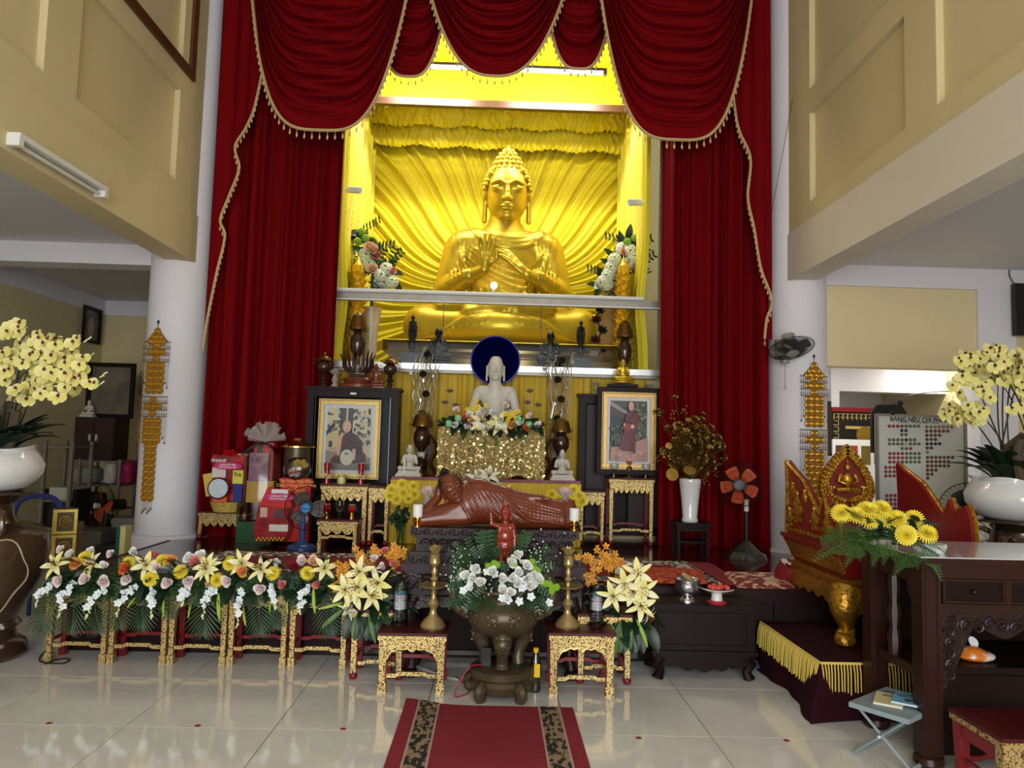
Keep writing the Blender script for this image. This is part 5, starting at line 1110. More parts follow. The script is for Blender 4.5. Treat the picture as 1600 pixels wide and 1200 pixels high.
def flower(kind):
    if kind in FM: return FM[kind]
    b = MB()
    if kind.startswith('lily'):
        ring(b, 3, .085, .034, .62, 0, .004, 0, -.95, cup=.35, tip=.75, widest=.45, nv=7); ring(b, 3, .088, .026, .5, PI / 3, .004, -.004, -.95, cup=.25, tip=.75, widest=.45, nv=7); b.m = 1
        for i in range(6): a = i * PI / 3 + .3; p = (.02 * math.cos(a), .02 * math.sin(a), .055); b.tube([(0, 0, 0), p], .0014, 4); b.ell(p, (.003, .003, .006), 5, 4)
        b.tube([(0, 0, 0), (0, 0, .06)], .002, 4); b.m = 2; b.tube([(0, 0, -.03), (0, 0, .004)], .004, 5)
        ms = [fl_mat('lily', (238, 226, 120), (248, 240, 190)) if kind == 'lily' else fl_mat('white_lily', (236, 234, 214)), pm('stamen', (120, 70, 24), .6), M_stem]
    elif kind.startswith('rose'):
        cols = {'rose_pink': ((250, 224, 220), (254, 240, 234)), 'rose_white': ((248, 246, 236), (252, 250, 246)), 'rose_orange': ((240, 156, 64), (246, 186, 104)), 'rose_red': ((118, 10, 22), (150, 16, 30)), 'rose_coral': ((226, 112, 104), (240, 160, 150)), 'rose_peach': ((238, 186, 140), (246, 210, 176)), 'rose_rust': ((214, 92, 30), (232, 120, 50))}
        for i in range(18): u = i / 17; ring(b, 1, .020 + .02 * u, .024 + .018 * u, 1.62 - 1.02 * u ** 1.3, i * 2.39996, .002 + .005 * u, .01 - .014 * u, .75 - .55 * u, cup=.55, tip=.38, widest=.62, nv=5)
        b.m = 1; b.ell((0, 0, -.006), (.012, .012, .01), 8, 5); ring(b, 5, .024, .008, .1, 0, .006, -.008, -.4, tip=.9); ms = [fl_mat(kind, *cols[kind]), M_leaf]
    elif kind == 'chrys':
        for k, (n, L, ti, z) in enumerate(((22, .05, .05, 0), (22, .048, .25, .003), (20, .042, .5, .006), (16, .034, .78, .009), (12, .026, 1.05, .011), (8, .018, 1.3, .012))): ring(b, n, L, .0095, ti, k * .17, .002, z, .3 if k > 1 else -.25, tip=.35, cup=.5, nv=4, nu=3)
        b.m = 1; b.ell((0, 0, -.004), (.014, .014, .01), 8, 5); ms = [fl_mat('chrys', (242, 214, 34), (250, 232, 90)), M_leaf]
    elif kind == 'orchid':
        ring(b, 1, .042, .034, .12, 0, .003, 0, .1, tip=.6, widest=.6); ring(b, 1, .042, .034, .12, 2.2, .003, 0, .1, tip=.6); ring(b, 1, .042, .034, .12, -2.2, .003, 0, .1, tip=.6); ring(b, 1, .046, .058, .2, PI / 2, .003, .003, .0, tip=.5, widest=.6); ring(b, 1, .046, .058, .2, -PI / 2, .003, .003, .0, tip=.5, widest=.6)
        b.m = 1; b.ell((0, -.008, .012), (.009, .012, .008), 7, 5); ring(b, 1, .016, .012, .7, PI, .003, .006, .8); b.m = 2; b.ell((0, .004, .012), (.005, .006, .008), 6, 4)
        ms = [fl_mat('orchid', (228, 216, 110), (240, 232, 160)), pm('orchid_lip', (96, 26, 34), .5), pm('orchid_heart', (240, 228, 150), .5)]
    elif kind in ('mokara', 'dendro', 'oncid'):
        ring(b, 5, .024, .014 if kind != 'dendro' else .019, .25, 0, .002, 0, .3, tip=.6, widest=.6, nv=4); b.m = 1; b.ell((0, 0, .005), (.005, .005, .005), 6, 4)
        ms = [{'mokara': fl_mat('mokara', (222, 146, 36), (236, 176, 70)), 'dendro': fl_mat('dendro', (232, 240, 244)), 'oncid': fl_mat('oncid', (238, 214, 60))}[kind], pm('lip_' + kind, {'mokara': (190, 110, 20), 'dendro': (222, 232, 190), 'oncid': (210, 160, 30)}[kind], .6)]
    elif kind == 'button':
        for i in range(60):
            u = 1 - 1.4 * (i + .5) / 60; a = i * 2.39996; r = math.sqrt(1 - u * u); b.ell((.018 * r * math.cos(a), .018 * r * math.sin(a), .018 * u), .0052, 5, 4)
        ms = [pm('green_button', (132, 176, 44), .6, var=.2, scale=60)]
    elif kind == 'ball': b.ell((0, 0, 0), (.034, .034, .032), 14, 10); ms = [pm('pale_green_ball', (142, 204, 150), .6, var=.1, scale=60, bump=.3, bscale=120)]
    elif kind == 'bud': b.ell((0, 0, .012), (.006, .006, .012), 6, 5); ms = [fl_mat('bud', (226, 232, 176))]
    elif kind == 'dot': b.ell((0, 0, 0), .006, 6, 4); ms = [fl_mat('dot', (236, 238, 222))]
    elif kind == 'lilybud': b.lathe([(.003, 0), (.011, .02), (.013, .045), (.009, .075), (.0, .09)], 8); ms = [fl_mat('lilybud', (206, 212, 130))]
    elif kind == 'calla':
        pts = []
        for j in range(7):
            for i in range(13): t = j / 6; a = (i / 12 - .5) * 5.2; r = .006 + .03 * t ** 1.5; tipz = .02 * t * math.exp(-((a) / 1.) ** 2); pts.append((r * math.sin(a), -r * math.cos(a) * (1 + .5 * t * (abs(a) < .6)), .065 * t + tipz))
        b.grid(pts, 13, 7); b.m = 1; b.tube([(0, 0, .01), (0, 0, .055)], .004, 6); ms = [fl_mat('calla', (238, 238, 226)), pm('spadix', (226, 200, 70), .6)]
    elif kind == 'hydra':
        for i in range(46):
            u = 1 - 1.5 * (i + .5) / 46; a = i * 2.39996; r = math.sqrt(max(0, 1 - u * u)); M = aim((.04 * r * math.cos(a), .04 * r * math.sin(a), .032 * u), (r * math.cos(a), r * math.sin(a), u + .05)); 
            for k in range(4): petal(b, .013, .013, M @ Matrix.Rotation(k * PI / 2, 4, 'Z') @ Matrix.Rotation(.2, 4, 'X'), nv=3, tip=.4)
        ms = [fl_mat('hydra', (226, 232, 190), (240, 238, 214))]
    elif kind == 'lotus':
        for n, ti, L, z in ((8, .25, .05, 0), (8, .6, .045, .004), (6, 1.0, .036, .008)): ring(b, n, L, .022, ti, n * .1 + ti, .006, z, .35, cup=.5, tip=.7, widest=.5)
        ms = [pm('antique_gold_leaf', (158, 126, 66), .4, .5, var=.3, scale=30)]
    FM[kind] = b.mesh('flower', ms, 60); return FM[kind]
def leafmesh(kind):
    if kind in FM: return FM[kind]
    b = MB(); ms = [M_leaf]
    if kind == 'leaf': petal(b, .13, .055, Matrix.Identity(4), -.7, .3, .8, 3, 7, .3)
    elif kind == 'leafd': petal(b, .15, .06, Matrix.Identity(4), -.7, .3, .8, 3, 7, .3); ms = [M_leafd]
    elif kind == 'orchidleaf': petal(b, .26, .075, Matrix.Identity(4), -1.1, .3, .5, 5, 9, .7, .55); ms = [M_leafd]
    elif kind == 'strap': petal(b, .26, .034, Matrix.Identity(4), -.6, .35, .5, 3, 8, .1); ms = [M_lime]
    elif kind == 'strapd': petal(b, .28, .045, Matrix.Identity(4), -.6, .35, .5, 3, 8, .1); ms = [M_leaf2]
    elif kind == 'palm':
        for i in range(11):
            t = i / 10; y = .03 + .22 * t; L = .15 * math.sin(PI * (.25 + .7 * t)) + .03
            for s in (-1, 1): petal(b, L, .011, Matrix.Translation((0, y, -.05 * t * t)) @ Matrix.Rotation(-s * (1.05 - .75 * t), 4, 'Z'), -.5, .4, .5, 3, 4)
        b.tube([(0, 0, 0), (0, .12, -.005), (0, .25, -.05)], [.004, .003, .002], 5)
    elif kind == 'fern':
        for i in range(12):
            t = i / 11; y = .02 + .17 * t; L = .085 * (1 - t * .75) * (.55 + .45 * math.sin(PI * min(1, t * 1.6 + .1)))
            for s in (-1, 1):
                M = Matrix.Translation((0, y, -.04 * t * t)) @ Matrix.Rotation(-s * 1.0, 4, 'Z')
                for k in range(4):
                    for q in (-1, 1): petal(b, L * .3, .0062, M @ Matrix.Translation((0, L * (k + .3) / 4, 0)) @ Matrix.Rotation(q * .7, 4, 'Z'), -.3, .3, .7, 3, 3)
        b.tube([(0, 0, 0), (0, .1, -.01), (0, .2, -.045)], [.003, .0025, .0015], 4); ms = [M_fern]
    elif kind == 'euc':
        for i in range(5):
            t = i / 4
            for s in (-1, 1): petal(b, .05, .026, Matrix.Translation((0, .02 + .17 * t, 0)) @ Matrix.Rotation(-s * 1.1, 4, 'Z') @ Matrix.Rotation(.2, 4, 'X'), .2, .2, .5, 3, 4)
        b.tube([(0, 0, 0), (0, .2, 0)], .002, 4); ms = [M_euc]
    elif kind == 'eucd':
        for i in range(6):
            t = i / 5
            for s in (-1, 1): petal(b, .05, .02, Matrix.Translation((0, .02 + .17 * t, 0)) @ Matrix.Rotation(-s * 1.1, 4, 'Z') @ Matrix.Rotation(.3, 4, 'X'), .2, .2, .5, 3, 4)
        b.tube([(0, 0, 0), (0, .2, 0)], .002, 4); ms = [pm('green_sprig', (62, 92, 56), .5, var=.25, scale=14)]
    FM[kind] = b.mesh('leaf', ms, 60); return FM[kind]
fr_ = random.Random(3)
def plant(t, kind, p, d=(0, -1, .35), s=1., roll=None, nm=None):
    """flower with its face along d at world point p (a part of arrangement t)"""
    L = t.location; d = Vector(d) + Vector((fr_.uniform(-.25, .25), fr_.uniform(-.1, .1), fr_.uniform(-.25, .25)))
    names = {'lily': 'lily', 'lilyw': 'white_lily', 'chrys': 'chrysanthemum', 'orchid': 'orchid_bloom', 'mokara': 'orange_orchid', 'dendro': 'white_orchid', 'oncid': 'yellow_orchid', 'button': 'green_pompom', 'ball': 'green_ball_flower', 'calla': 'calla_lily', 'hydra': 'hydrangea', 'bud': 'flower_bud', 'dot': 'white_blossom', 'lilybud': 'lily_bud', 'lotus': 'gold_lotus'}
    o = link(nm or names.get(kind, 'rose' if kind.startswith('rose') else kind), flower(kind), t); o.matrix_local = aim(p - L, d, fr_.uniform(0, 6.28) if roll is None else roll, s); return o
def foliage(t, kind, p, d, s=1., up=None, nm=None):
    """leaf growing from world point p along d"""
    y = Vector(d).normalized(); u = Vector(up or (0, -.8, .6)); x = y.cross(u); x = x.normalized() if x.length > 1e-4 else Vector((1, 0, 0)); z = x.cross(y)
    M = Matrix(((x.x, y.x, z.x, 0), (x.y, y.y, z.y, 0), (x.z, y.z, z.z, 0), (0, 0, 0, 1)))
    names = {'palm': 'palm_frond', 'fern': 'fern_frond', 'strap': 'strap_leaf', 'strapd': 'strap_leaf', 'euc': 'eucalyptus_sprig', 'eucd': 'leafy_sprig', 'orchidleaf': 'orchid_leaf'}
    o = link(nm or names.get(kind, 'leaf'), leafmesh(kind), t); o.matrix_local = Matrix.Translation(p - t.location) @ M @ Matrix.Diagonal((s, s, s, 1)); return o
def spray(t, pts, kind='dendro', n=6, s=1., stem=M_stem, nb=4):
    pts = smooth_path(pts, 5); b = MB(); b.tube([p - t.location for p in pts], .0018, 4); b.build('spray_stem', stem, t)
    for i in range(n):
        p = pts[int(len(pts) * (i / n) * .75)] + Vector((fr_.uniform(-.016, .016), fr_.uniform(-.03, 0), fr_.uniform(-.016, .016))); plant(t, kind, p, (fr_.uniform(-.5, .5), -1, fr_.uniform(-.2, .4)), s * fr_.uniform(.8, 1.1))
    for i in range(nb): p = pts[int(len(pts) * (.72 + .27 * i / nb))]; plant(t, 'bud', p, (fr_.uniform(-.5, .5), -.4, -1), s)
def bulk(t, c, r, n, kinds, s=1., down=.3, face=None):
    """mass of leaves filling an ellipsoid"""
    for i in range(n):
        a = i * 2.39996; u = 1 - 2 * (i + .5) / n; q = math.sqrt(1 - u * u); d = Vector((q * math.cos(a), q * math.sin(a), u)); 
        if d.y > .5: continue
        p = Vector(c) + Vector((d.x * r[0], d.y * r[1], d.z * r[2])) * fr_.uniform(.35, .75); foliage(t, fr_.choice(kinds), p, (d.x + fr_.uniform(-.4, .4), d.y - .2, d.z - down + fr_.uniform(-.3, .3)), s * fr_.uniform(.8, 1.2), (d.x, d.y - .5, d.z + .3))
# ---- long arrangement over the row of stools
la = thing('long_flower_arrangement', 'long low arrangement of lilies, roses and palm fronds along the row of stools', 'flowers', ((ROWX[0][0] + ROWX[4][0]) / 2, 5.33, .5))
xa_, xb_ = ROWX[0][0] - .2, ROWX[4][0] + .2
MB().bb(xa_ - la.location.x + .02, xb_ - la.location.x - .02, -.09, .09, 0, .12).build('flower_foam', M_leafd, la)
z1_ = lambda x, y: (50 + x / 5.714, 840 + y / 5.714); z2_ = lambda x, y: (300 + x / 5.714, 840 + y / 5.714)
LST = {'lily': [z1_(215, 250), z1_(550, 240), z1_(1020, 250), z1_(1560, 285), z2_(140, 260), z2_(620, 290), z2_(1180, 280), z2_(440, 230)], 'chrys': [z1_(480, 185), z1_(865, 230), z1_(1060, 370), z1_(1165, 210), z1_(1330, 305), z2_(340, 230), z2_(225, 380), z2_(725, 320), z2_(1030, 320)],
       'rose_pink': [z1_(255, 380), z1_(485, 370), z1_(640, 390), z1_(855, 365), z1_(1215, 395), z1_(1395, 385), z2_(325, 385), z2_(615, 455), z2_(990, 215), z1_(265, 110), z1_(710, 150), z1_(1115, 270)], 'rose_white': [z1_(530, 125), z1_(350, 148), z1_(650, 250), z1_(910, 130), z1_(1410, 185), z1_(1510, 170), z2_(80, 170), z2_(770, 225)],
       'rose_orange': [z1_(385, 240), z1_(1250, 215), z2_(460, 305)], 'rose_rust': [z1_(845, 280)], 'rose_red': [z2_(905, 280)], 'rose_coral': [z1_(1110, 160), z1_(1460, 225), z2_(805, 420), z2_(1120, 415)], 'rose_peach': [z2_(155, 415), z2_(1090, 215)]}
small = {z1_(265, 110), z1_(350, 148), z1_(530, 125), z1_(710, 150), z1_(650, 250), z1_(910, 130), z1_(1510, 170), z1_(1110, 160), z1_(1115, 270), z2_(805, 420), z2_(155, 415), z2_(770, 225), z2_(1120, 415)}
for k, L in LST.items():
    for (x, y) in L: plant(la, k, PY(x, y, 5.14 + max(0, (890 - y)) * .005), (fr_.uniform(-.3, .3), -1, .5 if y < 900 else .1), (.82 if (x, y) in small else 1.12) * (1.05 if k in ('lily',) else 1.) * (.92 if k == 'chrys' else 1.15 if k.startswith('rose') else 1))
for (a, c) in ((z1_(200, 420), z1_(40, 590)), (z1_(380, 420), z1_(245, 690)), (z1_(660, 460), z1_(490, 700)), (z1_(920, 430), z1_(760, 680)), (z1_(1100, 470), z1_(1075, 700)), (z1_(1400, 470), z1_(1350, 590)), (z2_(210, 460), z2_(95, 700)), (z2_(455, 490), z2_(405, 780)), (z2_(725, 450), z2_(750, 620)), (z2_(1030, 460), z2_(965, 660))):
    p, q = PY(*a, 5.15), PY(*c, 5.10); m = (p + q) / 2 + Vector((0, -.04, .03)); spray(la, [p, m, q], n=9, s=1.05, nb=5)
for (x, y), (tx, ty) in ((z1_(230, 480), z1_(60, 830)), (z1_(420, 480), z1_(310, 840)), (z1_(560, 520), z1_(565, 840)), (z1_(1010, 480), z1_(950, 810)), (z2_(130, 480), z2_(75, 870)), (z2_(600, 520), z2_(590, 860)), (z2_(770, 560), z2_(745, 800)), (z2_(1180, 540), z2_(1230, 860)), (z1_(780, 520), z1_(760, 800)), (z1_(1180, 500), z1_(1230, 700))):
    p, q = PY(x, y, 5.19), PY(tx, ty, 5.13); foliage(la, 'palm', p, q - p, (q - p).length / .27, (0, -1, .2))
for (x, y), (tx, ty) in ((z1_(930, 530), z1_(850, 620)), (z1_(1180, 560), z1_(1165, 690)), (z1_(1420, 600), z1_(1390, 710)), (z2_(240, 500), z2_(235, 740)), (z2_(460, 620), z2_(470, 780)), (z2_(700, 560), z2_(690, 660)), (z2_(850, 570), z2_(850, 670)), (z2_(1085, 450), z2_(1090, 670))):
    p, q = PY(x, y, 5.14), PY(tx, ty, 5.08); foliage(la, 'strap', p, q - p, (q - p).length / .25, (0, -1, .1))
n = 150
for i in range(n):
    x = xa_ + (xb_ - xa_) * (i + .5) / n; a = fr_.uniform(-.9, .6); foliage(la, fr_.choice(['leaf', 'leafd', 'leafd', 'leaf']), Vector((x, 5.26 - .06 * fr_.random(), .62 + .12 * math.sin(a) + fr_.uniform(-.05, .03))), (fr_.uniform(-.5, .5), -.7, a + fr_.uniform(-.3, .3)), fr_.uniform(.7, 1.15), (0, -.4, 1))
for i in range(190):
    x = xa_ + (xb_ - xa_) * (i + .5) / 190; foliage(la, fr_.choice(['leafd', 'eucd', 'leaf']), Vector((x, 5.25, fr_.uniform(.52, .64))), (fr_.uniform(-.8, .8), -.4, -1), fr_.uniform(.6, .9), (fr_.uniform(-.5, .5), -1, .2))
# ---- two lily arrangements on the taller stands
def lily_arr(label, base, LL, mok, wh, straps, buds, c):
    t = thing('lily_arrangement', label, 'flowers', base, group='lily arrangements'); MB().bb(-.1, .1, -.08, .08, 0, .1).build('flower_foam', M_leafd, t)
    for x, y in LL: plant(t, 'lily', PY(x, y, base[1] - .22 - .05 * fr_.random()), (fr_.uniform(-.4, .4), -1, .15), 1.28)
    for (x, y) in mok: plant(t, 'mokara', PY(x, y, base[1] - .02 + fr_.uniform(-.06, .05)), (fr_.uniform(-.6, .6), -1, .4), 1.1)
    for k, (x, y) in wh: plant(t, k, PY(x, y, base[1] - .1), (fr_.uniform(-.3, .3), -1, .6), .85)
    for a, c2 in straps: p, q = PY(*a, base[1] - .14), PY(*c2, base[1] - .2); foliage(t, fr_.choice(['strapd', 'strap']), p, q - p, (q - p).length / .26, (0, -1, .2))
    for (x, y), d in buds: plant(t, 'lilybud', PY(x, y, base[1] - .22), d, .9)
    cc = PY(*c, base[1] - .02); bulk(t, cc, (.2, .14, .16), 60, ['leaf', 'leafd', 'leafd'], 1.1)
    for i in range(14): p = cc + Vector((fr_.uniform(-.14, .14), -.08, -.05)); foliage(t, 'leafd', p, (fr_.uniform(-.5, .5), -.3, -1), 1.4, (0, -1, .2))
    b = MB(); 
    for i in range(7): b.tube([Vector((0, 0, .05)), cc - t.location + Vector((fr_.uniform(-.14, .14), 0, .1))], .003, 4)
    b.build('stems', M_stem, t); return t
z3_ = lambda x, y: (500 + x / 4.285, 830 + y / 4.285); z5_ = lambda x, y: (850 + x / 4.285, 830 + y / 4.285)
mo1 = [z3_(fr_.gauss(505, 32), fr_.gauss(145, 32)) for _ in range(34)] + [z3_(fr_.gauss(290, 40), fr_.gauss(180, 30)) for _ in range(18)] + [z3_(fr_.gauss(150, 30), fr_.gauss(270, 32)) for _ in range(16)] + [z3_(fr_.gauss(105, 20), fr_.gauss(385, 30)) for _ in range(8)] + [z3_(365, 105), z3_(350, 130), z3_(380, 130)]
lily_arr('yellow lilies with orange orchids on the stand nearest the long flower row', TS[0], [z3_(165, 390), z3_(270, 270), z3_(260, 375), z3_(345, 430), z3_(395, 345), z3_(230, 420)], mo1, [('rose_coral', z3_(435, 135)), ('rose_pink', z3_(360, 185)), ('rose_pink', z3_(420, 240)), ('rose_coral', z3_(495, 220)), ('rose_pink', z3_(285, 235))],
         [(z3_(160, 520), z3_(15, 640)), (z3_(240, 560), z3_(215, 710)), (z3_(330, 560), z3_(365, 740)), (z3_(410, 530), z3_(480, 680)), (z3_(150, 480), z3_(0, 520))], [(z3_(355, 270), (0, -.2, 1)), (z3_(180, 530), (.6, -.5, .8))], (590, 935))
mo2 = [z5_(fr_.gauss(440, 50), fr_.gauss(215, 32)) for _ in range(46)] + [z5_(fr_.gauss(295, 26), fr_.gauss(190, 26)) for _ in range(16)] + [z5_(fr_.gauss(320, 20), fr_.gauss(300, 22)) for _ in range(8)] + [z5_(fr_.gauss(540, 25), fr_.gauss(240, 20)) for _ in range(8)]
lily_arr('yellow lilies with orange orchids on the stand nearest the dark low chest', TS[1], [z5_(460, 430), z5_(540, 345), z5_(625, 285), z5_(665, 395), z5_(645, 500), z5_(600, 400)], mo2, [('rose_white', z5_(495, 272)), ('rose_white', z5_(560, 420))],
         [(z5_(490, 590), z5_(480, 830)), (z5_(570, 570), z5_(585, 780)), (z5_(620, 590), z5_(700, 780)), (z5_(500, 600), z5_(520, 800))], [(z5_(490, 380), (0, -.2, 1)), (z5_(690, 560), (.6, -.5, -.8)), (z5_(605, 240), (.1, -.2, 1))], (975, 955))
# ---- vase of chrysanthemums helper
def chrys_vase(label, px, pyc, Y, zb, flowers, r=.045, hv=.28):
    p = PY(px, pyc, Y); t = thing('flower_vase', label, 'vase', (p.x, Y, zb), group='yellow chrysanthemum vases')
    MB().lathe([(0, .003), (r, .003), (r * .9, hv * .4), (r * .95, hv * .8), (r * 1.1, hv), (r * 1.04, hv), (r * .9, hv * .8), (r * .8, .02)], 20).build('glass_vase', glass('vase_glass', (240, 246, 242)), t)
    b = MB()
    for i in range(9): b.tube([(fr_.uniform(-.03, .03), fr_.uniform(-.02, .02), .02), (fr_.uniform(-.03, .03), fr_.uniform(-.02, .02), hv), (fr_.uniform(-.08, .08), -.02, hv + .12)], .004, 5)
    b.build('stems', M_stem, t)
    for i in range(26): foliage(t, fr_.choice(['leaf', 'leafd']), Vector((p.x + fr_.uniform(-.05, .05), Y - .02, zb + hv + fr_.uniform(-.02, .1))), (fr_.uniform(-1, 1), -.6, fr_.uniform(-.9, .5)), .8)
    for x, y in flowers: plant(t, 'chrys', PY(x, y, Y - .06), (fr_.uniform(-.3, .3), -1, .5), 1.05)
chrys_vase('glass vase of yellow chrysanthemums next to the crystal lotus lamp by the altar', 628, 790, 6.75, ZP, [(612, 765), (628, 757), (646, 760), (610, 775), (630, 770), (648, 773), (620, 780), (639, 780)], .05, .3)
chrys_vase('glass vase of yellow chrysanthemums behind the reclining statue feet', 888, 800, 6.75, ZP, [(862, 773), (873, 780), (896, 765), (905, 775), (886, 778), (910, 783), (869, 785), (897, 785)], .05, .3)
# ---- flowers of the marble statue
zz = lambda x, y: (600 + x / 4.284, 620 + y / 4.284)
af = thing('altar_flower_arrangement', 'colourful flower arrangement at the foot of the marble statue', 'flowers', (PY(768, 680, 7.5).x, 7.5, 1.69))
MB().bb(-.4, .4, -.06, .06, 0, .04).build('flower_foam', M_leafd, af)
for k, L, s in (('lily', [zz(650, 180), zz(765, 180)], 1.7), ('calla', [zz(680, 250), zz(612, 240), zz(752, 242)], 1.7), ('ball', [zz(495, 145), zz(435, 180), zz(910, 145), zz(970, 185)], 1.15), ('rose_rust', [zz(545, 142), zz(955, 210)], 1.3), ('rose_orange', [zz(600, 165), zz(860, 190)], 1.3), ('rose_pink', [zz(560, 200), zz(710, 135), zz(660, 95), zz(980, 130), zz(490, 88), zz(815, 60)], 1.1), ('rose_white', [zz(570, 122), zz(915, 178), zz(1030, 192), zz(475, 190), zz(640, 120), zz(730, 110)], 1.2), ('oncid', [zz(fr_.gauss(835, 30), fr_.gauss(140, 25)) for _ in range(18)] + [zz(fr_.gauss(620, 30), fr_.gauss(85, 25)) for _ in range(12)] + [zz(900, 100), zz(880, 105)], 1.2)):
    for x, y in L: plant(af, k, PY(x, y, 7.38), (fr_.uniform(-.3, .3), -1, .3 if k != 'calla' else .9), s)
for i in range(90): x = -.48 + .96 * (i + .5) / 90; foliage(af, fr_.choice(['leafd', 'leaf', 'leafd']), Vector((af.location.x + x, 7.45, 1.74)), (x * .8 + fr_.uniform(-.3, .3), -.6, fr_.uniform(-.9, .6)), fr_.uniform(.8, 1.2))
for a, c in ((zz(680, 280), zz(670, 350)), (zz(750, 270), zz(760, 330)), (zz(540, 230), zz(510, 290)), (zz(880, 240), zz(960, 300))): p, q = PY(*a, 7.4), PY(*c, 7.33); foliage(af, 'strapd', p, q - p, (q - p).length / .25, (0, -1, .1))
# ---- pot of pale lilies in front of the altar
pl_ = thing('lily_pot', 'pot of pale lilies just behind the reclining statue', 'flowers', (PY(755, 800, 6.5).x, 6.5, ZP))
MB().lathe([(0, 0), (.07, 0), (.09, .2), (.095, .22), (.08, .22)], 20).build('pot', M_plast, pl_)
for x, y in (zz(620, 560), zz(700, 535), zz(715, 640), zz(585, 620), zz(790, 650), zz(660, 590)): plant(pl_, 'lilyw', PY(x, y, 6.4), (fr_.uniform(-.5, .5), -1, .6), 1.3)
for i in range(20): p = PY(*zz(fr_.uniform(620, 730), fr_.uniform(590, 680)), 6.48); foliage(pl_, 'leafd', p, (fr_.uniform(-.8, .8), -.5, fr_.uniform(-.6, .8)), 1.)
b = MB()
for i in range(5): b.tube([Vector((0, 0, .2)), PY(*zz(650 + 20 * i, 640), 6.5) - pl_.location], .004, 4)
b.build('stems', M_stem, pl_)
# ---- chrysanthemums on the dark table
zc_ = lambda x, y: (1180 + x / 3.75, 640 + y / 3.75)
ct = thing('table_chrysanthemums', 'yellow chrysanthemums with fern fronds on the dark table corner', 'flowers', (QX0 + .12, 3.93, QZ))
MB().lathe([(0, 0), (.07, 0), (.085, .04), (.08, .05)], 16).build('dish', M_plast, ct)
for x, y in ((505, 610), (590, 622), (655, 592), (660, 652), (740, 585), (785, 660), (835, 645), (885, 735), (930, 645), (1005, 730), (690, 600)): plant(ct, 'chrys', PY(*zc_(x, y), 3.82 if y > 700 else 3.9), (fr_.uniform(-.4, .4), -.8, .7 if y < 700 else .3), 1.08)
for a, c in ((zc_(560, 760), zc_(370, 830)), (zc_(600, 780), zc_(540, 880)), (zc_(720, 780), zc_(700, 880)), (zc_(900, 840), zc_(830, 930)), (zc_(980, 800), zc_(1110, 970)), (zc_(1000, 760), zc_(1140, 830)), (zc_(640, 740), zc_(460, 700)), (zc_(780, 780), zc_(760, 870)), (zc_(940, 820), zc_(960, 900)), (zc_(560, 720), zc_(420, 740)), (zc_(620, 700), zc_(500, 680))):
    p, q = PY(*a, 3.84), PY(*c, 3.72); foliage(ct, 'fern', p, q - p, (q - p).length / .19, (0, -.6, 1))
for i in range(34): p = PY(*zc_(fr_.uniform(560, 1020), fr_.uniform(660, 800)), 3.9); foliage(ct, fr_.choice(['leaf', 'fern', 'leafd']), p, (fr_.uniform(-1, 1), -.5, fr_.uniform(-.3, .7)), .8, (0, -.3, 1))
b = MB()
for i in range(9): b.tube([Vector((0, 0, .02)), PY(*zc_(520 + 60 * i, 700), 3.9) - ct.location], .004, 5)
b.build('stems', M_stem, ct)
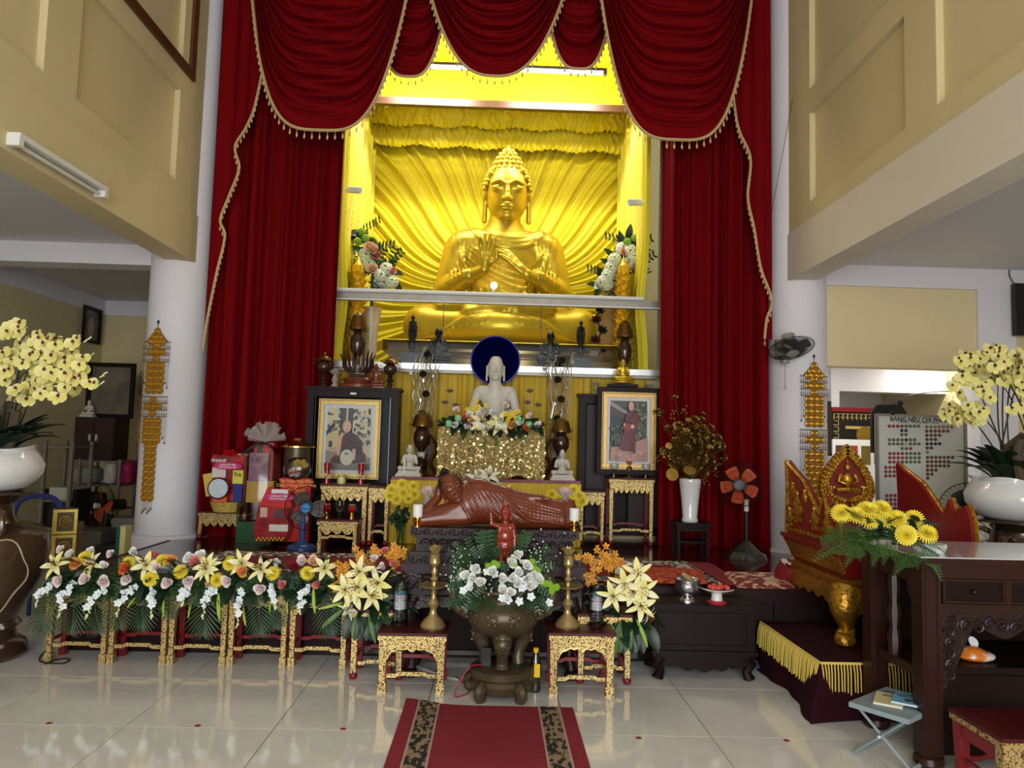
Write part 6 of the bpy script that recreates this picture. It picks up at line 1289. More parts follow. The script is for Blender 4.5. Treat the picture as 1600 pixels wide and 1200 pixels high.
# ---- orchid pots on tall bronze urns
M_porc = pm('white_porcelain', (228, 228, 226), .08, var=.02, coat=.6)
M_urn = pm('dark_bronze_glaze', (74, 56, 40), .2, .2, var=.3, scale=5, coat=.4)
def orchid_pot(label, cx, cy, zb, px, region, nfl, nst, group, seed, arch):
    r_ = random.Random(seed); t = thing('orchid_pot', label, 'potted orchids', (cx, cy, zb), group=group)
    R = .37; prof = [(.001, 0), (R * .62, 0), (R * .82, .03), (R, .12), (R * 1.02, .19), (R * .92, .26), (R * .86, .29)]
    b = MB(); b.lathe(prof + [(R * .9, .315)], 56); n0 = len(b.v)
    for i in range(56):
        a = 2 * PI * i / 56; x, y, z = b.v[n0 - 56 + i]; k = 1 + .08 * math.cos(5 * a + 1); b.v[n0 - 56 + i] = (x * k, y * k, z + .014 * math.cos(5 * a))
    b.build('pot', M_porc, t); MB().lathe([(.0, .26), (R * .85, .26)], 30).build('soil', M_bark, t)
    L = t.location
    fls = []
    for i in range(nfl): fls.append(PY(r_.uniform(*region[0]), r_.uniform(*region[1]), cy + r_.uniform(-.3, .12)))
    for i in range(nst):
        x, y = arch[i % len(arch)]; tip = PY(x, y, cy + r_.uniform(-.25, .1)); root = Vector((cx + r_.uniform(-.2, .2), cy + r_.uniform(-.12, .1), zb + .27)); mid = Vector((root.x + (tip.x - root.x) * .25, root.y, root.z + (tip.z - root.z) * .62)); m2 = Vector((root.x + (tip.x - root.x) * .6, (root.y + tip.y) / 2, max(root.z + (tip.z - root.z) * 1.02, mid.z + .03)))
        P = smooth_path([root, mid, m2, tip], 8); b = MB(); b.tube([p - L for p in P], [.006] * 12 + [.004] * (len(P) - 12), 5); b.build('flower_stem', pm('orchid_stem', (58, 60, 40), .5), t)
        for k in range(9): q = P[14 + int((len(P) - 15) * k / 9)] + Vector((r_.uniform(-.045, .045), -.03, r_.uniform(-.06, .04))); fls.append(q)
        for k in range(4): plant(t, 'bud', P[-1] + Vector((.012 * k, 0, .01 * k)), (1, 0, .5), 1., nm='flower_bud')
    for q in fls: plant(t, 'orchid', q, (r_.uniform(-.5, .5), -1, r_.uniform(-.2, .4)), r_.uniform(1.0, 1.3), roll=PI + r_.uniform(-.4, .4))
    for i in range(40): a = 2 * PI * i / 40; foliage(t, 'orchidleaf', Vector((cx + .16 * math.cos(a), cy + .16 * math.sin(a), zb + .28)), (math.cos(a), math.sin(a), r_.uniform(.1, 1.)), r_.uniform(1.1, 1.6), (0, 0, 1))
    for i in range(7):
        b = MB(); x, y = r_.uniform(-.2, .2), r_.uniform(-.2, .0); b.tube([(x, y, .26), (x + r_.uniform(-.08, .08), y, .45 + .12 * r_.random()), (x + r_.uniform(-.14, .14), y, .52 + .14 * r_.random())], [.03, .035, .028], 7); b.build('driftwood', M_bark, t)
    return t
def urn(label, cx, cy, h, group):
    t = thing('bronze_urn', label, 'urn', (cx, cy, 0), group=group); k = h / 1.3
    MB().lathe([(r * 1.12, z * k) for r, z in ((0, 0), (.3, 0), (.32, .03), (.3, .1), (.25, .14), (.24, .2), (.27, .24), (.245, .28), (.3, .42), (.37, .62), (.40, .82), (.385, .96), (.33, 1.02), (.22, 1.05), (.19, 1.1), (.18, 1.2), (.26, 1.27), (.33, 1.285), (.33, 1.3), (.001, 1.3))], 48).build('body', M_urn, t)
    b = MB(); th_ = np.linspace(0, 2 * PI, 48)[:-1]
    for s in (-.55, .75):  # lobed inlaid cartouche outlines on the belly
        pts = []
        for a in th_:
            rr_ = .27 * (1 + .07 * math.cos(6 * a)); x = rr_ * math.cos(a); z = .66 * k + rr_ * 1.0 * math.sin(a); ang = -PI / 2 + s + x / .46; rad = np.interp(z / k, [.28, .42, .62, .82, .96, 1.02], [.245, .3, .37, .40, .385, .33]) * 1.125; pts.append((rad * math.cos(ang), rad * math.sin(ang), z))
        b.tube(pts, .006, 4, closed=True)
    b.build('inlay_line', pm('pale_inlay', (196, 182, 150), .4, .3), t)
    for s in (-.9, .9, PI + .3):
        b = MB(); a = -PI / 2 + s; c, d = math.cos(a), math.sin(a); b.tube(smooth_path([(c * .2, d * .2, 1.14 * k), (c * .36, d * .36, 1.18 * k), (c * .42, d * .42, 1.08 * k), (c * .38, d * .38, .98 * k)], 6), [.02, .022, .026, .022, .02, .02, .02, .025, .03, .025, .02, .02, .02, .022, .03, .034, .036, .03, .02], 8); b.build('handle', M_urn, t)
    return t
UL = (-3.62, 5.35); zUL = PY(40, 768, 5.35).z; UR = (4.05, 5.6); zUR = PY(1580, 812, 5.6).z
urn('big dark bronze urn with inlaid picture beside the flower row', UL[0], UL[1], zUL, 'bronze urns'); urn('dark bronze urn behind the dark carved table', UR[0], UR[1], zUR, 'bronze urns')
orchid_pot('white bowl of yellow orchids on the bronze urn beside the flower row', UL[0], UL[1], zUL, 40, ((-20, 130), (545, 625)), 44, 11, 'orchid pots', 4, [(30, 520), (60, 545), (110, 545), (155, 590), (5, 560), (135, 560), (90, 575), (-20, 540), (75, 600), (150, 605), (130, 535)])
orchid_pot('white bowl of yellow orchids on the urn behind the dark table', UR[0], UR[1], zUR, 1580, ((1490, 1600), (560, 650)), 40, 11, 'orchid pots', 8, [(1470, 640), (1480, 600), (1490, 565), (1540, 555), (1560, 590), (1600, 570), (1465, 650), (1580, 560), (1510, 590), (1590, 620), (1625, 590)])
# ---- gold lotus bouquet in a white vase on a dark stool
gp = PZ(1078, 862, ZP); st = thing('dark_wooden_stool', 'small dark wooden stool under the white vase of gold lotus', 'stool', (PY(1080, 850, 7.2).x, 7.25, ZP)); zs = PY(1080, 816, 7.2).z - ZP
MB().bb(-.17, .17, -.14, .14, zs - .03, zs).build('seat', M_dark2, st)
for sx in (-1, 1):
    for sy in (-1, 1): MB().box((sx * .14, sy * .11, zs / 2 - .015), (.03, .03, zs - .03)).build('leg', M_dark2, st)
MB().bb(-.14, .14, -.12, -.1, zs - .08, zs - .03).build('apron', M_dark2, st); MB().bb(-.14, .14, -.11, .11, zs * .35, zs * .35 + .02).build('stretcher', M_dark2, st)
zv = ZP + zs; hv = PY(1078, 748, 7.25).z - zv; vs_ = thing('lotus_vase', 'white vase of antique gold lotus flowers and seed heads by the red curtain', 'vase', (PY(1078, 800, 7.25).x, 7.25, zv))
MB().lathe([(.0, 0), (.075, 0), (.08, .02), (.07, .04), (.085, hv * .5), (.105, hv * .9), (.108, hv * .92), (.104, hv * .94), (.108, hv), (.098, hv), (.08, hv * .5), (.0, .05)], 36).build('vase_body', M_porc, vs_)
M_ag = pm('antique_gold_leaf', (150, 120, 62), .35, .8); zg = lambda x, y: (1020 + x / 4.8, 630 + y / 4.8); b = MB()
for k, (x, y) in enumerate(((145, 535), (275, 505), (120, 320), (175, 165), (270, 125), (420, 250), (465, 300), (330, 280))):
    p = PY(*zg(x, y), 7.12 if k < 2 else 7.2); s = 1.3 if k in (0, 1, 6) else .7; d = Vector((fr_.uniform(-.3, .3), -1, .25 if k not in (1, 4, 5) else 1.2)); o = MB().lathe([(.0, -.035), (.02, -.03), (.045, -.005), (.048, .005), (.0, .009)], 20)
    for i in range(19):
        a = i * 2.4; r = .04 * math.sqrt(i / 19); o.ell((r * math.cos(a), r * math.sin(a), .008), .0055, 5, 4)
    oo = o.build('seed_head', pm('gold_seed_head', (170, 136, 56), .4, .4), vs_); oo.matrix_local = aim(p - vs_.location, d, 0, s); b.tube([Vector((0, 0, hv)), (p - vs_.location) * .6 + Vector((0, 0, hv * .4)), p - vs_.location], .003, 5)
for i in range(100):
    x, y = fr_.gauss(275, 100), fr_.gauss(330, 95); p = PY(*zg(x, y), 7.2 + fr_.uniform(-.12, .12)); plant(vs_, 'lotus', p, ((x - 275) / 200, -.7, (380 - y) / 250), fr_.uniform(.8, 1.25)); b.tube([Vector((0, 0, hv)), p - vs_.location], .0022, 4)
for (x, y) in ((150, 60), (240, 35), (330, 120), (20, 400), (490, 420), (480, 500), (400, 560), (380, 350)): p = PY(*zg(x, y), 7.2); b.tube([Vector((0, 0, hv)), p - vs_.location], .0025, 4); [b.ell(p - vs_.location + Vector((fr_.uniform(-.03, .03), fr_.uniform(-.02, .02), fr_.uniform(-.08, .02))), .009, 6, 4) for _ in range(8)]
b.build('stems', M_ag, vs_)
# ================================================================ objects around the censer
M_bronze = pm('aged_bronze', (84, 72, 52), .36, .4, var=.3, scale=7, bump=.15, bscale=18)
M_agedbrass = pm('aged_brass', (186, 160, 104), .3, .55, var=.25, scale=14)
M_clear = glass('clear_glass', (252, 252, 252), .3); M_wax = pm('white_wax', (232, 232, 228), .5)
CX, CY = PY(783, 1060, 4.8).x, 4.8
ce = thing('bronze_censer', 'big aged bronze censer with looped handles on a round stand', 'censer', (CX, CY, 0)); M_bz = M_bronze
MB().lathe([(.0, .03), (.17, .03), (.19, .05), (.2, .09), (.185, .115), (.2, .13), (.2, .17), (.185, .18), (.0, .18)], 44).build('stand', M_bz, ce)
b = MB()
for i in range(5):
    a = 2 * PI * i / 5 - PI / 2 + .6; c, d = math.cos(a), math.sin(a); b.tube(smooth_path([(c * .17, d * .17, .1), (c * .215, d * .215, .07), (c * .22, d * .22, .03), (c * .195, d * .195, .012), (c * .18, d * .18, .03)], 4), [.03, .035, .04, .04, .04, .036, .034, .034, .034, .032, .03, .028, .026, .024, .022, .02, .018], 8)
b.build('stand_feet', M_bz, ce)
zb_ = .17
for i in range(3):
    a = -PI / 2 + 2 * PI * i / 3; c, d = math.cos(a), math.sin(a); l = MB(); l.tube(smooth_path([(c * .13, d * .13, .40), (c * .155, d * .155, .34), (c * .135, d * .135, .27), (c * .12, d * .12, .22), (c * .125, d * .125, .185)], 3), [.06, .064, .062, .056, .05, .044, .038, .034, .034, .036, .04, .044, .046], 12); lg = l.build('leg', M_bz, ce)
    f = MB(); k = T(x=c * .175, y=d * .175, z=.345, rz=a + PI / 2); f.ell((0, -.015, 0), (.05, .03, .05), 10, 8, k); f.ell((0, -.045, -.012), (.014, .014, .012), 8, 6, k)
    for s in (-1, 1): f.ell((s * .022, -.038, .016), (.012, .01, .012), 8, 6, k); f.ell((s * .034, -.02, .045), (.014, .014, .018), 8, 6, k); f.tube([(s * .03, -.03, -.03), (0, -.045, -.034)], .008, 6, k)
    f.build('lion_mask', M_bz, lg)
MB().lathe([(.0, .36), (.1, .365), (.18, .40), (.225, .455), (.235, .51), (.22, .555), (.185, .585), (.18, .6), (.195, .64), (.21, .655), (.205, .67), (.19, .665), (.165, .6), (.0, .58)], 56).build('bowl', M_bz, ce)
b = MB()
for i in range(10):
    a = 2 * PI * i / 10; c, d = math.cos(a), math.sin(a); k = Matrix.Translation((c * .233, d * .233, .5)) @ Matrix.Rotation(a + PI / 2, 4, 'Z')
    b.ell((0, 0, 0), (.035, .008, .026), 10, 6, k)
    for s in (-1, 1): b.ell((s * .026, 0, .02), (.016, .008, .016), 8, 5, k); b.ell((s * .02, 0, -.024), (.014, .007, .012), 8, 5, k)
b.build('relief_band', M_bz, ce)['kind'] = 'stuff'
for s in (-1, 1):
    b = MB(); b.tube(smooth_path([(s * .2, 0, .49), (s * .275, 0, .52), (s * .315, 0, .60), (s * .30, 0, .70), (s * .255, 0, .745), (s * .215, 0, .73)], 5), [.03, .03, .032, .035, .036, .036, .036, .036, .036, .036, .036, .036, .036, .036, .036, .036, .036, .034, .034, .034, .034, .036, .038, .04, .042, .044], 10); h_ = b.build('handle', M_bz, ce)
    f = MB(); f.ell((s * .235, -.02, .515), (.045, .05, .05), 10, 8); f.ell((s * .25, -.06, .535), (.022, .02, .02), 8, 6); f.ell((s * .215, -.055, .49), (.03, .024, .018), 8, 6); f.build('beast_head', M_bz, h_)
# censer flowers
cf = thing('censer_bouquet', 'bouquet of white roses, buds and grey green leaves on top of the censer', 'flowers', (CX, CY, .61)); z4_ = lambda x, y: (680 + x / 4.285, 830 + y / 4.285)
MB().lathe([(0, 0), (.15, 0), (.13, .12), (0, .14)], 20).build('flower_foam', M_leafd, cf)
for k, L, s in (('rose_white', [(275, 250), (255, 320), (305, 345), (450, 325), (520, 320), (455, 400), (500, 415), (385, 275), (615, 235), (560, 280), (550, 350), (620, 320), (665, 300), (690, 330), (635, 370), (505, 210), (210, 300)], 1.05), ('rose_white', [(545, 145), (570, 155), (525, 178), (555, 178), (505, 212), (580, 210), (245, 380), (480, 460)], .55), ('button', [(355, 235), (415, 225), (650, 205), (665, 250), (740, 350), (790, 380), (812, 375), (530, 222), (720, 345), (765, 355), (780, 400), (395, 215), (685, 265)], 1.),
                ('dendro', [(200, 290), (370, 260), (400, 290), (590, 330), (660, 350), (680, 300), (700, 320), (490, 460), (450, 450), (560, 470), (230, 370), (640, 440), (760, 480), (190, 400), (350, 270), (540, 300), (610, 370), (575, 380)], 1.15)):
    for x, y in L: plant(cf, k, PY(*z4_(x, y), CY - .17 - .0002 * y), ((x - 440) / 700, -1, .4), s)
for i in range(120): x, y = (fr_.gauss(165, 55), fr_.gauss(250, 75)) if i < 50 else (fr_.gauss(690, 80), fr_.gauss(200, 80)) if i < 95 else (fr_.gauss(370, 45), fr_.gauss(420, 40)); plant(cf, 'dot', PY(*z4_(x, y), CY - .16 + fr_.uniform(-.04, .06)), s=fr_.uniform(.7, 1.1))
for i in range(170): x, y = fr_.uniform(70, 800), fr_.uniform(100, 520); p = PY(*z4_(440 + (x - 440) * .72, 300 + (y - 300) * .72), CY - .06); foliage(cf, fr_.choice(['eucd', 'eucd', 'leaf', 'euc', 'eucd']), p, ((x - 440) / 350 + fr_.uniform(-.4, .4), -.6, (300 - y) / 260 + fr_.uniform(-.4, .4)), fr_.uniform(.4, .62), (0, -1, .4))
for i in range(26): x, y = fr_.uniform(180, 700), fr_.uniform(220, 420); p = PY(*z4_(440 + (x - 440) * .8, y), CY - .14); foliage(cf, 'euc', p, ((x - 440) / 350, -.6, fr_.uniform(-.5, .6)), .55, (0, -1, .4))
for i in range(18): x = fr_.uniform(250, 640); p = PY(*z4_(x, 170), CY + .02); foliage(cf, 'eucd', p, ((x - 440) / 400, -.1, 1), fr_.uniform(.6, .85), (0, -1, 0))
for i in range(40): x = fr_.uniform(200, 760); p = PY(*z4_(440 + (x - 440) * .85, 440), CY - .14); foliage(cf, fr_.choice(['leaf', 'eucd', 'eucd']), p, ((x - 440) / 350, -.7, fr_.uniform(-.9, .1)), fr_.uniform(.4, .55), (0, -1, .6))
# infant Buddha of red lacquer, one arm raised
def infant():
    Y = CY - .06; ft, hd = PY(788, 882, Y), PY(788, 790, Y); S = (hd.z - ft.z) / 4.0; t = thing('infant_buddha_statue', 'glossy red lacquered infant Buddha pointing one finger up above the bouquet', 'statue', (ft.x, Y, ft.z - .14)); s = SDF((-1.35, -.8, -.7), (1.2, .7, 4.65), .032)
    for e in (-1, 1): s.cap((e * .26, 0, 1.25), (e * .24, -.02, .2), .27, .2, .1); s.ell((e * .24, -.15, .05), (.17, .3, .12), .06)
    s.ell((0, 0, 1.35), (.58, .42, .5), .1); s.ell((0, -.06, 1.95), (.56, .44, .6), .15); s.ell((0, 0, 2.45), (.55, .36, .4), .12)
    s.cap((-.5, 0, 2.6), (-.95, -.1, 2.75), .19, .16, .08); s.cap((-.95, -.1, 2.75), (-1.02, -.15, 3.45), .15, .1, .04); s.ell((-1.02, -.17, 3.65), (.13, .11, .15), .05); s.cap((-1.0, -.2, 3.7), (-.98, -.2, 4.1), .05, .035, .02); s.cap((-1.1, -.25, 3.65), (-1.02, -.28, 3.75), .045, .04, .02)
    s.cap((.5, 0, 2.6), (.68, -.02, 1.9), .19, .15, .08); s.cap((.68, -.02, 1.9), (.66, -.12, 1.2), .14, .1, .05); s.ell((.66, -.15, 1.0), (.1, .1, .2), .04)
    for j in range(6): fold(s, [(-.55, 1.75 - .12 * j), (-.1, 1.35 - .13 * j), (.55, 1.6 - .14 * j)], .035, .05)
    for e in (-1, 1): fold(s, [(e * .3, 2.75), (e * .42, 2.3), (e * .5, 1.7)], .045, .05)
    s.cap((0, 0, 2.7), (0, 0, 3.0), .2, .2, .1); head_sdf(s, cz=3.5, sc=1.12, neck=False, ush='bump'); s.cap((0, .0, -.05), (0, .0, -.6), .14, .14, .05)
    link('figure', s.mesh('figure', M_lacq, S), t, (0, 0, .14))
infant()
# candlesticks
def candlestick(label, x, y, z0, H):
    t = thing('brass_candlestick', label, 'candlestick', (x, y, z0), group='brass candlesticks'); k = H / .6
    MB().lathe([(r * k, z * k) for r, z in ((0, 0), (.085, 0), (.088, .015), (.07, .045), (.045, .07), (.03, .085), (.022, .12), (.03, .14), (.042, .16), (.03, .18), (.018, .2), (.018, .255), (.03, .27))], 28).build('base', M_agedbrass, t)
    MB().lathe([(r * k, z * k) for r, z in ((.0, .27), (.085, .272), (.11, .285), (.112, .29), (.085, .283), (.0, .281))], 30).build('drip_tray', M_agedbrass, t)
    MB().lathe([(r * k, z * k) for r, z in ((.02, .283), (.016, .31), (.03, .33), (.016, .35), (.024, .38), (.014, .41), (.03, .425), (.04, .44), (.035, .46), (.04, .5), (.045, .505), (.0, .505))], 24).build('stem', M_agedbrass, t)
    b = MB()
    for n, L, W, ti, off in ((8, .06, .04, .75, 0), (6, .06, .036, 1.15, .3)): ring(b, n, L * k, W * k, ti, off, .02 * k, .505 * k, .5, cup=.5, tip=.7)
    b.build('lotus_cup', M_agedbrass, t)
for (x, y, h), lb, px, pt in ((SF[0], 'brass lotus candlestick on the stool beside the power cables', 676, 843), (SF[1], 'brass lotus candlestick on the stool beside the oil bottle', 886, 846)):
    q = PY(px, 985, 4.93); candlestick(lb, q.x, 4.93, h, PY(px, pt, 4.93).z - h)
def gem_vase(label, px, z0, Y, pyt):
    q = PY(px, 980, Y); H = PY(px, pyt, Y).z - z0 - .02; t = thing('glass_cylinder_vase', label, 'vase', (q.x, Y, z0), group='layered glass vases'); r = .05
    MB().lathe([(.0, 0), (.06, 0), (.055, .012), (.05, .02), (0, .02)], 8).build('wooden_base', M_dark2, t)
    MB().lathe([(0, .024), (r, .024), (r, H), (r - .004, H), (r - .004, .03)], 24).build('glass_cylinder', M_clear, t)
    for z0_, z1_2, c, nm in ((.03, .1, (40, 44, 48), 'dark_pebbles'), (.1, .16, (206, 208, 212), 'white_pebbles'), (.16, H * .72, (196, 182, 190), 'lilac_crystals'), (H * .72, H * .8, (64, 122, 140), 'teal_crystals')):
        b = MB(); rr_ = random.Random(2); nl = max(1, int((z1_2 - z0_) / .018))
        for j in range(nl):
            for i in range(16): a = 2 * PI * i / 16 + j * .2; b.ell(((r - .016) * math.cos(a), (r - .016) * math.sin(a), z0_ + .009 + .018 * j), (.009 + .003 * rr_.random(), .009, .009 + .003 * rr_.random()), 5, 4)
        b.lathe([(0, z0_), (r - .02, z0_), (r - .02, z1_2), (0, z1_2)], 12); b.build(nm, pm('stone_' + nm, c, .25, var=.3, scale=60), t)['kind'] = 'stuff'
gem_vase('glass cylinder of layered crystals beside the candlestick by the long flower row', 624, SF[0][2], 4.98, 905); gem_vase('glass cylinder of layered crystals beside the candlestick near the dark chest', 932, SF[1][2], 4.98, 908)
# oil bottle, power strip, cables
ob = thing('oil_bottle', 'clear plastic oil bottle with yellow cap beside the censer stand', 'bottle', (PZ(836, 1080, 0).x, PZ(836, 1080, 0).y, 0)); HB = PY(836, 1012, ob.location.y).z
MB().lathe([(.0, .002), (.034, .002), (.036, .02), (.032, HB * .3), (.036, HB * .34), (.036, HB * .62), (.028, HB * .74), (.014, HB * .88), (.014, HB * .92), (.012, HB * .92), (.012, HB * .88), (.026, HB * .73), (.033, HB * .6), (.03, .01)], 20).build('bottle_body', glass('bottle_plastic', (236, 238, 234), 1.2, .1), ob)
MB().lathe([(.017, HB * .9), (.017, HB), (.0, HB)], 14).build('cap', pm('yellow_cap', (236, 190, 20), .4), ob)
MB().bb(-.012, .026, -.039, -.035, HB * .36, HB * .66).build('label_strip', pm('yellow_cap', (236, 190, 20)), ob)
ps = thing('power_socket', 'white wall socket on the plum skirting behind the censer', 'socket', PY(757, 1020, YP)); MB().bb(-.03, .03, -.018, -.001, -.05, .05).build('plate', M_plast, ps)
for dx in (-.012, .012): MB().bb(dx - .004, dx + .004, -.02, -.018, .0, .02).build('slot', M_black, ps)
tag(MB().bb(-.03, .03, -.02, .02, 0, .11).build('power_adapter', M_black), 'black power adapter standing on the censer stand', 'adapter').location = (CX - .1, CY - .02, .181)
def cable(nm, lb, pts, r, mat, cat='cable'): o = MB(); P = smooth_path(pts, 8); c = P[0]; o.tube([p - c for p in P], r, 6); q = o.build(nm, mat); q.location = c; tag(q, lb, cat); return q
M_rc = pm('red_cable', (170, 36, 40), .5); M_wc = pm('white_cable', (215, 215, 212), .5)
cable('red_cable', 'red power cable looping from the censer stand to the floor', [Vector((CX - .12, CY - .05, .19)), Vector((CX - .2, CY - .1, .19)), Vector((CX - .27, CY - .13, .08)), Vector((CX - .28, CY - .1, .008)), Vector((CX - .2, CY + .02, .008)), Vector((CX - .3, CY + .3, .008))], .004, M_rc)
cable('white_cable', 'white power cable hanging behind the square stool', [PY(684, 988, 5.45), PY(668, 1010, 5.45), PY(640, 1032, 5.4), PZ(690, 1055, .006), PZ(720, 1062, .006)], .004, M_wc)
cable('black_cable', 'black cable coiled on the floor under the first stool', [PZ(82, 1012, .006), PZ(66, 1022, .006), PZ(62, 1032, .006), PZ(75, 1036, .006), PZ(100, 1036, .006), PZ(108, 1030, .006), PZ(92, 1030, .006), PZ(70, 1037, .006)], .005, M_black)
b = MB(); c0 = PZ(1195, 1045, 0)
for i in range(10): a = fr_.uniform(0, 6); b.tube(smooth_path([(-.13 + .01 * i, .02 * math.sin(a), .01 + .004 * i), (0, .05 * math.sin(a + 1), .02 + .003 * i), (.12, .03 * math.cos(a), .01 + .004 * i)], 5), .004, 5)
tag(b.build('blue_cable_bundle', pm('blue_cable', (62, 84, 130), .5)), 'bundle of blue network cable on the floor beside the dais', 'cable').location = PZ(1188, 1047, 0) + Vector((-.06, .0, .004))
for i, (x, y, l) in enumerate(((77, 1130, 'nearest the bronze urn'), (309, 1134, 'below the middle of the flower row'), (536, 1139, 'below the carpet edge on the urn side'), (998, 1153, 'beside the carpet on the chest side'), (1229, 1157, 'in front of the dais'))):
    p = PZ(x, y, 0); tag(MB().lathe([(0, .0005), (.017, .0005), (.016, .0015), (0, .0016)], 14).build('floor_marker', pm('red_sticker', (150, 20, 24), .5)), 'small red floor sticker ' + l, 'sticker', 'red floor stickers').location = p
# candles beside the reclining statue
for px, lb in ((652, 'white pillar candle on a brass stand at the head of the reclining statue'), (897, 'white pillar candle on a brass stand at the feet of the reclining statue')):
    Yk = 5.14; q = PY(px, 825, Yk); t = thing('candle_stand', lb, 'candle', (q.x, Yk, ZR_top), group='pillar candles')
    MB().lathe([(0, 0), (.03, 0), (.03, .008), (.012, .02), (.02, .035), (.012, .05), (.03, .062), (.055, .066), (.055, .07), (0, .07)], 20).build('brass_stand', M_brass, t)
    MB().lathe([(0, .07), (.034, .07), (.034, .148), (.03, .152), (.0, .146)], 24).build('candle', M_wax, t); b = MB(); b.tube([(0, 0, .146), (.001, 0, .158)], .0015, 5); b.build('wick', M_black, t)
# crystal lotus lamps
M_crys = pm('crystal', (206, 198, 190), .08, var=.2, scale=40, trans=.5, coat=.5)
def crystal_lotus(label, px, py0, py1, Y, z0, group='crystal lotus lamps', tint=None):
    q = PY(px, py1, Y); H = PY(px, py0, Y).z - z0; t = thing('crystal_lotus', label, 'ornament', (q.x, Y, z0), group=group)
    MB().lathe([(0, 0), (H * .22, 0), (H * .2, H * .08), (H * .12, H * .2), (H * .2, H * .38), (H * .13, H * .5), (H * .1, H * .62)], 10).build('stem', M_crys, t); b = MB()
    for n, ti, o in ((10, .5, 0), (8, .9, .2), (6, 1.25, .1)): ring(b, n, H * .36, H * .14, ti, o, H * .05, H * .62, .4, cup=.5, tip=.7)
    b.build('lotus_petals', tint or M_crys, t, angle=20)
M_rosec = pm('rose_crystal', (214, 190, 178), .15, var=.2, scale=40, coat=.5)
crystal_lotus('crystal lotus on a knobbed stem at the head of the reclining statue', 668, 755, 800, 6.3, ZP + .0, tint=M_rosec) if False else None
for px, l in ((668, 'at the head of the reclining statue'), (882, 'at the feet of the reclining statue')):
    Yk = 5.4; zt_, zb2 = PY(px, 757, Yk).z, ZR_top; q = PY(px, 800, Yk); t = thing('crystal_lotus', 'crystal lotus on a knobbed glass stem ' + l, 'ornament', (q.x, Yk, zb2), group='crystal lotus lamps'); H = zt_ - zb2
    MB().lathe([(0, 0), (.045, 0), (.05, .02), (.035, .05), (.05, .08), (.03, H * .4), (.042, H * .5), (.03, H * .62), (.02, H * .7)], 12).build('stem', M_crys, t, 20); b = MB()
    for n, ti, o in ((10, .45, 0), (9, .8, .2), (7, 1.15, .1)): ring(b, n, .075, .036, ti, o, .014, H * .7, .4, cup=.5, tip=.7)
    b.build('lotus_petals', M_rosec, t, 20)
# ================================================================ altar lamps and ornaments
M_brown = pm('brown_glazed_porcelain', (54, 32, 24), .14, var=.2, scale=6, coat=.5); M_darkgold = pm('dark_gold_trim', (120, 92, 44), .35, .7)
def altar_lamp(label, px, pyt, pyb, Y, z0, group, plate=None, shade=False, rk=1.):
    q = PY(px, pyb, Y); H = PY(px, pyt, Y).z - z0; t = thing('altar_lamp', label, 'lamp', (q.x, Y, z0), group=group, scale=1.); k = H; t.scale = (rk, rk, 1)
    MB().lathe([(r * k, z * k) for r, z in ((0, 0), (.16, 0), (.17, .02), (.11, .06), (.07, .1), (.1, .14), (.07, .18), (.11, .22), (.12, .26), (.06, .3), (.1, .34), (.06, .38))], 24).build('stem', M_brown, t)
    MB().lathe([(r * k, z * k) for r, z in ((.06, .38), (.12, .42), (.185, .5), (.2, .57), (.185, .64), (.12, .71), (.09, .73))], 28).build('globe', M_brown, t)
    MB().lathe([(r * k, z * k) for r, z in ((.1, .73), (.22, .745), (.2, .77), (.17, .82), (.12, .86), (.05, .9), (.06, .93), (.03, .96), (0, 1.0))] if not shade else [(r * k, z * k) for r, z in ((.1, .73), (.24, .745), (.24, .765), (.19, .88), (.17, .92), (.12, .93), (.08, .96), (0, .97))], 28).build('cap', pm('amber_brass', (112, 80, 36), .25, .7, var=.2, scale=10), t)
    for i in range(4):
        a = PI / 4 + i * PI / 2; c, d = math.cos(a), math.sin(a); b = MB(); b.tube(smooth_path([(c * .1 * k, d * .1 * k, .735 * k), (c * .28 * k, d * .28 * k, .74 * k), (c * .36 * k, d * .36 * k, .78 * k), (c * .33 * k, d * .33 * k, .8 * k)], 4), .008 * k, 5); b.tube([(c * .33 * k, d * .33 * k, .75 * k), (c * .33 * k, d * .33 * k, .67 * k)], .003 * k, 4); b.ell((c * .33 * k, d * .33 * k, .65 * k), .02 * k, 6, 5); b.build('dragon_arm', M_darkgold, t)
    if plate: MB().bb(-.1 * k, .1 * k, -.15 * k, -.12 * k, .28 * k, .36 * k).build('plate', M_black, t); text_mesh('plate_number', plate, .075 * k, pm('pale_lettering', (215, 205, 170), .4), t, (0, -.152 * k, .32 * k), bold=.001)
    return t
ZC1 = h1 + ZP
altar_lamp('small brown lamp on the cabinet corner nearest the curtain', 505, 549, 604, 7.62, ZC1, 'altar lamps'); altar_lamp('small brown lamp on the cabinet corner nearest the altar', 609, 554, 605, 7.62, ZC1, 'altar lamps')
altar_lamp('brown altar lamp with gold hat beside the seated white figure with the candle', 657, 640, 748, 7.66, Z_ALT, 'altar lamps', '1982', True, .66); altar_lamp('brown altar lamp with gold hat near the gilt stand side of the altar', 875, 650, 756, 7.66, Z_ALT, 'altar lamps', '1982', True, .66)
altar_lamp('tall brown lamp behind the naga statue', 556, 484, 604, 7.7, ZC1, 'altar lamps', '1982', True, .48); altar_lamp('tall brown lamp with number plate behind the golden monk figure', 975, 497, 615, 7.98, h2 + ZP, 'altar lamps', '1982', True, .48)
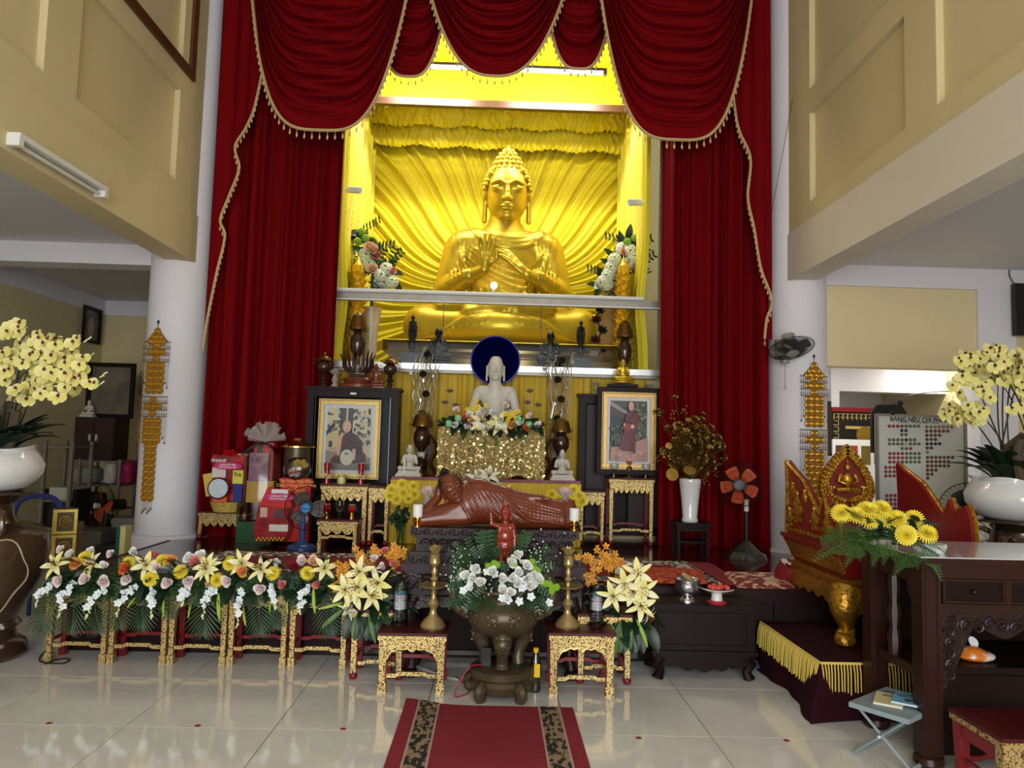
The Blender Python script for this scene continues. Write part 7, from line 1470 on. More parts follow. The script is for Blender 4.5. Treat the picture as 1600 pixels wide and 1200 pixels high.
# dark dragon scroll brackets beside the altar lamps
for px, s, l in ((678, 1, 'beside the lamp on the candle side'), (856, -1, 'beside the lamp on the gilt stand side')):
    q = PY(px, 700, 7.62); t = thing('dragon_scroll', 'dark carved dragon shaped scroll ' + l, 'ornament', (q.x, 7.62, Z_ALT)); b = MB(); b.tube(smooth_path([(s * .08, 0, .02), (s * .02, 0, .04), (-s * .03, 0, .14), (s * .02, 0, .26), (s * .0, 0, .36), (-s * .05, 0, .42)], 5), [.02] + [.026] * 10 + [.02] * 10 + [.014] * 5, 8); b.build('scroll', M_brown, t); MB().ell((s * .1, 0, .025), (.05, .03, .025), 10, 6).build('head', M_brown, t)
# silver sprays standing behind the lamps
M_silv = pm('silver_foil', (206, 204, 200), .25, .85, var=.25, scale=40)
def silver_spray(label, px0, px1, pyt, pyb, Y, z0):
    q = PY((px0 + px1) / 2, pyb, Y); t = thing('silver_spray', label, 'ornament', (q.x, Y, z0), group='silver branch sprays'); L = t.location; r_ = random.Random(px0); wv = PY(px1, pyt, Y).x - PY(px0, pyt, Y).x; zt = PY((px0 + px1) / 2, pyt, Y).z - z0
    MB().lathe([(0, 0), (.06, 0), (.05, .05), (.06, .2), (.05, .22)], 14).build('holder', M_brown, t)
    for i in range(13):
        x = -wv / 2 + wv * (i + .5) / 13; h_ = zt * (.82 + .18 * r_.random()); pts = [(x * .4, r_.uniform(-.03, .03), .15)]
        for k in range(9): u = (k + 1) / 9; pts.append((x * (.55 + .5 * u) + .014 * (-1) ** k, r_.uniform(-.05, .05), .15 + (h_ - .15) * u))
        b = MB(); b.tube(pts, .0055, 5); b.build('branch', M_silv, t)
        if i % 3 == 0:
            b = MB(); ring(b, 5, .045, .025, .7, 0, .004, 0, .2); o = b.build('silver_bell', M_silv, t); o.matrix_local = aim(Vector(pts[-2 - i % 4]), (r_.uniform(-.3, .3), -.6, .6))
    for i in range(5): b = MB(); ring(b, 8, .05, .03, .5, 0, .006, 0, .5, cup=.5); ring(b, 6, .04, .026, 1., .3, .004, .004, .5, cup=.5); o = b.build('dark_lotus', pm('smoky_gold', (70, 60, 48), .3, .6), t); o.matrix_local = aim(Vector((.02 * (-1) ** i, -.04, zt * (.3 + .15 * i))), (0, -1, .3))
silver_spray('silver branch spray rising behind the lamp on the candle side', 640, 682, 535, 690, 7.85, Z_ALT); silver_spray('silver branch spray rising behind the lamp on the gilt stand side', 851, 892, 545, 700, 7.85, Z_ALT)
# stemmed silver lotus pairs left and right of the marble statue
for px, l in ((703, 'on the candle side'), (832, 'on the gilt stand side')):
    q = PY(px, 660, 7.6); t = thing('silver_lotus_stem', 'stemmed silver lotus flowers next to the marble statue ' + l, 'ornament', (q.x, 7.62, 1.69))
    for k, (dx, py) in enumerate(((0 if px < 750 else -4, 614), (-8, 632), (9, 636))):
        p = PY(px + dx, py, 7.6) - t.location; b = MB(); b.tube([(0, 0, .0), (p.x * .4, 0, p.z * .6), p], .004, 5); b.build('stem', M_silv, t); b = MB(); ring(b, 10, .05, .024, .5, 0, .008, 0, .5, cup=.5); ring(b, 7, .042, .022, 1., .3, .006, .006, .5, cup=.5); o = b.build('lotus', pm('rose_silver', (170, 152, 144), .3, .7), t); o.location = p
    b = MB(); b.lathe([(0, 0), (.012, 0), (.012, .1), (0, .1)], 10); b.build('white_candle', M_wax, t).location = (.08 if px > 750 else -.06, -.03, 0)
q = PY(631, 748, 7.42); t = thing('thin_candle', 'thin white candle beside the small seated figure', 'candle', (q.x, 7.42, Z_ALT)); MB().lathe([(0, 0), (.011, 0), (.011, .17), (.004, .175), (0, .18)], 12).build('candle', M_wax, t); MB().lathe([(0, 0), (.022, 0), (.016, .012), (.012, .012)], 12).build('holder', M_brass, t)
# figures on the cabinet
t, S = seat_statue('naga_buddha_statue', 'brown seated figure under a spreading serpent crest on the cabinet', 559, 604, 556, 7.55, M_bronze, ZC1, mesh=seated_mesh('figure', pm('grey_brown_bronze', (92, 82, 74), .35, .5), pose='lap', h=.05, base=2), low=-1.9, high=3.0)
MB().lathe([(0, 0), (.17, 0), (.18, .03), (.12, .05), (.15, .08), (.13, .1), (0, .1)], 20, sy=.6).build('pedestal', M_redwood, t)
b = MB()
for i in range(9):
    a = -1.25 + 2.5 * i / 8; b.tube(smooth_path([(math.sin(a) * .05, .04, .12), (math.sin(a) * .15, .05, .2 + .03 * math.cos(a)), (math.sin(a) * .16, .03, .27 + .06 * math.cos(a)), (math.sin(a) * .19, -.0, .31 + .1 * math.cos(a))], 4), [.011, .012, .013, .014, .015, .016, .016, .014, .012, .01, .008, .006, .004], 6)
b.build('serpent_crest', pm('dark_red_bronze', (64, 32, 26), .3, .4), t)
seat_statue('carved_wood_figure', 'small carved red wood figure with pointed back on the cabinet', 588, 604, 568, 7.6, None, ZC1, mesh=seated_mesh('figure', M_redwood, pose='lap', h=.06, base=1, folds=False), low=-.7, high=3.)
t, S = seat_statue('golden_monk_statue', 'golden seated monk figure on top of the standing monk portrait', 974, 604, 560, 7.78, None, PY(980, 605, 7.8).z + .03, mesh=seated_mesh('figure', M_gold, pose='lap', h=.05, base=2, ush='none'), low=-.72, high=2.98)
MB().bb(-.16, .16, -.03, .06, -.03, 0).build('dark_base', M_dark2, t)
for px, py0, py1, Y, z0, l in ((523, 575, 604, 7.55, ZC1, 'on the cabinet between lamp and naga statue'), (931, 595, 617, 7.98, h2 + ZP, 'behind the portrait on the altar side'), (1014, 598, 618, 7.98, h2 + ZP, 'behind the portrait on the curtain side')): crystal_lotus('clear crystal lotus ornament ' + l, px, py0, py1, Y, z0)
# ================================================================ inside the niche
def gold_tower(label, px, pyt, Y):
    q = PY(px, 500, Y); H = PY(px, pyt, Y).z - NZ; t = thing('gold_offering_tower', label, 'ornament', (q.x, Y, NZ), group='golden offering towers'); M_lg = pm('bright_gold_petal', (232, 186, 40), .3, .6, var=.2, scale=20)
    MB().lathe([(0, 0), (.16, 0), (.15, .05), (.08, .1), (.07, H * .9), (.04, H * .92), (.012, H * .97), (0, H)], 16).build('core', M_lg, t); n = 12
    for j in range(n):
        b = MB(); z = .12 + (H * .84 - .12) * j / n; r = .1 - .03 * j / n; ring(b, 10, .1, .06, 1.25, j * .3, r, z, -.9, cup=.4, tip=.7); b.build('petal_tier', M_lg, t)
gold_tower('tiered golden offering tower near the peach flower tower', 556, 398, 8.62); gold_tower('tiered golden offering tower beside the lotus panel', 973, 398, 8.62)
def flower_tower(label, pts, stand_px, Y):
    q = PY(stand_px, 540, Y); t = thing('tall_flower_arrangement', label, 'flowers', (q.x, Y, NZ), group='tall niche flowers'); top = PY(*pts[0][1:], Y).z - NZ
    MB().lathe([(0, 0), (.1, 0), (.08, .1), (.09, .5), (.13, .75), (.12, .75), (0, .7)], 20).build('white_vase', pm('cream_vase', (226, 206, 170), .3), t)
    for k, x, y in pts: plant(t, k, PY(x, y, Y - .15 + fr_.uniform(-.08, .05)), ((x - stand_px) / 80, -1, .3), {'hydra': 1.9, 'rose_peach': 2.2, 'rose_coral': 2., 'rose_white': 2., 'button': 2.2}.get(k, 1.5))
    for i in range(46): k, x, y = pts[i % len(pts)]; foliage(t, fr_.choice(['leaf', 'leafd', 'eucd']), PY(x, y, Y - .02), (fr_.uniform(-1, 1), -.3, fr_.uniform(-1, .8)), 1.5, (0, -1, .3))
    b = MB(); b.tube([(0, 0, .6), (0, 0, top - .1)], .02, 6); b.build('stems', M_stem, t)
flower_tower('tall arrangement of peach and cream flowers in the niche beside the yellow side drape', [('button', 566, 362), ('button', 560, 378), ('button', 572, 372), ('rose_peach', 583, 392), ('rose_coral', 588, 400), ('hydra', 566, 408), ('hydra', 577, 415), ('rose_peach', 582, 422), ('hydra', 595, 430), ('hydra', 604, 420), ('rose_coral', 610, 425), ('hydra', 612, 440), ('rose_white', 590, 445), ('hydra', 570, 398), ('rose_white', 598, 450), ('rose_peach', 577, 388)], 578, 8.95)
flower_tower('tall arrangement of cream flowers in the niche above the lotus panel', [('button', 992, 372), ('button', 980, 378), ('hydra', 972, 388), ('hydra', 985, 392), ('rose_coral', 978, 396), ('hydra', 990, 402), ('hydra', 960, 405), ('hydra', 982, 412), ('rose_white', 970, 420), ('hydra', 950, 430), ('hydra', 942, 440), ('rose_white', 938, 448), ('hydra', 955, 418), ('rose_white', 962, 425), ('rose_peach', 990, 420), ('hydra', 948, 444)], 975, 8.95)
p0, p1 = PY(925, 470, 8.9), PY(968, 560, 8.9); lp = thing('lotus_screen', 'tan panel with dark metal lotus flowers climbing a stem in the niche', 'panel', ((p0.x + p1.x) / 2, 8.9, NZ))
MB().prism([(-.2, 0), (.22, 0), (.22, p0.z - NZ + .15), (-.02, p0.z - NZ + .15), (-.16, p0.z - NZ - .3)], 0, .02).build('board', pm('tan_board', (190, 146, 70), .6), lp)
b = MB(); pts = [PY(x, y, 8.85) - lp.location for x, y in ((936, 556), (938, 545), (935, 530), (940, 515), (932, 500), (936, 487))]; b.tube(smooth_path(pts, 4), .008, 6); b.build('stem', M_jet, lp)
for i, (x, y) in enumerate(((936, 487), (932, 502), (940, 518), (931, 533), (939, 548))):
    b = MB(); ring(b, 7, .07, .035, .45, 0, .006, 0, .5, cup=.5); ring(b, 5, .055, .03, .95, .3, .004, .004, .5, cup=.5); o = b.build('metal_lotus', pm('dark_red_metal', (96, 48, 50), .35, .6) if i in (1, 3) else pm('slate_metal', (62, 62, 60), .35, .6), lp); o.matrix_local = aim(PY(x, y, 8.83) - lp.location, (.2 * (-1) ** i, -1, .5), 0, 1.1)
MB().ell((.02, -.06, .0), (.12, .08, .06), 14, 8).build('rock_base', M_jet, lp)
MB().bb(-.12, .16, -.14, -.13, .02, .08).build('label_plate', M_plast, lp)
for px, py, s, l in ((527, 291, 1, 'peach flower tower'), (1009, 312, -1, 'lotus panel')):
    q = PY(px, py, 8.2); x = NX0 + .05 if s > 0 else NX1 - .05; t = thing('spot_lamp', 'small white cylinder spot lamp above the ' + l, 'lamp', (x, 8.3, q.z)); b = MB(); b.lathe([(0, 0), (.038, 0), (.04, .16), (.03, .16), (.026, .12)], 16, aim((s * .12, 0, 0), (s * 1, -.2, -.1))); b.build('lamp_body', M_plast, t); b = MB(); b.tube([(0, 0, .0), (s * .12, 0, 0)], .012, 6); b.build('bracket', M_plast, t)
# ================================================================ platform odds and ends
# gifts
def gift_box(t, nm, px0, px1, py0, py1, Y, dep, mat, rot=0., parent=None):
    a, c = PY(px0, py1, Y), PY(px1, py0, Y); M = Matrix.Translation(((a.x + c.x) / 2 - t.location.x, Y - t.location.y + dep / 2, (a.z + c.z) / 2 - t.location.z)) @ Matrix.Rotation(rot, 4, 'Y'); return MB().box((0, 0, 0), (c.x - a.x, dep, c.z - a.z), M).build(nm, mat, parent or t)
M_pack = pm('red_printed_packaging', (168, 30, 40), .3, col2=(120, 22, 30), lo=.4, hi=.6, scale=9, coat=.5)
def tag_oval(t, px, py, w, h, Y, lines):
    p = PY(px, py, Y) - t.location; o = MB().prism([(w * math.cos(a), h * math.sin(a)) for a in np.linspace(0, 2 * PI, 30)[:-1]], -.002, .002).build('pink_tag', pm('pink_card', (196, 40, 110), .4), t); o.location = p
    for i, l in enumerate(lines): text_mesh('tag_lettering', l, h * (.62 if i == 0 else .5), M_plast, o, (0, -.003, h * (.25 - .62 * i)), bold=.0006)
def bow(t, p, mat, r=.05, n=14):
    b = MB()
    for i in range(n):
        a = i * 2.4; e = .2 + .9 * (i / n); d = Vector((math.cos(a) * math.cos(e), -abs(math.sin(a)) * .6 - .2, math.sin(e) + .2 * math.sin(a))).normalized(); s = d.cross(Vector((0, 1, .3))).normalized() * .008
        P = [Vector((0, 0, 0)), d * r * .7 + s * 2, d * r, d * r * .75 - s * 2, Vector((0, 0, 0))]
        for k in range(4): b.add([P[k] - s, P[k] + s, P[k + 1] + s, P[k + 1] - s], [(0, 1, 2, 3)], Matrix.Translation(p))
    b.build('bow', mat, t)
Yg = 7.12; ztab = PY(345, 799, 7.33).z
ga = thing('gift_basket', 'gift basket of sweets with a red bow and pink tag on the low gilt table', 'gift basket', (PY(354, 800, Yg + .2).x, Yg + .2, ztab), group='gift baskets')
a = PY(333, 800, Yg + .1); wbk = (PY(374, 800, Yg).x - PY(333, 800, Yg).x) / 2
b = MB(); b.lathe([(0, 0), (wbk, 0), (wbk * 1.32, .1), (wbk * 1.36, .1), (wbk * 1.26, .095), (wbk * .95, .012)], 30, sy=.75); b.build('basket', pm('woven_basket', (196, 166, 78), .7, var=.35, scale=60, tex='voronoi', bump=.7, bscale=60), ga)
gift_box(ga, 'gift_pouch', 328, 386, 712, 782, Yg + .12, .06, M_pack); gift_box(ga, 'gift_card', 318, 334, 740, 775, Yg + .1, .02, pm('yellow_packet', (206, 178, 70), .4), -.2); gift_box(ga, 'snack_box', 331, 353, 731, 746, Yg + .08, .02, pm('white_snack_packet', (214, 200, 190), .4)); gift_box(ga, 'tea_box', 363, 380, 735, 756, Yg + .08, .03, pm('lime_packet', (214, 206, 70), .4)); gift_box(ga, 'coffee_packet', 364, 378, 756, 784, Yg + .07, .03, pm('blue_packet', (30, 52, 130), .3)); gift_box(ga, 'orange_packet', 332, 354, 774, 784, Yg + .05, .03, pm('orange_packet', (224, 96, 50), .4)); gift_box(ga, 'gold_carton', 368, 387, 709, 730, Yg + .16, .04, pm('gold_carton', (206, 166, 90), .4))
text_mesh('tea_lettering', 'Trà', .05, M_black, ga, PY(371, 742, Yg + .075) - ga.location, bold=.001); text_mesh('pouch_lettering', 'PHANE', .045, M_plast, ga, PY(342, 720, Yg + .115) - ga.location, bold=.001)
p = PY(343, 763, Yg + .06) - ga.location; MB().lathe([(0, 0), (.105, 0), (.105, .03), (.1, .035), (0, .035)], 30, aim(p, (0, -1, .05))).build('biscuit_tin', pm('maroon_tin', (92, 26, 30), .3, .4), ga); MB().lathe([(0, .034), (.09, .034), (.09, .038), (0, .038)], 30, aim(p, (0, -1, .05))).build('tin_lid', pm('pale_blue_lid', (196, 208, 216), .3, var=.15, scale=20), ga)
tag_oval(ga, 356, 728, .135, .036, Yg + .05, ('CHÙA KỲ VIÊN', 'Thành Kính Dâng Cúng')); bow(ga, PY(360, 712, Yg + .1) - ga.location, pm('red_ribbon', (196, 22, 30), .3), .075)
gb = thing('gift_hamper', 'tall cellophane wrapped hamper of boxes behind the gift basket', 'gift basket', (PY(405, 800, 7.36).x, 7.32, ZP), group='gift baskets')
MB().bb(-.17, .17, -.1, .1, 0, .2).build('base_box', pm('green_box', (34, 78, 40), .4), gb); gift_box(gb, 'gold_box', 384, 428, 752, 785, 7.25, .12, pm('ochre_box', (196, 152, 60), .4)); gift_box(gb, 'biscuit_box', 388, 420, 708, 752, 7.24, .1, pm('mauve_box', (176, 148, 152), .4, col2=(140, 100, 120), scale=8)); gift_box(gb, 'red_box', 394, 428, 692, 760, 7.32, .1, pm('red_gift_box', (190, 60, 56), .4)); gift_box(gb, 'green_strip', 402, 410, 692, 708, 7.3, .02, pm('green_box', (34, 78, 40)))
text_mesh('box_lettering', '비스', .06, M_black, gb, PY(397, 720, 7.235) - gb.location)
M_cello = glass('cellophane', (250, 250, 250), .8, .12)
b = MB(); zt = PY(415, 690, 7.3).z - ZP; b.lathe([(.2, .2), (.21, .4), (.19, zt - .12), (.1, zt - .03), (.035, zt)], 24, sy=.62, lobes=7, lamp=.03); b.build('cellophane_wrap', M_cello, gb)
b = MB(); c = Vector((.035, 0, zt))
for i in range(18):
    a = -1.45 + 2.9 * i / 17; L = .2 * fr_.uniform(.8, 1.15); d = Vector((math.sin(a), fr_.uniform(-.5, .3), math.cos(a) * .75 + .15)).normalized(); s = d.cross(Vector((0, 1, 0))).normalized(); q = c + d * L
    b.add([c - s * .004, c + s * .004, q + s * .03 + Vector((0, .012, 0)), q - Vector((0, .015, 0)), q - s * .03 + Vector((0, .012, 0))], [(0, 1, 2, 3), (0, 3, 4)])
b.build('cellophane_fan', pm('crinkled_cellophane', (206, 196, 192), .12, alpha=.35, var=.1, scale=20, bump=.5, bscale=30), gb)
gc = thing('red_gift_bag', 'red gift bag of sweets with pink tag standing on the platform', 'gift basket', (PY(425, 846, 7.08).x, 7.1, ZP), group='gift baskets')
def taperbox(px, Y, dep, mat, nm, t): P = [PY(x, y, Y) - t.location for x, y in px]; n = len(P); MB().add([p.to_tuple() for p in P] + [(p + Vector((0, dep, 0))).to_tuple() for p in P], [tuple(range(n)), tuple(reversed(range(n, 2 * n)))] + [(i, i + n, (i + 1) % n + n, (i + 1) % n) for i in range(n)]).build(nm, mat, t)
taperbox([(400, 846), (396, 828), (404, 790), (447, 795), (452, 825), (444, 846)], 7.03, .12, M_pack, 'bag_base', gc); taperbox([(404, 792), (418, 762), (452, 768), (456, 795)], 7.05, .1, pm('red_carton', (196, 34, 34), .35), 'bag_top', gc)
for k, (x0, x1, y0, y1, m) in enumerate(((406, 418, 793, 808, ('photo_label', (206, 170, 140))), (428, 442, 797, 808, ('dark_foil', (80, 60, 66)))  , (420, 450, 820, 830, ('white_wafer_pack', (226, 216, 206))), (424, 450, 765, 776, ('white_note', (226, 222, 222))), (414, 428, 830, 842, ('gold_emblem', (150, 50, 34))))): gift_box(gc, m[0], x0, x1, y0, y1, 7.025 if k != 3 else 7.045, .006, pm(m[0], m[1], .35, var=.3, scale=40))
b = MB(); [b.ell(PY(401 + 3.2 * i, 844 - (i % 2) * 3, 7.02) - gc.location, .012, 7, 5) for i in range(14)]; b.build('gold_beads', pm('gold_sweets', (206, 160, 60), .35, .3), gc)
tag_oval(gc, 436, 777, .14, .038, 7.03, ('CHÙA KỲ VIÊN', 'Thành Kính Dâng Cúng'))
gd = thing('snow_globe_gift', 'red wrapped gift box with a round clear case and gold bow', 'gift basket', (PY(466, 846, 7.2).x, 7.24, ZP), group='gift baskets'); gift_box(gd, 'red_carton', 434, 486, 748, 846, 7.2, .1, pm('red_carton', (196, 34, 34)))
p = PY(464, 733, 7.24) - gd.location; MB().ell(p, (.14, .09, .115), 20, 14).build('clear_case', M_cello, gd); b = MB(); [b.ell(p + Vector((fr_.uniform(-.09, .09), fr_.uniform(-.04, .04), fr_.uniform(-.08, .05))), .022, 7, 5) for _ in range(22)]; b.build('sweets', pm('assorted_sweets', (150, 70, 60), .4, col2=(210, 196, 180), scale=30), gd)
bow(gd, PY(470, 728, 7.13) - gd.location, pm('gold_ribbon', (226, 196, 96), .25, .4), .08, 10)
for i, (l, y) in enumerate((('Tân Niên Vạn Phúc', 752), ('Chúc Mừng Năm Mới', 759), ('An Khang', 766))): text_mesh('gift_lettering', l, .042, pm('orange_lettering', (240, 170, 60), .4), gd, PY(463, y, 7.195) - gd.location, bold=.0005)
# brass urn behind the gifts
q = PY(454, 840, 7.32); bu = thing('brass_lidded_urn', 'dark glass urn with a brass lid behind the gifts', 'urn', (q.x + .0, 7.40, ZP)); zt = PY(454, 683, 7.4).z - ZP
MB().lathe([(0, 0), (.1, 0), (.12, .05), (.1, .3), (.13, .5), (.125, zt - .1)], 24).build('urn_body', M_bronze, bu); MB().lathe([(.125, zt - .1), (.17, zt - .1), (.17, zt - .085), (.1, zt - .055), (.05, zt - .03), (.04, zt - .01), (0, zt)], 24).build('lid', M_brass, bu)
# blue desk fan
fb = thing('blue_desk_fan', 'blue desk fan with dark blades on the platform beside the gifts', 'fan', (PY(472, 848, 6.98).x, 6.98, ZP)); M_fblue = pm('blue_fan_plastic', (44, 78, 128), .3); zc = PY(477, 795, 6.9).z - ZP
MB().lathe([(0, 0), (.135, 0), (.135, .015), (.1, .035), (.045, .05), (.03, .07), (0, .07)], 30).build('base', M_fblue, fb); b = MB(); b.tube([(0, 0, .06), (.0, 0, zc - .06)], .028, 10); b.build('neck', M_fblue, fb); MB().lathe([(0, 0), (.05, 0), (.055, .08), (.03, .1), (0, .1)], 16, aim((.03, .1, zc), (0, -1, .1))).build('motor', M_fblue, fb)
for i in range(3): MB().bb(.02 + i * .018, .03 + i * .018, -.112, -.1, .03, .038).build('button', M_plast, fb)
def blades(t, c, R, n, mat, d, nm='blade', wid=.85, tw=.35):
    for i in range(n):
        b = MB(); pts = []
        for j in range(6):
            r = R * (.15 + .85 * j / 5); ww = wid * (.35 + .65 * math.sin(PI * (.25 + .6 * j / 5)))
            for k in range(5): a = (k / 4 - .5) * ww; pts.append((r * math.sin(a), r * math.cos(a), tw * R * (k / 4 - .5) * .5))
        b.grid(pts, 5, 6, aim(c, d) @ Matrix.Rotation(2 * PI * i / n + .5, 4, 'Z')); b.build(nm, mat, t)
def cage(t, c, R, d, mat, n=40, dep=.06, rings=(1., .66, .33), wr=.0016):
    M = aim(c, d); b = MB()
    for s in (-1, 1):
        for i in range(n): a = 2 * PI * i / n; b.tube([M @ Vector((R * f * math.cos(a), R * f * math.sin(a), s * dep * (1 - f ** 3))) for f in (.2, .5, .8, 1.)], wr, 3)
        for f in rings: b.tube([M @ Vector((R * f * math.cos(a), R * f * math.sin(a), s * dep * (1 - f ** 3))) for a in np.linspace(0, 2 * PI, 40)[:-1]], wr * (2.4 if f == 1. else 1.2), 4, closed=True)
    b.build('wire_guard', mat, t)['kind'] = 'stuff'
c = Vector((.03, -.02, zc)); blades(fb, c, .16, 3, pm('grey_brown_blade', (84, 76, 70), .35), (0, -1, .05), wid=1.5); cage(fb, c, .2, (0, -1, .05), M_black, 16); p = aim(c, (0, -1, .05)); MB().lathe([(0, .0), (.048, 0), (.048, .03), (.04, .04), (0, .042)], 24, p).build('hub', pm('sky_blue_hub', (40, 130, 200), .35), fb); text_mesh('hub_lettering', 'Omega', .024, M_black, fb, p @ Vector((0, 0, .044)), (PI / 2 - .05, 0, 0), bold=.0005)
# pedestal fan with orange blades wrapped at the base
pf = thing('pedestal_fan', 'pedestal fan with orange blades in front of the red curtain', 'fan', (PY(1166, 862, 7.0).x, 7.0, ZP)); zc = PY(1152, 757, 7.0).z - ZP; xc = PY(1152, 757, 7.0).x - pf.location.x
b = MB(); b.lathe([(0, 0), (.19, 0), (.18, .03), (.12, .07), (.06, .13), (.03, .16)], 30, lobes=9, lamp=.06); b.build('wrapped_base', pm('plastic_wrapped_base', (52, 52, 50), .15, var=.3, scale=14, bump=.9, bscale=14, coat=.8), pf); b = MB(); b.tube([(0, 0, .12), (0, 0, zc - .12)], .02, 10); b.build('pole', M_black, pf); b = MB(); b.tube([(0, 0, zc - .25), (0, 0, zc - .14)], .022, 10); b.build('pole_sleeve', M_plast, pf)
MB().lathe([(0, 0), (.05, 0), (.055, .1), (.03, .13), (0, .13)], 16, aim((xc * .5, .06, zc - .02), (xc * 1.2, -.6, .05))).build('motor', M_black, pf); c = Vector((xc, -.06, zc)); d = (-.25, -1, .05)
blades(pf, c, .175, 5, pm('orange_blade', (206, 84, 40), .3), d, wid=.95); cage(pf, c, .205, d, M_black, 44, .07); MB().lathe([(0, .03), (.05, .03), (.05, .06), (0, .065)], 22, aim(c, d)).build('hub', M_black, pf)
# silver bowl with whisk, red footed dish on the chest
q = PY(1075, 935, 5.22); sb = thing('silver_bowl', 'footed silver bowl with a bamboo whisk on the dark low chest', 'bowl', (q.x, 5.24, ZLC)); M_sv = pm('embossed_silver', (200, 200, 202), .18, .95, var=.3, scale=40, bump=.5, bscale=45)
MB().lathe([(0, 0), (.055, 0), (.055, .012), (.04, .03), (.025, .045), (.045, .05), (.078, .08), (.088, .115), (.083, .15), (.088, .158), (.08, .155), (.075, .12), (0, .065)], 32).build('bowl', M_sv, sb); b = MB(); b.tube([(.03, 0, .1), (.0, -.02, .17), (-.045, -.05, .2)], [.02, .022, .012], 8); b.build('whisk', pm('bamboo', (176, 150, 96), .6, var=.2, scale=40), sb)
q = PY(1120, 935, 5.2); rd_ = thing('red_footed_dish', 'footed white dish lined in red with orange sweets on the dark low chest', 'dish', (q.x, 5.2, ZLC)); MB().lathe([(0, 0), (.062, 0), (.066, .012), (.055, .025), (0, .025)], 28).build('foot', pm('pink_red_glaze', (176, 40, 54), .15, coat=.6), rd_); MB().lathe([(.04, .024), (.036, .06), (.04, .075)], 24).build('stem', M_porc, rd_); MB().lathe([(0, .07), (.05, .075), (.105, .098), (.115, .104), (.11, .108)], 32).build('plate', M_porc, rd_); MB().lathe([(.11, .108), (.06, .103), (0, .102)], 32).build('red_lining', pm('pink_red_glaze', (176, 40, 54)), rd_)
b = MB(); [b.ell((fr_.uniform(-.07, .07), fr_.uniform(-.06, .06), .115), (.02, .018, .014), 8, 6) for _ in range(16)]; b.build('sweets', pm('coral_sweets', (222, 78, 56), .5, var=.2), rd_)
# cups and candle on the gilt stands
M_rglass = pm('red_glass', (150, 10, 20), .08, coat=.6, var=.1)
zA = ST_A.location.z + PY(534, 757, ST_A.location.y - .12).z - ZP
def cup_red(px, l):
    q = PY(px, 757, ST_A.location.y); t = thing('red_glass_cup', 'red glass candle cup tied with ribbon ' + l, 'cup', (q.x, ST_A.location.y - .02, zA), group='red ribbon cups'); MB().lathe([(0, 0), (.03, 0), (.022, .06), (.034, .2), (.03, .2), (.018, .07)], 18).build('glass', M_rglass, t); bow(t, Vector((0, -.03, .065)), pm('cream_ribbon', (226, 206, 160), .5), .045, 6)
cup_red(511, 'at the portrait corner by the blue fan'); cup_red(564, 'at the portrait corner by the altar')
q = PY(534, 757, ST_A.location.y); t = thing('candle_jar', 'small pale yellow candle in a glass jar before the portrait', 'candle', (q.x, ST_A.location.y - .02, zA)); MB().lathe([(0, 0), (.04, 0), (.045, .03), (.04, .07), (0, .07)], 20).build('candle', pm('yellow_wax', (226, 216, 130), .5), t); MB().lathe([(.046, .002), (.05, .05), (.04, .09), (.036, .09)], 20).build('jar', M_clear, t)
zC = PY(526, 812, ST_C.location.y - .1).z
for px, l in ((510, 'nearest the blue fan'), (549, 'nearest the altar')):
    q = PY(px, 812, ST_C.location.y); t = thing('oil_lamp_cup', 'red oil lamp cup on a gold foot ' + l, 'cup', (q.x, ST_C.location.y, zC), group='oil lamp cups'); MB().lathe([(0, 0), (.024, 0), (.018, .03), (.012, .05), (.045, .06), (0, .06)], 16).build('gold_foot', M_brass, t); MB().lathe([(0, .06), (.03, .06), (.042, .09), (.03, .125), (.026, .125)], 16).build('red_cup', M_rglass, t); MB().lathe([(.03, .125), (.034, .13), (.03, .135)], 16).build('rim', M_silv, t)
q = PY(530, 812, ST_C.location.y); t = thing('wine_glass', 'empty wine glass between the red oil lamp cups', 'glass', (q.x, ST_C.location.y, zC)); MB().lathe([(0, 0), (.03, 0), (.028, .004), (.005, .008), (.005, .06), (.03, .08), (.05, .12), (.045, .17), (.043, .17), (.047, .12), (.004, .075)], 20).build('glass', M_clear, t)
zD = PY(985, 747, ST_D.location.y - .15).z
for px, l in ((959, 'on the altar side'), (1009, 'on the curtain side')):
    q = PY(px, 747, ST_D.location.y); t = thing('water_cup', 'glass water cup on a gold foot ' + l + ' of the tall gilt stand', 'cup', (q.x, ST_D.location.y, zD), group='water cups'); MB().lathe([(0, 0), (.03, 0), (.02, .03), (.016, .07), (.03, .08), (0, .08)], 16).build('gold_foot', M_brass, t); MB().lathe([(0, .08), (.04, .085), (.052, .11), (.045, .145), (.04, .145)], 18).build('cup', pm('pale_glass', (214, 212, 206), .1, trans=.4), t)
q = PY(983, 747, ST_D.location.y); t = thing('amber_lotus_lamp', 'amber lotus lamp in the middle of the tall gilt stand', 'lamp', (q.x, ST_D.location.y, zD)); MB().lathe([(0, 0), (.07, 0), (.07, .005), (.02, .012), (.015, .03), (.03, .06), (.035, .09), (.02, .12)], 18).build('base', M_bronze, t); b = MB(); ring(b, 8, .06, .035, .9, 0, .01, .12, .4, cup=.5); b.build('lotus_petals', pm('amber_petal', (180, 110, 40), .25, coat=.4), t); MB().ell((0, 0, .17), (.025, .025, .035), 10, 8).build('glow_bud', pm('amber_bud', (226, 160, 50), .3), t)
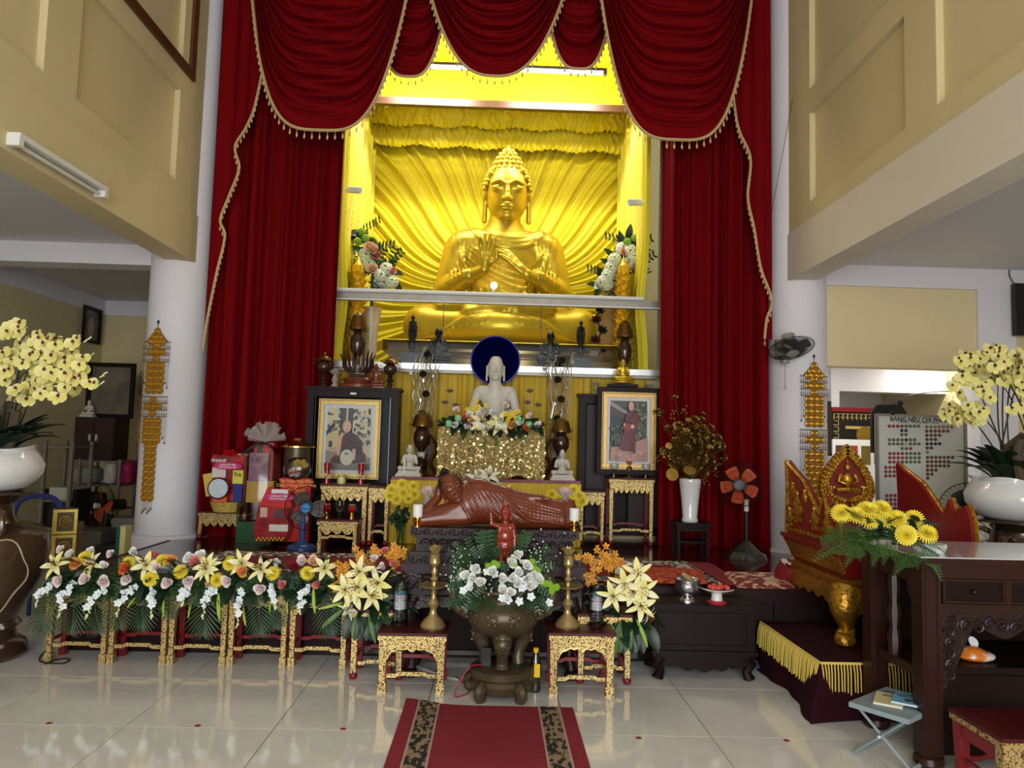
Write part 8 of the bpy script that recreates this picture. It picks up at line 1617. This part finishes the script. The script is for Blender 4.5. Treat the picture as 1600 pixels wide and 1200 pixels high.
# sweet bag on the shelf of the dark table
q = PY(1530, 1030, 3.92); t = thing('sweet_bag', 'orange and white bag of sweets on the shelf of the dark table', 'bag', (q.x, 3.95, ZSH)); M_sw = pm('orange_sweet_bag', (214, 120, 40), .25, col2=(226, 206, 200), lo=.5, hi=.6, scale=14, coat=.4)
s = SDF((-.12, -.1, -.01), (.12, .1, .12), .006); s.ell((0, 0, .025), (.1, .07, .03), .02); s.ell((-.02, 0, .045), (.06, .05, .03), .02); s.box((0, 0, -.01), (.4, .4, .02), .001, 0, 1); link('bag', s.mesh('bag', M_sw), t); b = MB(); petal(b, .06, .05, T(0, .0, .065, rx=.9), .2); b.build('tissue', M_plast, t)
# ================================================================ column ornaments and fan
M_amber = pm('amber_bead_gold', (190, 136, 40), .25, .55, var=.35, scale=40)
def bead_banner(label, cx, cy, r, ztop, zbot, ang, group):
    """strip of gold discs and bead fringes hanging on the round column"""
    t = thing('gold_bead_banner', label, 'hanging ornament', (cx + (r + .0) * math.sin(ang), cy - r * math.cos(ang), zbot), ang, group); H = ztop - zbot; W = .082
    def disc(b, x, z, s=1.): b.lathe([(0, .016), (.01 * s, .012), (.014 * s, .006), (.024 * s, .011), (.035 * s, .006), (.037 * s, 0), (0, 0)], 10, T(x, -.012, z, rx=PI / 2))
    b = MB(); b.tube([(0, -.012, H), (0, -.012, H - .05)], .003, 5); b.tube([(-.12, -.012, H - .19), (0, -.012, H - .05), (.12, -.012, H - .19)], .004, 5); b.build('hanging_cord', M_darkgold, t)
    rows = []; z = H - .085; rows.append((z, 1)); rows.append((z - .055, 2)); rows.append((z - .1, 3))
    def block(z, bar_w): 
        b = MB()
        for dz in (0, -.065, -.13, -.195): b.tube([(-bar_w, -.012, z + dz), (bar_w, -.012, z + dz)], .0035, 4)
        b.build('bead_bar', M_darkgold, t); b = MB()
        for k, dz in enumerate((0, -.065, -.13)):
            for i in range(13):
                x = -bar_w + 2 * bar_w * (i + .5) / 13
                if abs(x) > .045 * (1 + (k == 1) * 1.3): b.tube([(x, -.012, z + dz), (x, -.012, z + dz - .06)], .0022, 4); b.ell((x, -.012, z + dz - .045), (.005, .005, .012), 5, 4)
        for i in range(13):
            x = -bar_w + 2 * bar_w * (i + .5) / 13
            if abs(x) > .075: L = .06 + .22 * (abs(x) / bar_w) ** 1.5; b.tube([(x, -.012, z - .195), (x, -.012, z - .195 - L)], .002, 4); b.ell((x, -.012, z - .195 - L), (.007, .007, .014), 5, 4)
        b.build('bead_fringe', M_darkgold, t)['kind'] = 'stuff'; return [(z - .033, 1), (z - .098, 3), (z - .163, 1)]
    rows += block(H - .19, .155); z = H - .42
    while z > H - .73: rows.append((z, 3)); z -= .062
    rows += block(z - .0, .165); z -= .24
    k = 0
    while z > .16: rows.append((z, 3 if k < 4 else 2)); z -= .062; k += 1
    b = MB()
    for z, n in rows:
        for i in range(n): disc(b, (i - (n - 1) / 2) * .066, z, 1.1)
    b.build('gold_discs', M_amber, t)['kind'] = 'stuff'; b = MB()
    for i in range(6): x = -.05 + .02 * i; b.tube([(x, -.012, .16), (x, -.012, .02 + .02 * (i % 3))], .002, 4); b.ell((x, -.012, .02 + .02 * (i % 3)), (.007, .007, .014), 5, 4)
    b.build('bottom_fringe', M_darkgold, t)['kind'] = 'stuff'
    MB().ell((0, -.01, H + .01), (.012, .012, .02), 8, 6).build('hook', M_black, t)
bead_banner('gold bead banner hanging on the column beside the gift baskets', -3.285, 7.6, .29, PY(263, 505, 7.3).z, PY(245, 805, 7.3).z, math.radians(-14), 'gold bead banners')
bead_banner('gold bead banner hanging on the column below the wall fan', 3.15, 7.6, .29, PY(1262, 558, 7.3).z, PY(1262, 800, 7.3).z - .3, math.radians(10), 'gold bead banners')
wf = thing('wall_fan', 'grey wall fan with wire guard on the white column', 'fan', (PY(1226, 560, 7.25).x, 7.3, PY(1226, 560, 7.25).z)); M_gf = pm('grey_fan_plastic', (150, 142, 132), .45)
MB().bb(-.06, .06, .0, .06, .0, .2).build('wall_bracket', M_gf, wf); b = MB(); b.tube([(0, .03, .1), (0, -.12, .12)], .035, 10); b.build('arm', M_gf, wf); MB().lathe([(0, 0), (.06, 0), (.065, .12), (.04, .15), (0, .15)], 18, aim((0, -.14, .22), (.05, -.35, -.9))).build('motor', M_gf, wf)
c = Vector((0, -.22, .08)); d = (.06, -.42, -.9); cage(wf, c, .215, d, M_black, 60, .06); blades(wf, c, .18, 5, pm('smoky_blade', (70, 72, 74), .3), d, wid=1.); MB().lathe([(0, .05), (.06, .05), (.06, .062), (0, .066)], 22, aim(c, d)).build('hub', M_gf, wf); MB().lathe([(0, 0), (.04, 0), (.045, .07), (0, .08)], 14, T(0, -.06, -.05)).build('switch_box', M_gf, wf)
b = MB(); b.tube([(0, -.06, -.05), (.0, -.06, -.28)], .0018, 4); b.tube([(.01 * math.sin(a), -.06, -.295 + .015 * math.cos(a)) for a in np.linspace(0, 2 * PI, 14)[:-1]], .002, 4, closed=True); b.build('pull_cord', M_black, wf)
b = MB(); q = PY(1206, 330, 7.2); b.tube([(0, 0, 0), PY(1243, 130, 7.28) - q], .003, 4); tag(b.build('thin_wire', M_darkgold), 'thin wire slanting up the white column beside the red curtain', 'wire').location = q
# ================================================================ aisle behind the orchid bowl
def pbox(nm, lb, cat, px0, px1, py0, py1, Y, dep, mat, floor=False, group=None):
    a, c = PY(px0, py1, Y), PY(px1, py0, Y); z0 = 0 if floor else a.z; t = thing(nm, lb, cat, ((a.x + c.x) / 2, Y + dep / 2, z0), group=group); return t, c.x - a.x, c.z - z0, dep / 2
t, w_, h_, d_ = pbox('storage_shelf', 'grey metal storage shelf against the far wall', 'shelf', 116, 188, 718, 850, 9.0, .4, None, True); M_gs = pm('grey_shelf_paint', (118, 112, 102), .5)
for s in (-1, 1):
    for y in (-d_, d_): MB().bb(s * w_ / 2 - .015, s * w_ / 2 + .015, y - .015, y + .015, 0, h_).build('upright', M_gs, t)
SHZ = [h_ - .02 - k * (h_ - .1) / 4 for k in range(5)]
for z in SHZ: MB().bb(-w_ / 2, w_ / 2, -d_, d_, z - .02, z).build('shelf_board', M_gs, t)
SL = t.location.copy()
t, w_, h_, d_ = pbox('grey_rack', 'grey rack behind the orchid bowl', 'shelf', 60, 114, 690, 850, 8.4, .4, None, True)
for s in (-1, 1):
    for y in (-d_, d_): MB().bb(s * w_ / 2 - .018, s * w_ / 2 + .018, y - .018, y + .018, 0, h_).build('upright', M_gs, t)
for z in (.5, h_ * .55, h_ - .05): MB().bb(-w_ / 2, w_ / 2, -d_, d_, z - .02, z).build('shelf_board', M_gs, t)
tag(MB().bb(-.2, .2, -.15, .15, 0, .42).build('black_box', M_black), 'black box on the lower board of the grey rack', 'box').location = (t.location.x, 8.6, .5)
tag(MB().bb(-.15, .1, -.12, .12, 0, .14).build('paper_stack', pm('paper_white', (190, 186, 176), .7)), 'stack of white papers on the upper board of the grey rack', 'paper').location = (t.location.x + .06, 8.55, h_ * .55)
items = [('folded_papers', 'folded grey papers on the top board of the storage shelf', (150, 146, 138), -.25, .3, .2, 0), ('white_parcel', 'white parcel beside the pink bag on the storage shelf', (196, 190, 182), .06, .14, .26, 0), ('pink_bag', 'deep pink bag at the end of the storage shelf', (150, 24, 70), .24, .2, .28, 0), ('bottle_row', 'dark green wrapped bundle on the second board of the storage shelf', (60, 72, 60), -.2, .34, .18, 1), ('cloth_bundle', 'dark red cloth bundle on the third board of the storage shelf', (84, 40, 38), -.12, .4, .2, 2), ('dark_bundle', 'dark folded blanket on the lowest boards of the storage shelf', (40, 36, 36), .0, .5, .18, 3)]
for nm, lb, col, dx, ww, hh, k in items:
    s = SDF((-.4, -.2, -.02), (.4, .2, .4), .03); s.box((0, 0, hh / 2), (ww, .26, hh), .05, .02); s.ell((ww * .2, -.05, hh * .7), (ww * .3, .12, hh * .35), .05); zz_ = SHZ[k + 1]; o = link(nm, s.mesh(nm, pm('bg_' + nm, col, .6, var=.2, scale=10)), None, (SL.x + dx, SL.y, zz_)); tag(o, lb, 'bundle')
t, w_, h_, d_ = pbox('dark_cupboard', 'dark brown two door cupboard standing on the storage shelf', 'cupboard', 112, 179, 652, 716, 9.1, .38, None); t.location.z = SHZ[0]; h_ = PY(150, 652, 9.1).z - SHZ[0]; M_cup = pm('dark_red_brown_laminate', (44, 20, 20), .35)
MB().bb(-w_ / 2, w_ / 2, -d_ + .02, d_, 0, h_).build('carcass', M_cup, t)
for s in (-1, 1): MB().bb(*sorted((s * .004, s * (w_ / 2 - .01))), -d_, -d_ + .02, .02, h_ - .02).build('cupboard_door', M_cup, t); MB().bb(s * .04 - .012, s * .04 + .012, -d_ - .015, -d_, h_ * .45, h_ * .6).build('door_handle', M_silv, t)
zcup = t.location.z + h_; xcup = t.location.x
M_pf = pm('dim_photo', (120, 118, 110), .4, col2=(84, 84, 80), scale=6)
def wallpic(lb, px0, px1, py0, py1, X):
    a, c = PX(px0, (py0 + py1) / 2, X), PX(px1, (py0 + py1) / 2, X); zt, zb = PX((px0 + px1) / 2, py0, X).z, PX((px0 + px1) / 2, py1, X).z; t = thing('wall_picture', lb, 'picture', (X + .01, (a.y + c.y) / 2, zb), PI / 2); w = abs(c.y - a.y); h = zt - zb
    MB().bb(-w / 2, w / 2, -.0, .015, 0, h).build('print', M_pf, t); frame(t, w, h, .04, .03, M_dark2, .0, 0, 'frame_moulding'); b = MB(); b.prism(oval(0, h * .45, w * .16, h * .28), -.002, 0); b.build('figure_silhouette', pm('pale_silhouette', (150, 148, 140), .4), t)
wallpic('dark framed picture high on the cream wall', 127, 155, 480, 536, -5.76)
q = PY(128, 652, 9.45); t = thing('leaning_picture', 'large dark framed picture standing on the cupboard', 'picture', (xcup + .02, 9.4, zcup)); w_ = PY(152, 600, 9.4).x - PY(78, 600, 9.4).x; h_ = PY(130, 566, 9.4).z - zcup; MB().bb(-w_ / 2, w_ / 2, 0, .015, 0, h_).build('print', pm('dim_landscape', (112, 102, 86), .5, col2=(84, 78, 70), scale=3), t); frame(t, w_, h_, .05, .03, M_dark2, 0, 0, 'frame_moulding')
seat_statue('white_seated_figure', 'white seated figure on the dark cupboard', 140, 652, 624, 9.25, None, zcup, MS, low=-.7, high=3.05)
# fans
of = thing('orange_stand_fan', 'black stand fan with orange blades in the dim side room', 'fan', (PY(168, 870, 8.6).x, 8.5, 0)); zc = PY(160, 790, 8.4).z; c = Vector((0, -.08, zc)); d = (-.75, -1, .02)
MB().lathe([(0, 0), (.2, 0), (.19, .03), (.05, .06)], 24).build('base', M_black, of); b = MB(); b.tube([(0, 0, .04), (0, 0, zc)], .022, 8); b.build('pole', M_black, of); MB().lathe([(0, 0), (.06, 0), (.06, .2), (0, .22)], 16, aim((.02, -.04, zc), (.75, 1, .02))).build('motor', M_black, of); blades(of, c, .2, 3, pm('orange_blade', (206, 84, 40)), d, wid=1.); cage(of, c, .24, d, M_black, 36, .09); MB().lathe([(0, .04), (.03, .04), (.03, .09), (0, .092)], 16, aim(c, d)).build('hub', M_plast, of)
t = thing('grey_stand_fan', 'pale grey fan head seen edge on behind the column', 'fan', (PY(222, 610, 9.75).x, 9.75, 0)); zc = PY(219, 610, 9.75).z; b = MB(); b.tube([(0, 0, 0), (0, 0, zc)], .03, 8); b.build('pole', pm('dusky_pole', (150, 110, 96), .5), t); c = Vector((0, -.05, zc)); cage(t, c, .24, (-1, -.35, 0), M_gf, 30, .08); MB().lathe([(0, 0), (.06, 0), (.06, .02), (0, .03)], 16, aim(c, (-1, -.35, 0))).build('hub', M_gf, t); blades(t, c, .2, 3, M_gf, (-1, -.35, 0))
# cartons and boxes
for nm, lb, a0, a1, b0, b1, Y, dp, col in (('grey_carton', 'long grey carton on the floor under the orange fan', 112, 158, 830, 856, 8.0, .35, (96, 92, 86)), ('white_carton', 'white carton under the storage shelf behind the fan', 172, 210, 810, 850, 8.6, .3, (150, 146, 138)), ('dark_carton', 'flat dark carton beside the column plinth', 150, 200, 852, 870, 8.0, .3, (40, 38, 40)), ('tan_board_box', 'tall tan carton beside the gold box tower', 98, 112, 818, 860, 7.2, .2, (140, 124, 100))):
    t, w_, h_, d_ = pbox(nm, lb, 'carton', a0, a1, b0, b1, Y, dp, None, True); MB().bb(-w_ / 2, w_ / 2, -d_, d_, 0, h_ - .02).build('carton_body', pm('carton_' + nm, col, .7, var=.15), t); MB().bb(-w_ / 2 - .008, w_ / 2 + .008, -d_ - .008, d_ + .008, h_ - .06, h_).build('carton_lid', pm('carton_' + nm, col), t)
t, w_, h_, d_ = pbox('green_spine_book', 'tall book with a green spine standing behind the flower row', 'book', 179, 196, 823, 872, 6.4, .12, None, True); MB().bb(-w_ / 2, -w_ / 2 + .03, -d_, -d_ + .006, 0, h_).build('spine', pm('green_spine', (24, 78, 60), .4), t); MB().bb(-w_ / 2, w_ / 2, -d_ + .006, d_, 0, h_).build('cover', pm('cream_book', (196, 180, 120), .5), t)
gt = thing('gold_box_tower', 'tower of gold boxes with round swirl emblems beside the urn', 'boxes', (PY(84, 860, 6.6).x, 6.75, 0), .5); gz = PY(84, 797, 6.55).z; sbx = gz / 4; M_gb = pm('gold_box_frame', (196, 160, 70), .35, .5); M_gb2 = pm('dark_gold_box', (92, 74, 36), .45, .3)
for k in range(4):
    b = MB(); b.bb(-.09, .09, -.09, .09, k * sbx + .004, (k + 1) * sbx - .004); bo = b.build('box', M_gb2, gt)
    for s_, rz in ((0, 0), (0, -PI / 2)):
        M = Matrix.Rotation(rz, 4, 'Z'); b = MB()
        for x0, x1, z0, z1 in ((-.09, .09, 0, .025), (-.09, .09, sbx - .033, sbx - .008), (-.09, -.065, .025, sbx - .033), (.065, .09, .025, sbx - .033)): b.bb(x0, x1, -.098, -.09, k * sbx + .004 + z0, k * sbx + .004 + z1, M)
        b.build('box_edge', M_gb, bo); b = MB(); b.tube([M @ Vector((.045 * math.cos(a), -.095, (k + .5) * sbx + .045 * math.sin(a))) for a in np.linspace(0, 2 * PI, 24)[:-1]], .006, 5, closed=True)
        b.tube([M @ Vector((.03 * (1 - t_) * math.cos(t_ * 9), -.095, (k + .5) * sbx + .03 * (1 - t_) * math.sin(t_ * 9))) for t_ in np.linspace(0, 1, 20)], .005, 5); b.build('swirl_emblem', M_gb, bo)
t = thing('blue_plastic_chair', 'blue plastic chair back showing behind the urn', 'chair', (PY(40, 860, 6.6).x - .1, 6.72, 0)); M_bc = pm('blue_chair_plastic', (44, 62, 140), .4); zt = PY(55, 780, 6.6).z
b = MB(); b.tube(smooth_path([(-.2, .15, .42), (-.2, .18, zt - .1), (0, .2, zt), (.2, .18, zt - .1), (.2, .15, .42)], 6), .025, 8); b.build('back_frame', M_bc, t); MB().bb(-.21, .21, -.2, .18, .4, .43).build('seat', M_bc, t)
for sx in (-1, 1):
    for sy in (-1, 1): b = MB(); b.tube([(sx * .18, sy * .16, .4), (sx * .21, sy * .19, 0)], .02, 6); b.build('leg', M_bc, t)
# ================================================================ aisle behind the throne
YBd = 6.75; a, c = PY(1369, 760, YBd), PY(1511, 760, YBd); zt, zb = PY(1440, 648, YBd).z, .75; bw, bh = c.x - a.x, zt - zb
bd = thing('notice_board', 'white notice board with rows of coloured pins behind the throne', 'notice board', ((a.x + c.x) / 2, YBd, 0)); MB().bb(-bw / 2, bw / 2, 0, .02, zb, zt).build('board', pm('grey_white_board', (196, 198, 192), .35), bd); frame(bd, bw, bh, .022, .02, M_alu, 0, zb, 'board_frame')
for s in (-1, 1): MB().bb(s * (bw / 2 - .05) - .02, s * (bw / 2 - .05) + .02, .02, .05, 0, zt - .1).build('leg', M_alu, bd); MB().bb(s * (bw / 2 - .05) - .03, s * (bw / 2 - .05) + .03, -.2, .25, 0, .03).build('foot', M_alu, bd); MB().ell((s * .27, -.01, zt + .005), (.03, .02, .02), 8, 6).build('clip', M_black, bd)
def P3(x, y): p = PY(1380 + x / 13.333, 640 + y / 13.333, YBd); return p - bd.location
text_mesh('board_title', 'BẢNG NÊU CHI PHÁP', .056, M_black, bd, P3(740, 215) + Vector((0, -.003, 0)), bold=.0012); text_mesh('board_subtitle', 'Diệu pháp · Thắng pháp tập yếu · Tỳ khưu', .021, M_black, bd, P3(745, 268) + Vector((0, -.003, 0)))
PC = {'r': (150, 50, 62), 'g': (92, 104, 70), 'b': (42, 44, 84), 'k': (26, 34, 28), 'y': (180, 160, 120), 'n': (104, 60, 48), 'm': (96, 60, 66), 'h': (140, 116, 96)}
pins = []
def row(x, y, s, dx=87.5): pins.extend((x + dx * i, y, ch) for i, ch in enumerate(s) if ch != ' ')
row(125, 345, 'rrrrgggg'); row(385, 435, 'bb'); row(385, 522, 'gg'); row(128, 630, 'ggggkgg'); row(128, 715, 'ggggyggr'); row(393, 812, 'ggr')
for k in range(3): row(135, 915 + 88 * k, 'rrrrgggg')
for k in range(3): row(52, 1205 + 88 * k, 'rrrrg')
for k in range(3): row(490, 1500 + 88 * k, 'gggg')
for k in range(4): row(70, 1790 + 88 * k, 'rrrrg')
row(903, 360, 'hhhhhhh'); row(905, 448, 'nmmnrn'); row(908, 535, 'nmnn'); row(910, 622, 'nmn'); row(912, 712, 'bbbb'); row(915, 798, 'nn'); row(917, 885, 'h'); row(920, 995, 'nnnnnnn'); row(922, 1085, 'nnnnnn'); row(922, 1172, 'nnnnnn'); row(922, 1260, 'nnn'); row(925, 1345, 'nn'); row(925, 1430, 'n')
pmesh = {}
for x, y, ch in pins:
    if ch not in pmesh: pmesh[ch] = MB().lathe([(0, .01), (.012, .01), (.0155, .004), (.0155, 0)], 12, T(rx=PI / 2)).mesh('pin', pm('pin_' + ch, PC[ch], .35))
    link('pin', pmesh[ch], bd, P3(x, y) + Vector((0, -.001, 0)))
# speaker / dark headboard behind the board
t, w_, h_, d_ = pbox('black_lampshade', 'black angular screen top behind the notice board', 'screen', 1363, 1418, 632, 660, 7.2, .05, None); MB().prism([(-w_ / 2, -.3), (w_ / 2, -.3), (w_ / 2, h_ * .5), (w_ / 2 - .06, h_), (-w_ / 2 + .06, h_ * .95), (-w_ / 2, h_ * .55)], -.02, .02).build('screen_panel', M_black, t); MB().bb(-.02, .02, -.02, .02, -t.location.z, -.3).build('stand', M_black, t); MB().ell((.12, 0, h_ + .01), (.03, .02, .03), 8, 6).build('knob', M_black, t)
t = thing('black_stand_fan', 'black wire fan behind the red throne wing', 'fan', (PY(1512, 860, 6.3).x, 6.3, 0)); zc = PY(1512, 800, 6.3).z; c = Vector((0, -.05, zc)); cage(t, c, .25, (-.3, -1, .1), M_black, 40, .08); b = MB(); b.tube([(0, 0, 0), (0, 0, zc)], .02, 8); b.build('pole', M_black, t); MB().lathe([(0, -.08), (.06, -.08), (.05, .05), (0, .06)], 16, aim(c, (-.3, -1, .1))).build('motor', M_black, t); blades(t, c, .2, 3, M_black, (-.3, -1, .1)); MB().lathe([(0, 0), (.2, 0), (.18, .03), (.04, .05)], 20).build('base', M_black, t)
# books on the throne edge
for k, (c_, hh, l) in enumerate((((24, 24, 28), .045, 'thick black book at the bottom of the pile beside the throne back'), ((206, 204, 196), .02, 'thin white book low in the pile beside the throne back'), ((40, 40, 46), .045, 'thick charcoal book in the pile beside the throne back'), ((214, 212, 204), .025, 'white book topmost of the pile beside the throne back'))):
    z_ = tz + (0, .045, .065, .11)[k]; t = thing('book', l, 'book', (TX1 - .22, TY1 - .1, z_), .06 * k, 'books beside the throne back'); m = pm('bk_%d' % k, c_, .5)
    MB().bb(-.1, .12, -.08, .08, 0, .003).bb(-.1, .12, -.08, .08, hh - .003, hh).bb(-.1, -.097, -.08, .08, .003, hh - .003).build('cover', m, t); MB().bb(-.097, .117, -.077, .077, .003, hh - .003).build('pages', M_plast, t)
# far lit room: shrine cupboard, white cabinets, door, boxes
YD = 10.2
t, w_, h_, d_ = pbox('shrine_cupboard', 'dark shrine cupboard with gold fretwork in the lit room', 'cupboard', 1300, 1372, 638, 730, YD, .3, None, True); MB().bb(-w_ / 2, w_ / 2, -d_ + .02, d_, 0, h_).build('carcass', M_black, t); MB().bb(-w_ / 2, w_ / 2, -d_ - .02, -d_ + .02, h_ - .06, h_).build('red_cornice', M_rlac, t)
M_gfret = pm('gold_fret', (206, 178, 110), .4, .4); b = MB()
for k in range(9): x = -w_ / 2 + .04 + k * (w_ - .08) / 9; z = h_ - .17; b.tube([(x, -d_ + .01, z), (x, -d_ + .01, z + .08), (x + .06, -d_ + .01, z + .08), (x + .06, -d_ + .01, z + .03), (x + .03, -d_ + .01, z + .03)], .008, 4)
for k in range(5): z = h_ - .25 - k * .09; b.tube([(-w_ / 2 + .03, -d_ + .01, z), (-w_ / 2 + .1, -d_ + .01, z), (-w_ / 2 + .1, -d_ + .01, z + .06), (-w_ / 2 + .05, -d_ + .01, z + .06)], .008, 4)
b.build('fretwork', M_gfret, t)['kind'] = 'stuff'; MB().lathe([(0, .0), (.12, 0), (.12, .02), (0, .03)], 24, T(.14, -d_ + .02, h_ - .38, rx=PI / 2)).build('gold_roundel', pm('dull_gold', (150, 118, 40), .4, .5), t); MB().bb(-w_ / 2 + .2, w_ / 2 - .1, -d_ - .0, -d_ + .02, h_ - .3, h_ - .26).build('gold_rail', M_gfret, t)
t, w_, h_, d_ = pbox('white_display_cabinet', 'white display cabinet with small photos in the lit room', 'cabinet', 1302, 1380, 688, 780, 9.6, .4, None, True); MB().bb(-w_ / 2, w_ / 2, -d_ + .01, d_, 0, h_).build('carcass', M_plast, t)
for k, col in enumerate(((70, 66, 56), (150, 60, 50), (110, 90, 40), (60, 60, 64))): x = -w_ / 2 + .1 + k * .17; MB().bb(x - .06, x + .06, -d_, -d_ + .01, h_ - .32, h_ - .08).build('small_photo', pm('sp_%d' % k, col, .4, var=.3, scale=20), t)
t, w_, h_, d_ = pbox('brown_pillar_panel', 'dark brown panel hanging at the edge of the bright doorway', 'panel', 1286, 1299, 627, 712, 7.72, .06, None); MB().bb(-w_ / 2, w_ / 2, -d_, d_, 0, h_).build('panel', pm('brown_panel', (70, 54, 38), .5), t); MB().bb(-w_ / 2, w_ / 2, -d_ - .01, -d_, 0, .02).build('edge', M_black, t)
struct('door_2', MB().bb(*sorted((PY(1447, 640, 11.2).x, PY(1512, 640, 11.2).x)), 11.15, 11.25, 0, PY(1470, 636, 11.2).z), pm('red_brown_door', (128, 52, 34), .4, var=.2, stretch=(1, 1, .2)))
b = MB(); q0 = PY(1285, 655, 10.4); b.tube(smooth_path([PY(1300, 655, 10.4) - q0, PY(1370, 650, 10.4) - q0, PY(1420, 618, 10.4) - q0, PY(1505, 610, 10.4) - q0], 6), .006, 4); tag(b.build('ceiling_wire', M_black), 'thin black wire strung under the lit room ceiling', 'wire').location = q0
# television at the edge
p = PY(1594, 440, 7.3); tv = thing('wall_television', 'black television on the wall at the picture edge', 'television', (p.x + .45, 7.4, PY(1594, 522, 7.3).z)); hh = p.z - tv.location.z; MB().bb(-.45, .45, -.03, .03, 0, hh).build('screen', M_black, tv); MB().bb(-.05, .05, .03, .1, hh * .4, hh * .6).build('wall_mount', M_black, tv); b = MB(); b.tube(smooth_path([(-.42, .02, hh), (-.46, .04, hh + .1), (-.42, .07, hh + .25)], 5), .005, 4); b.build('cable', M_black, tv)
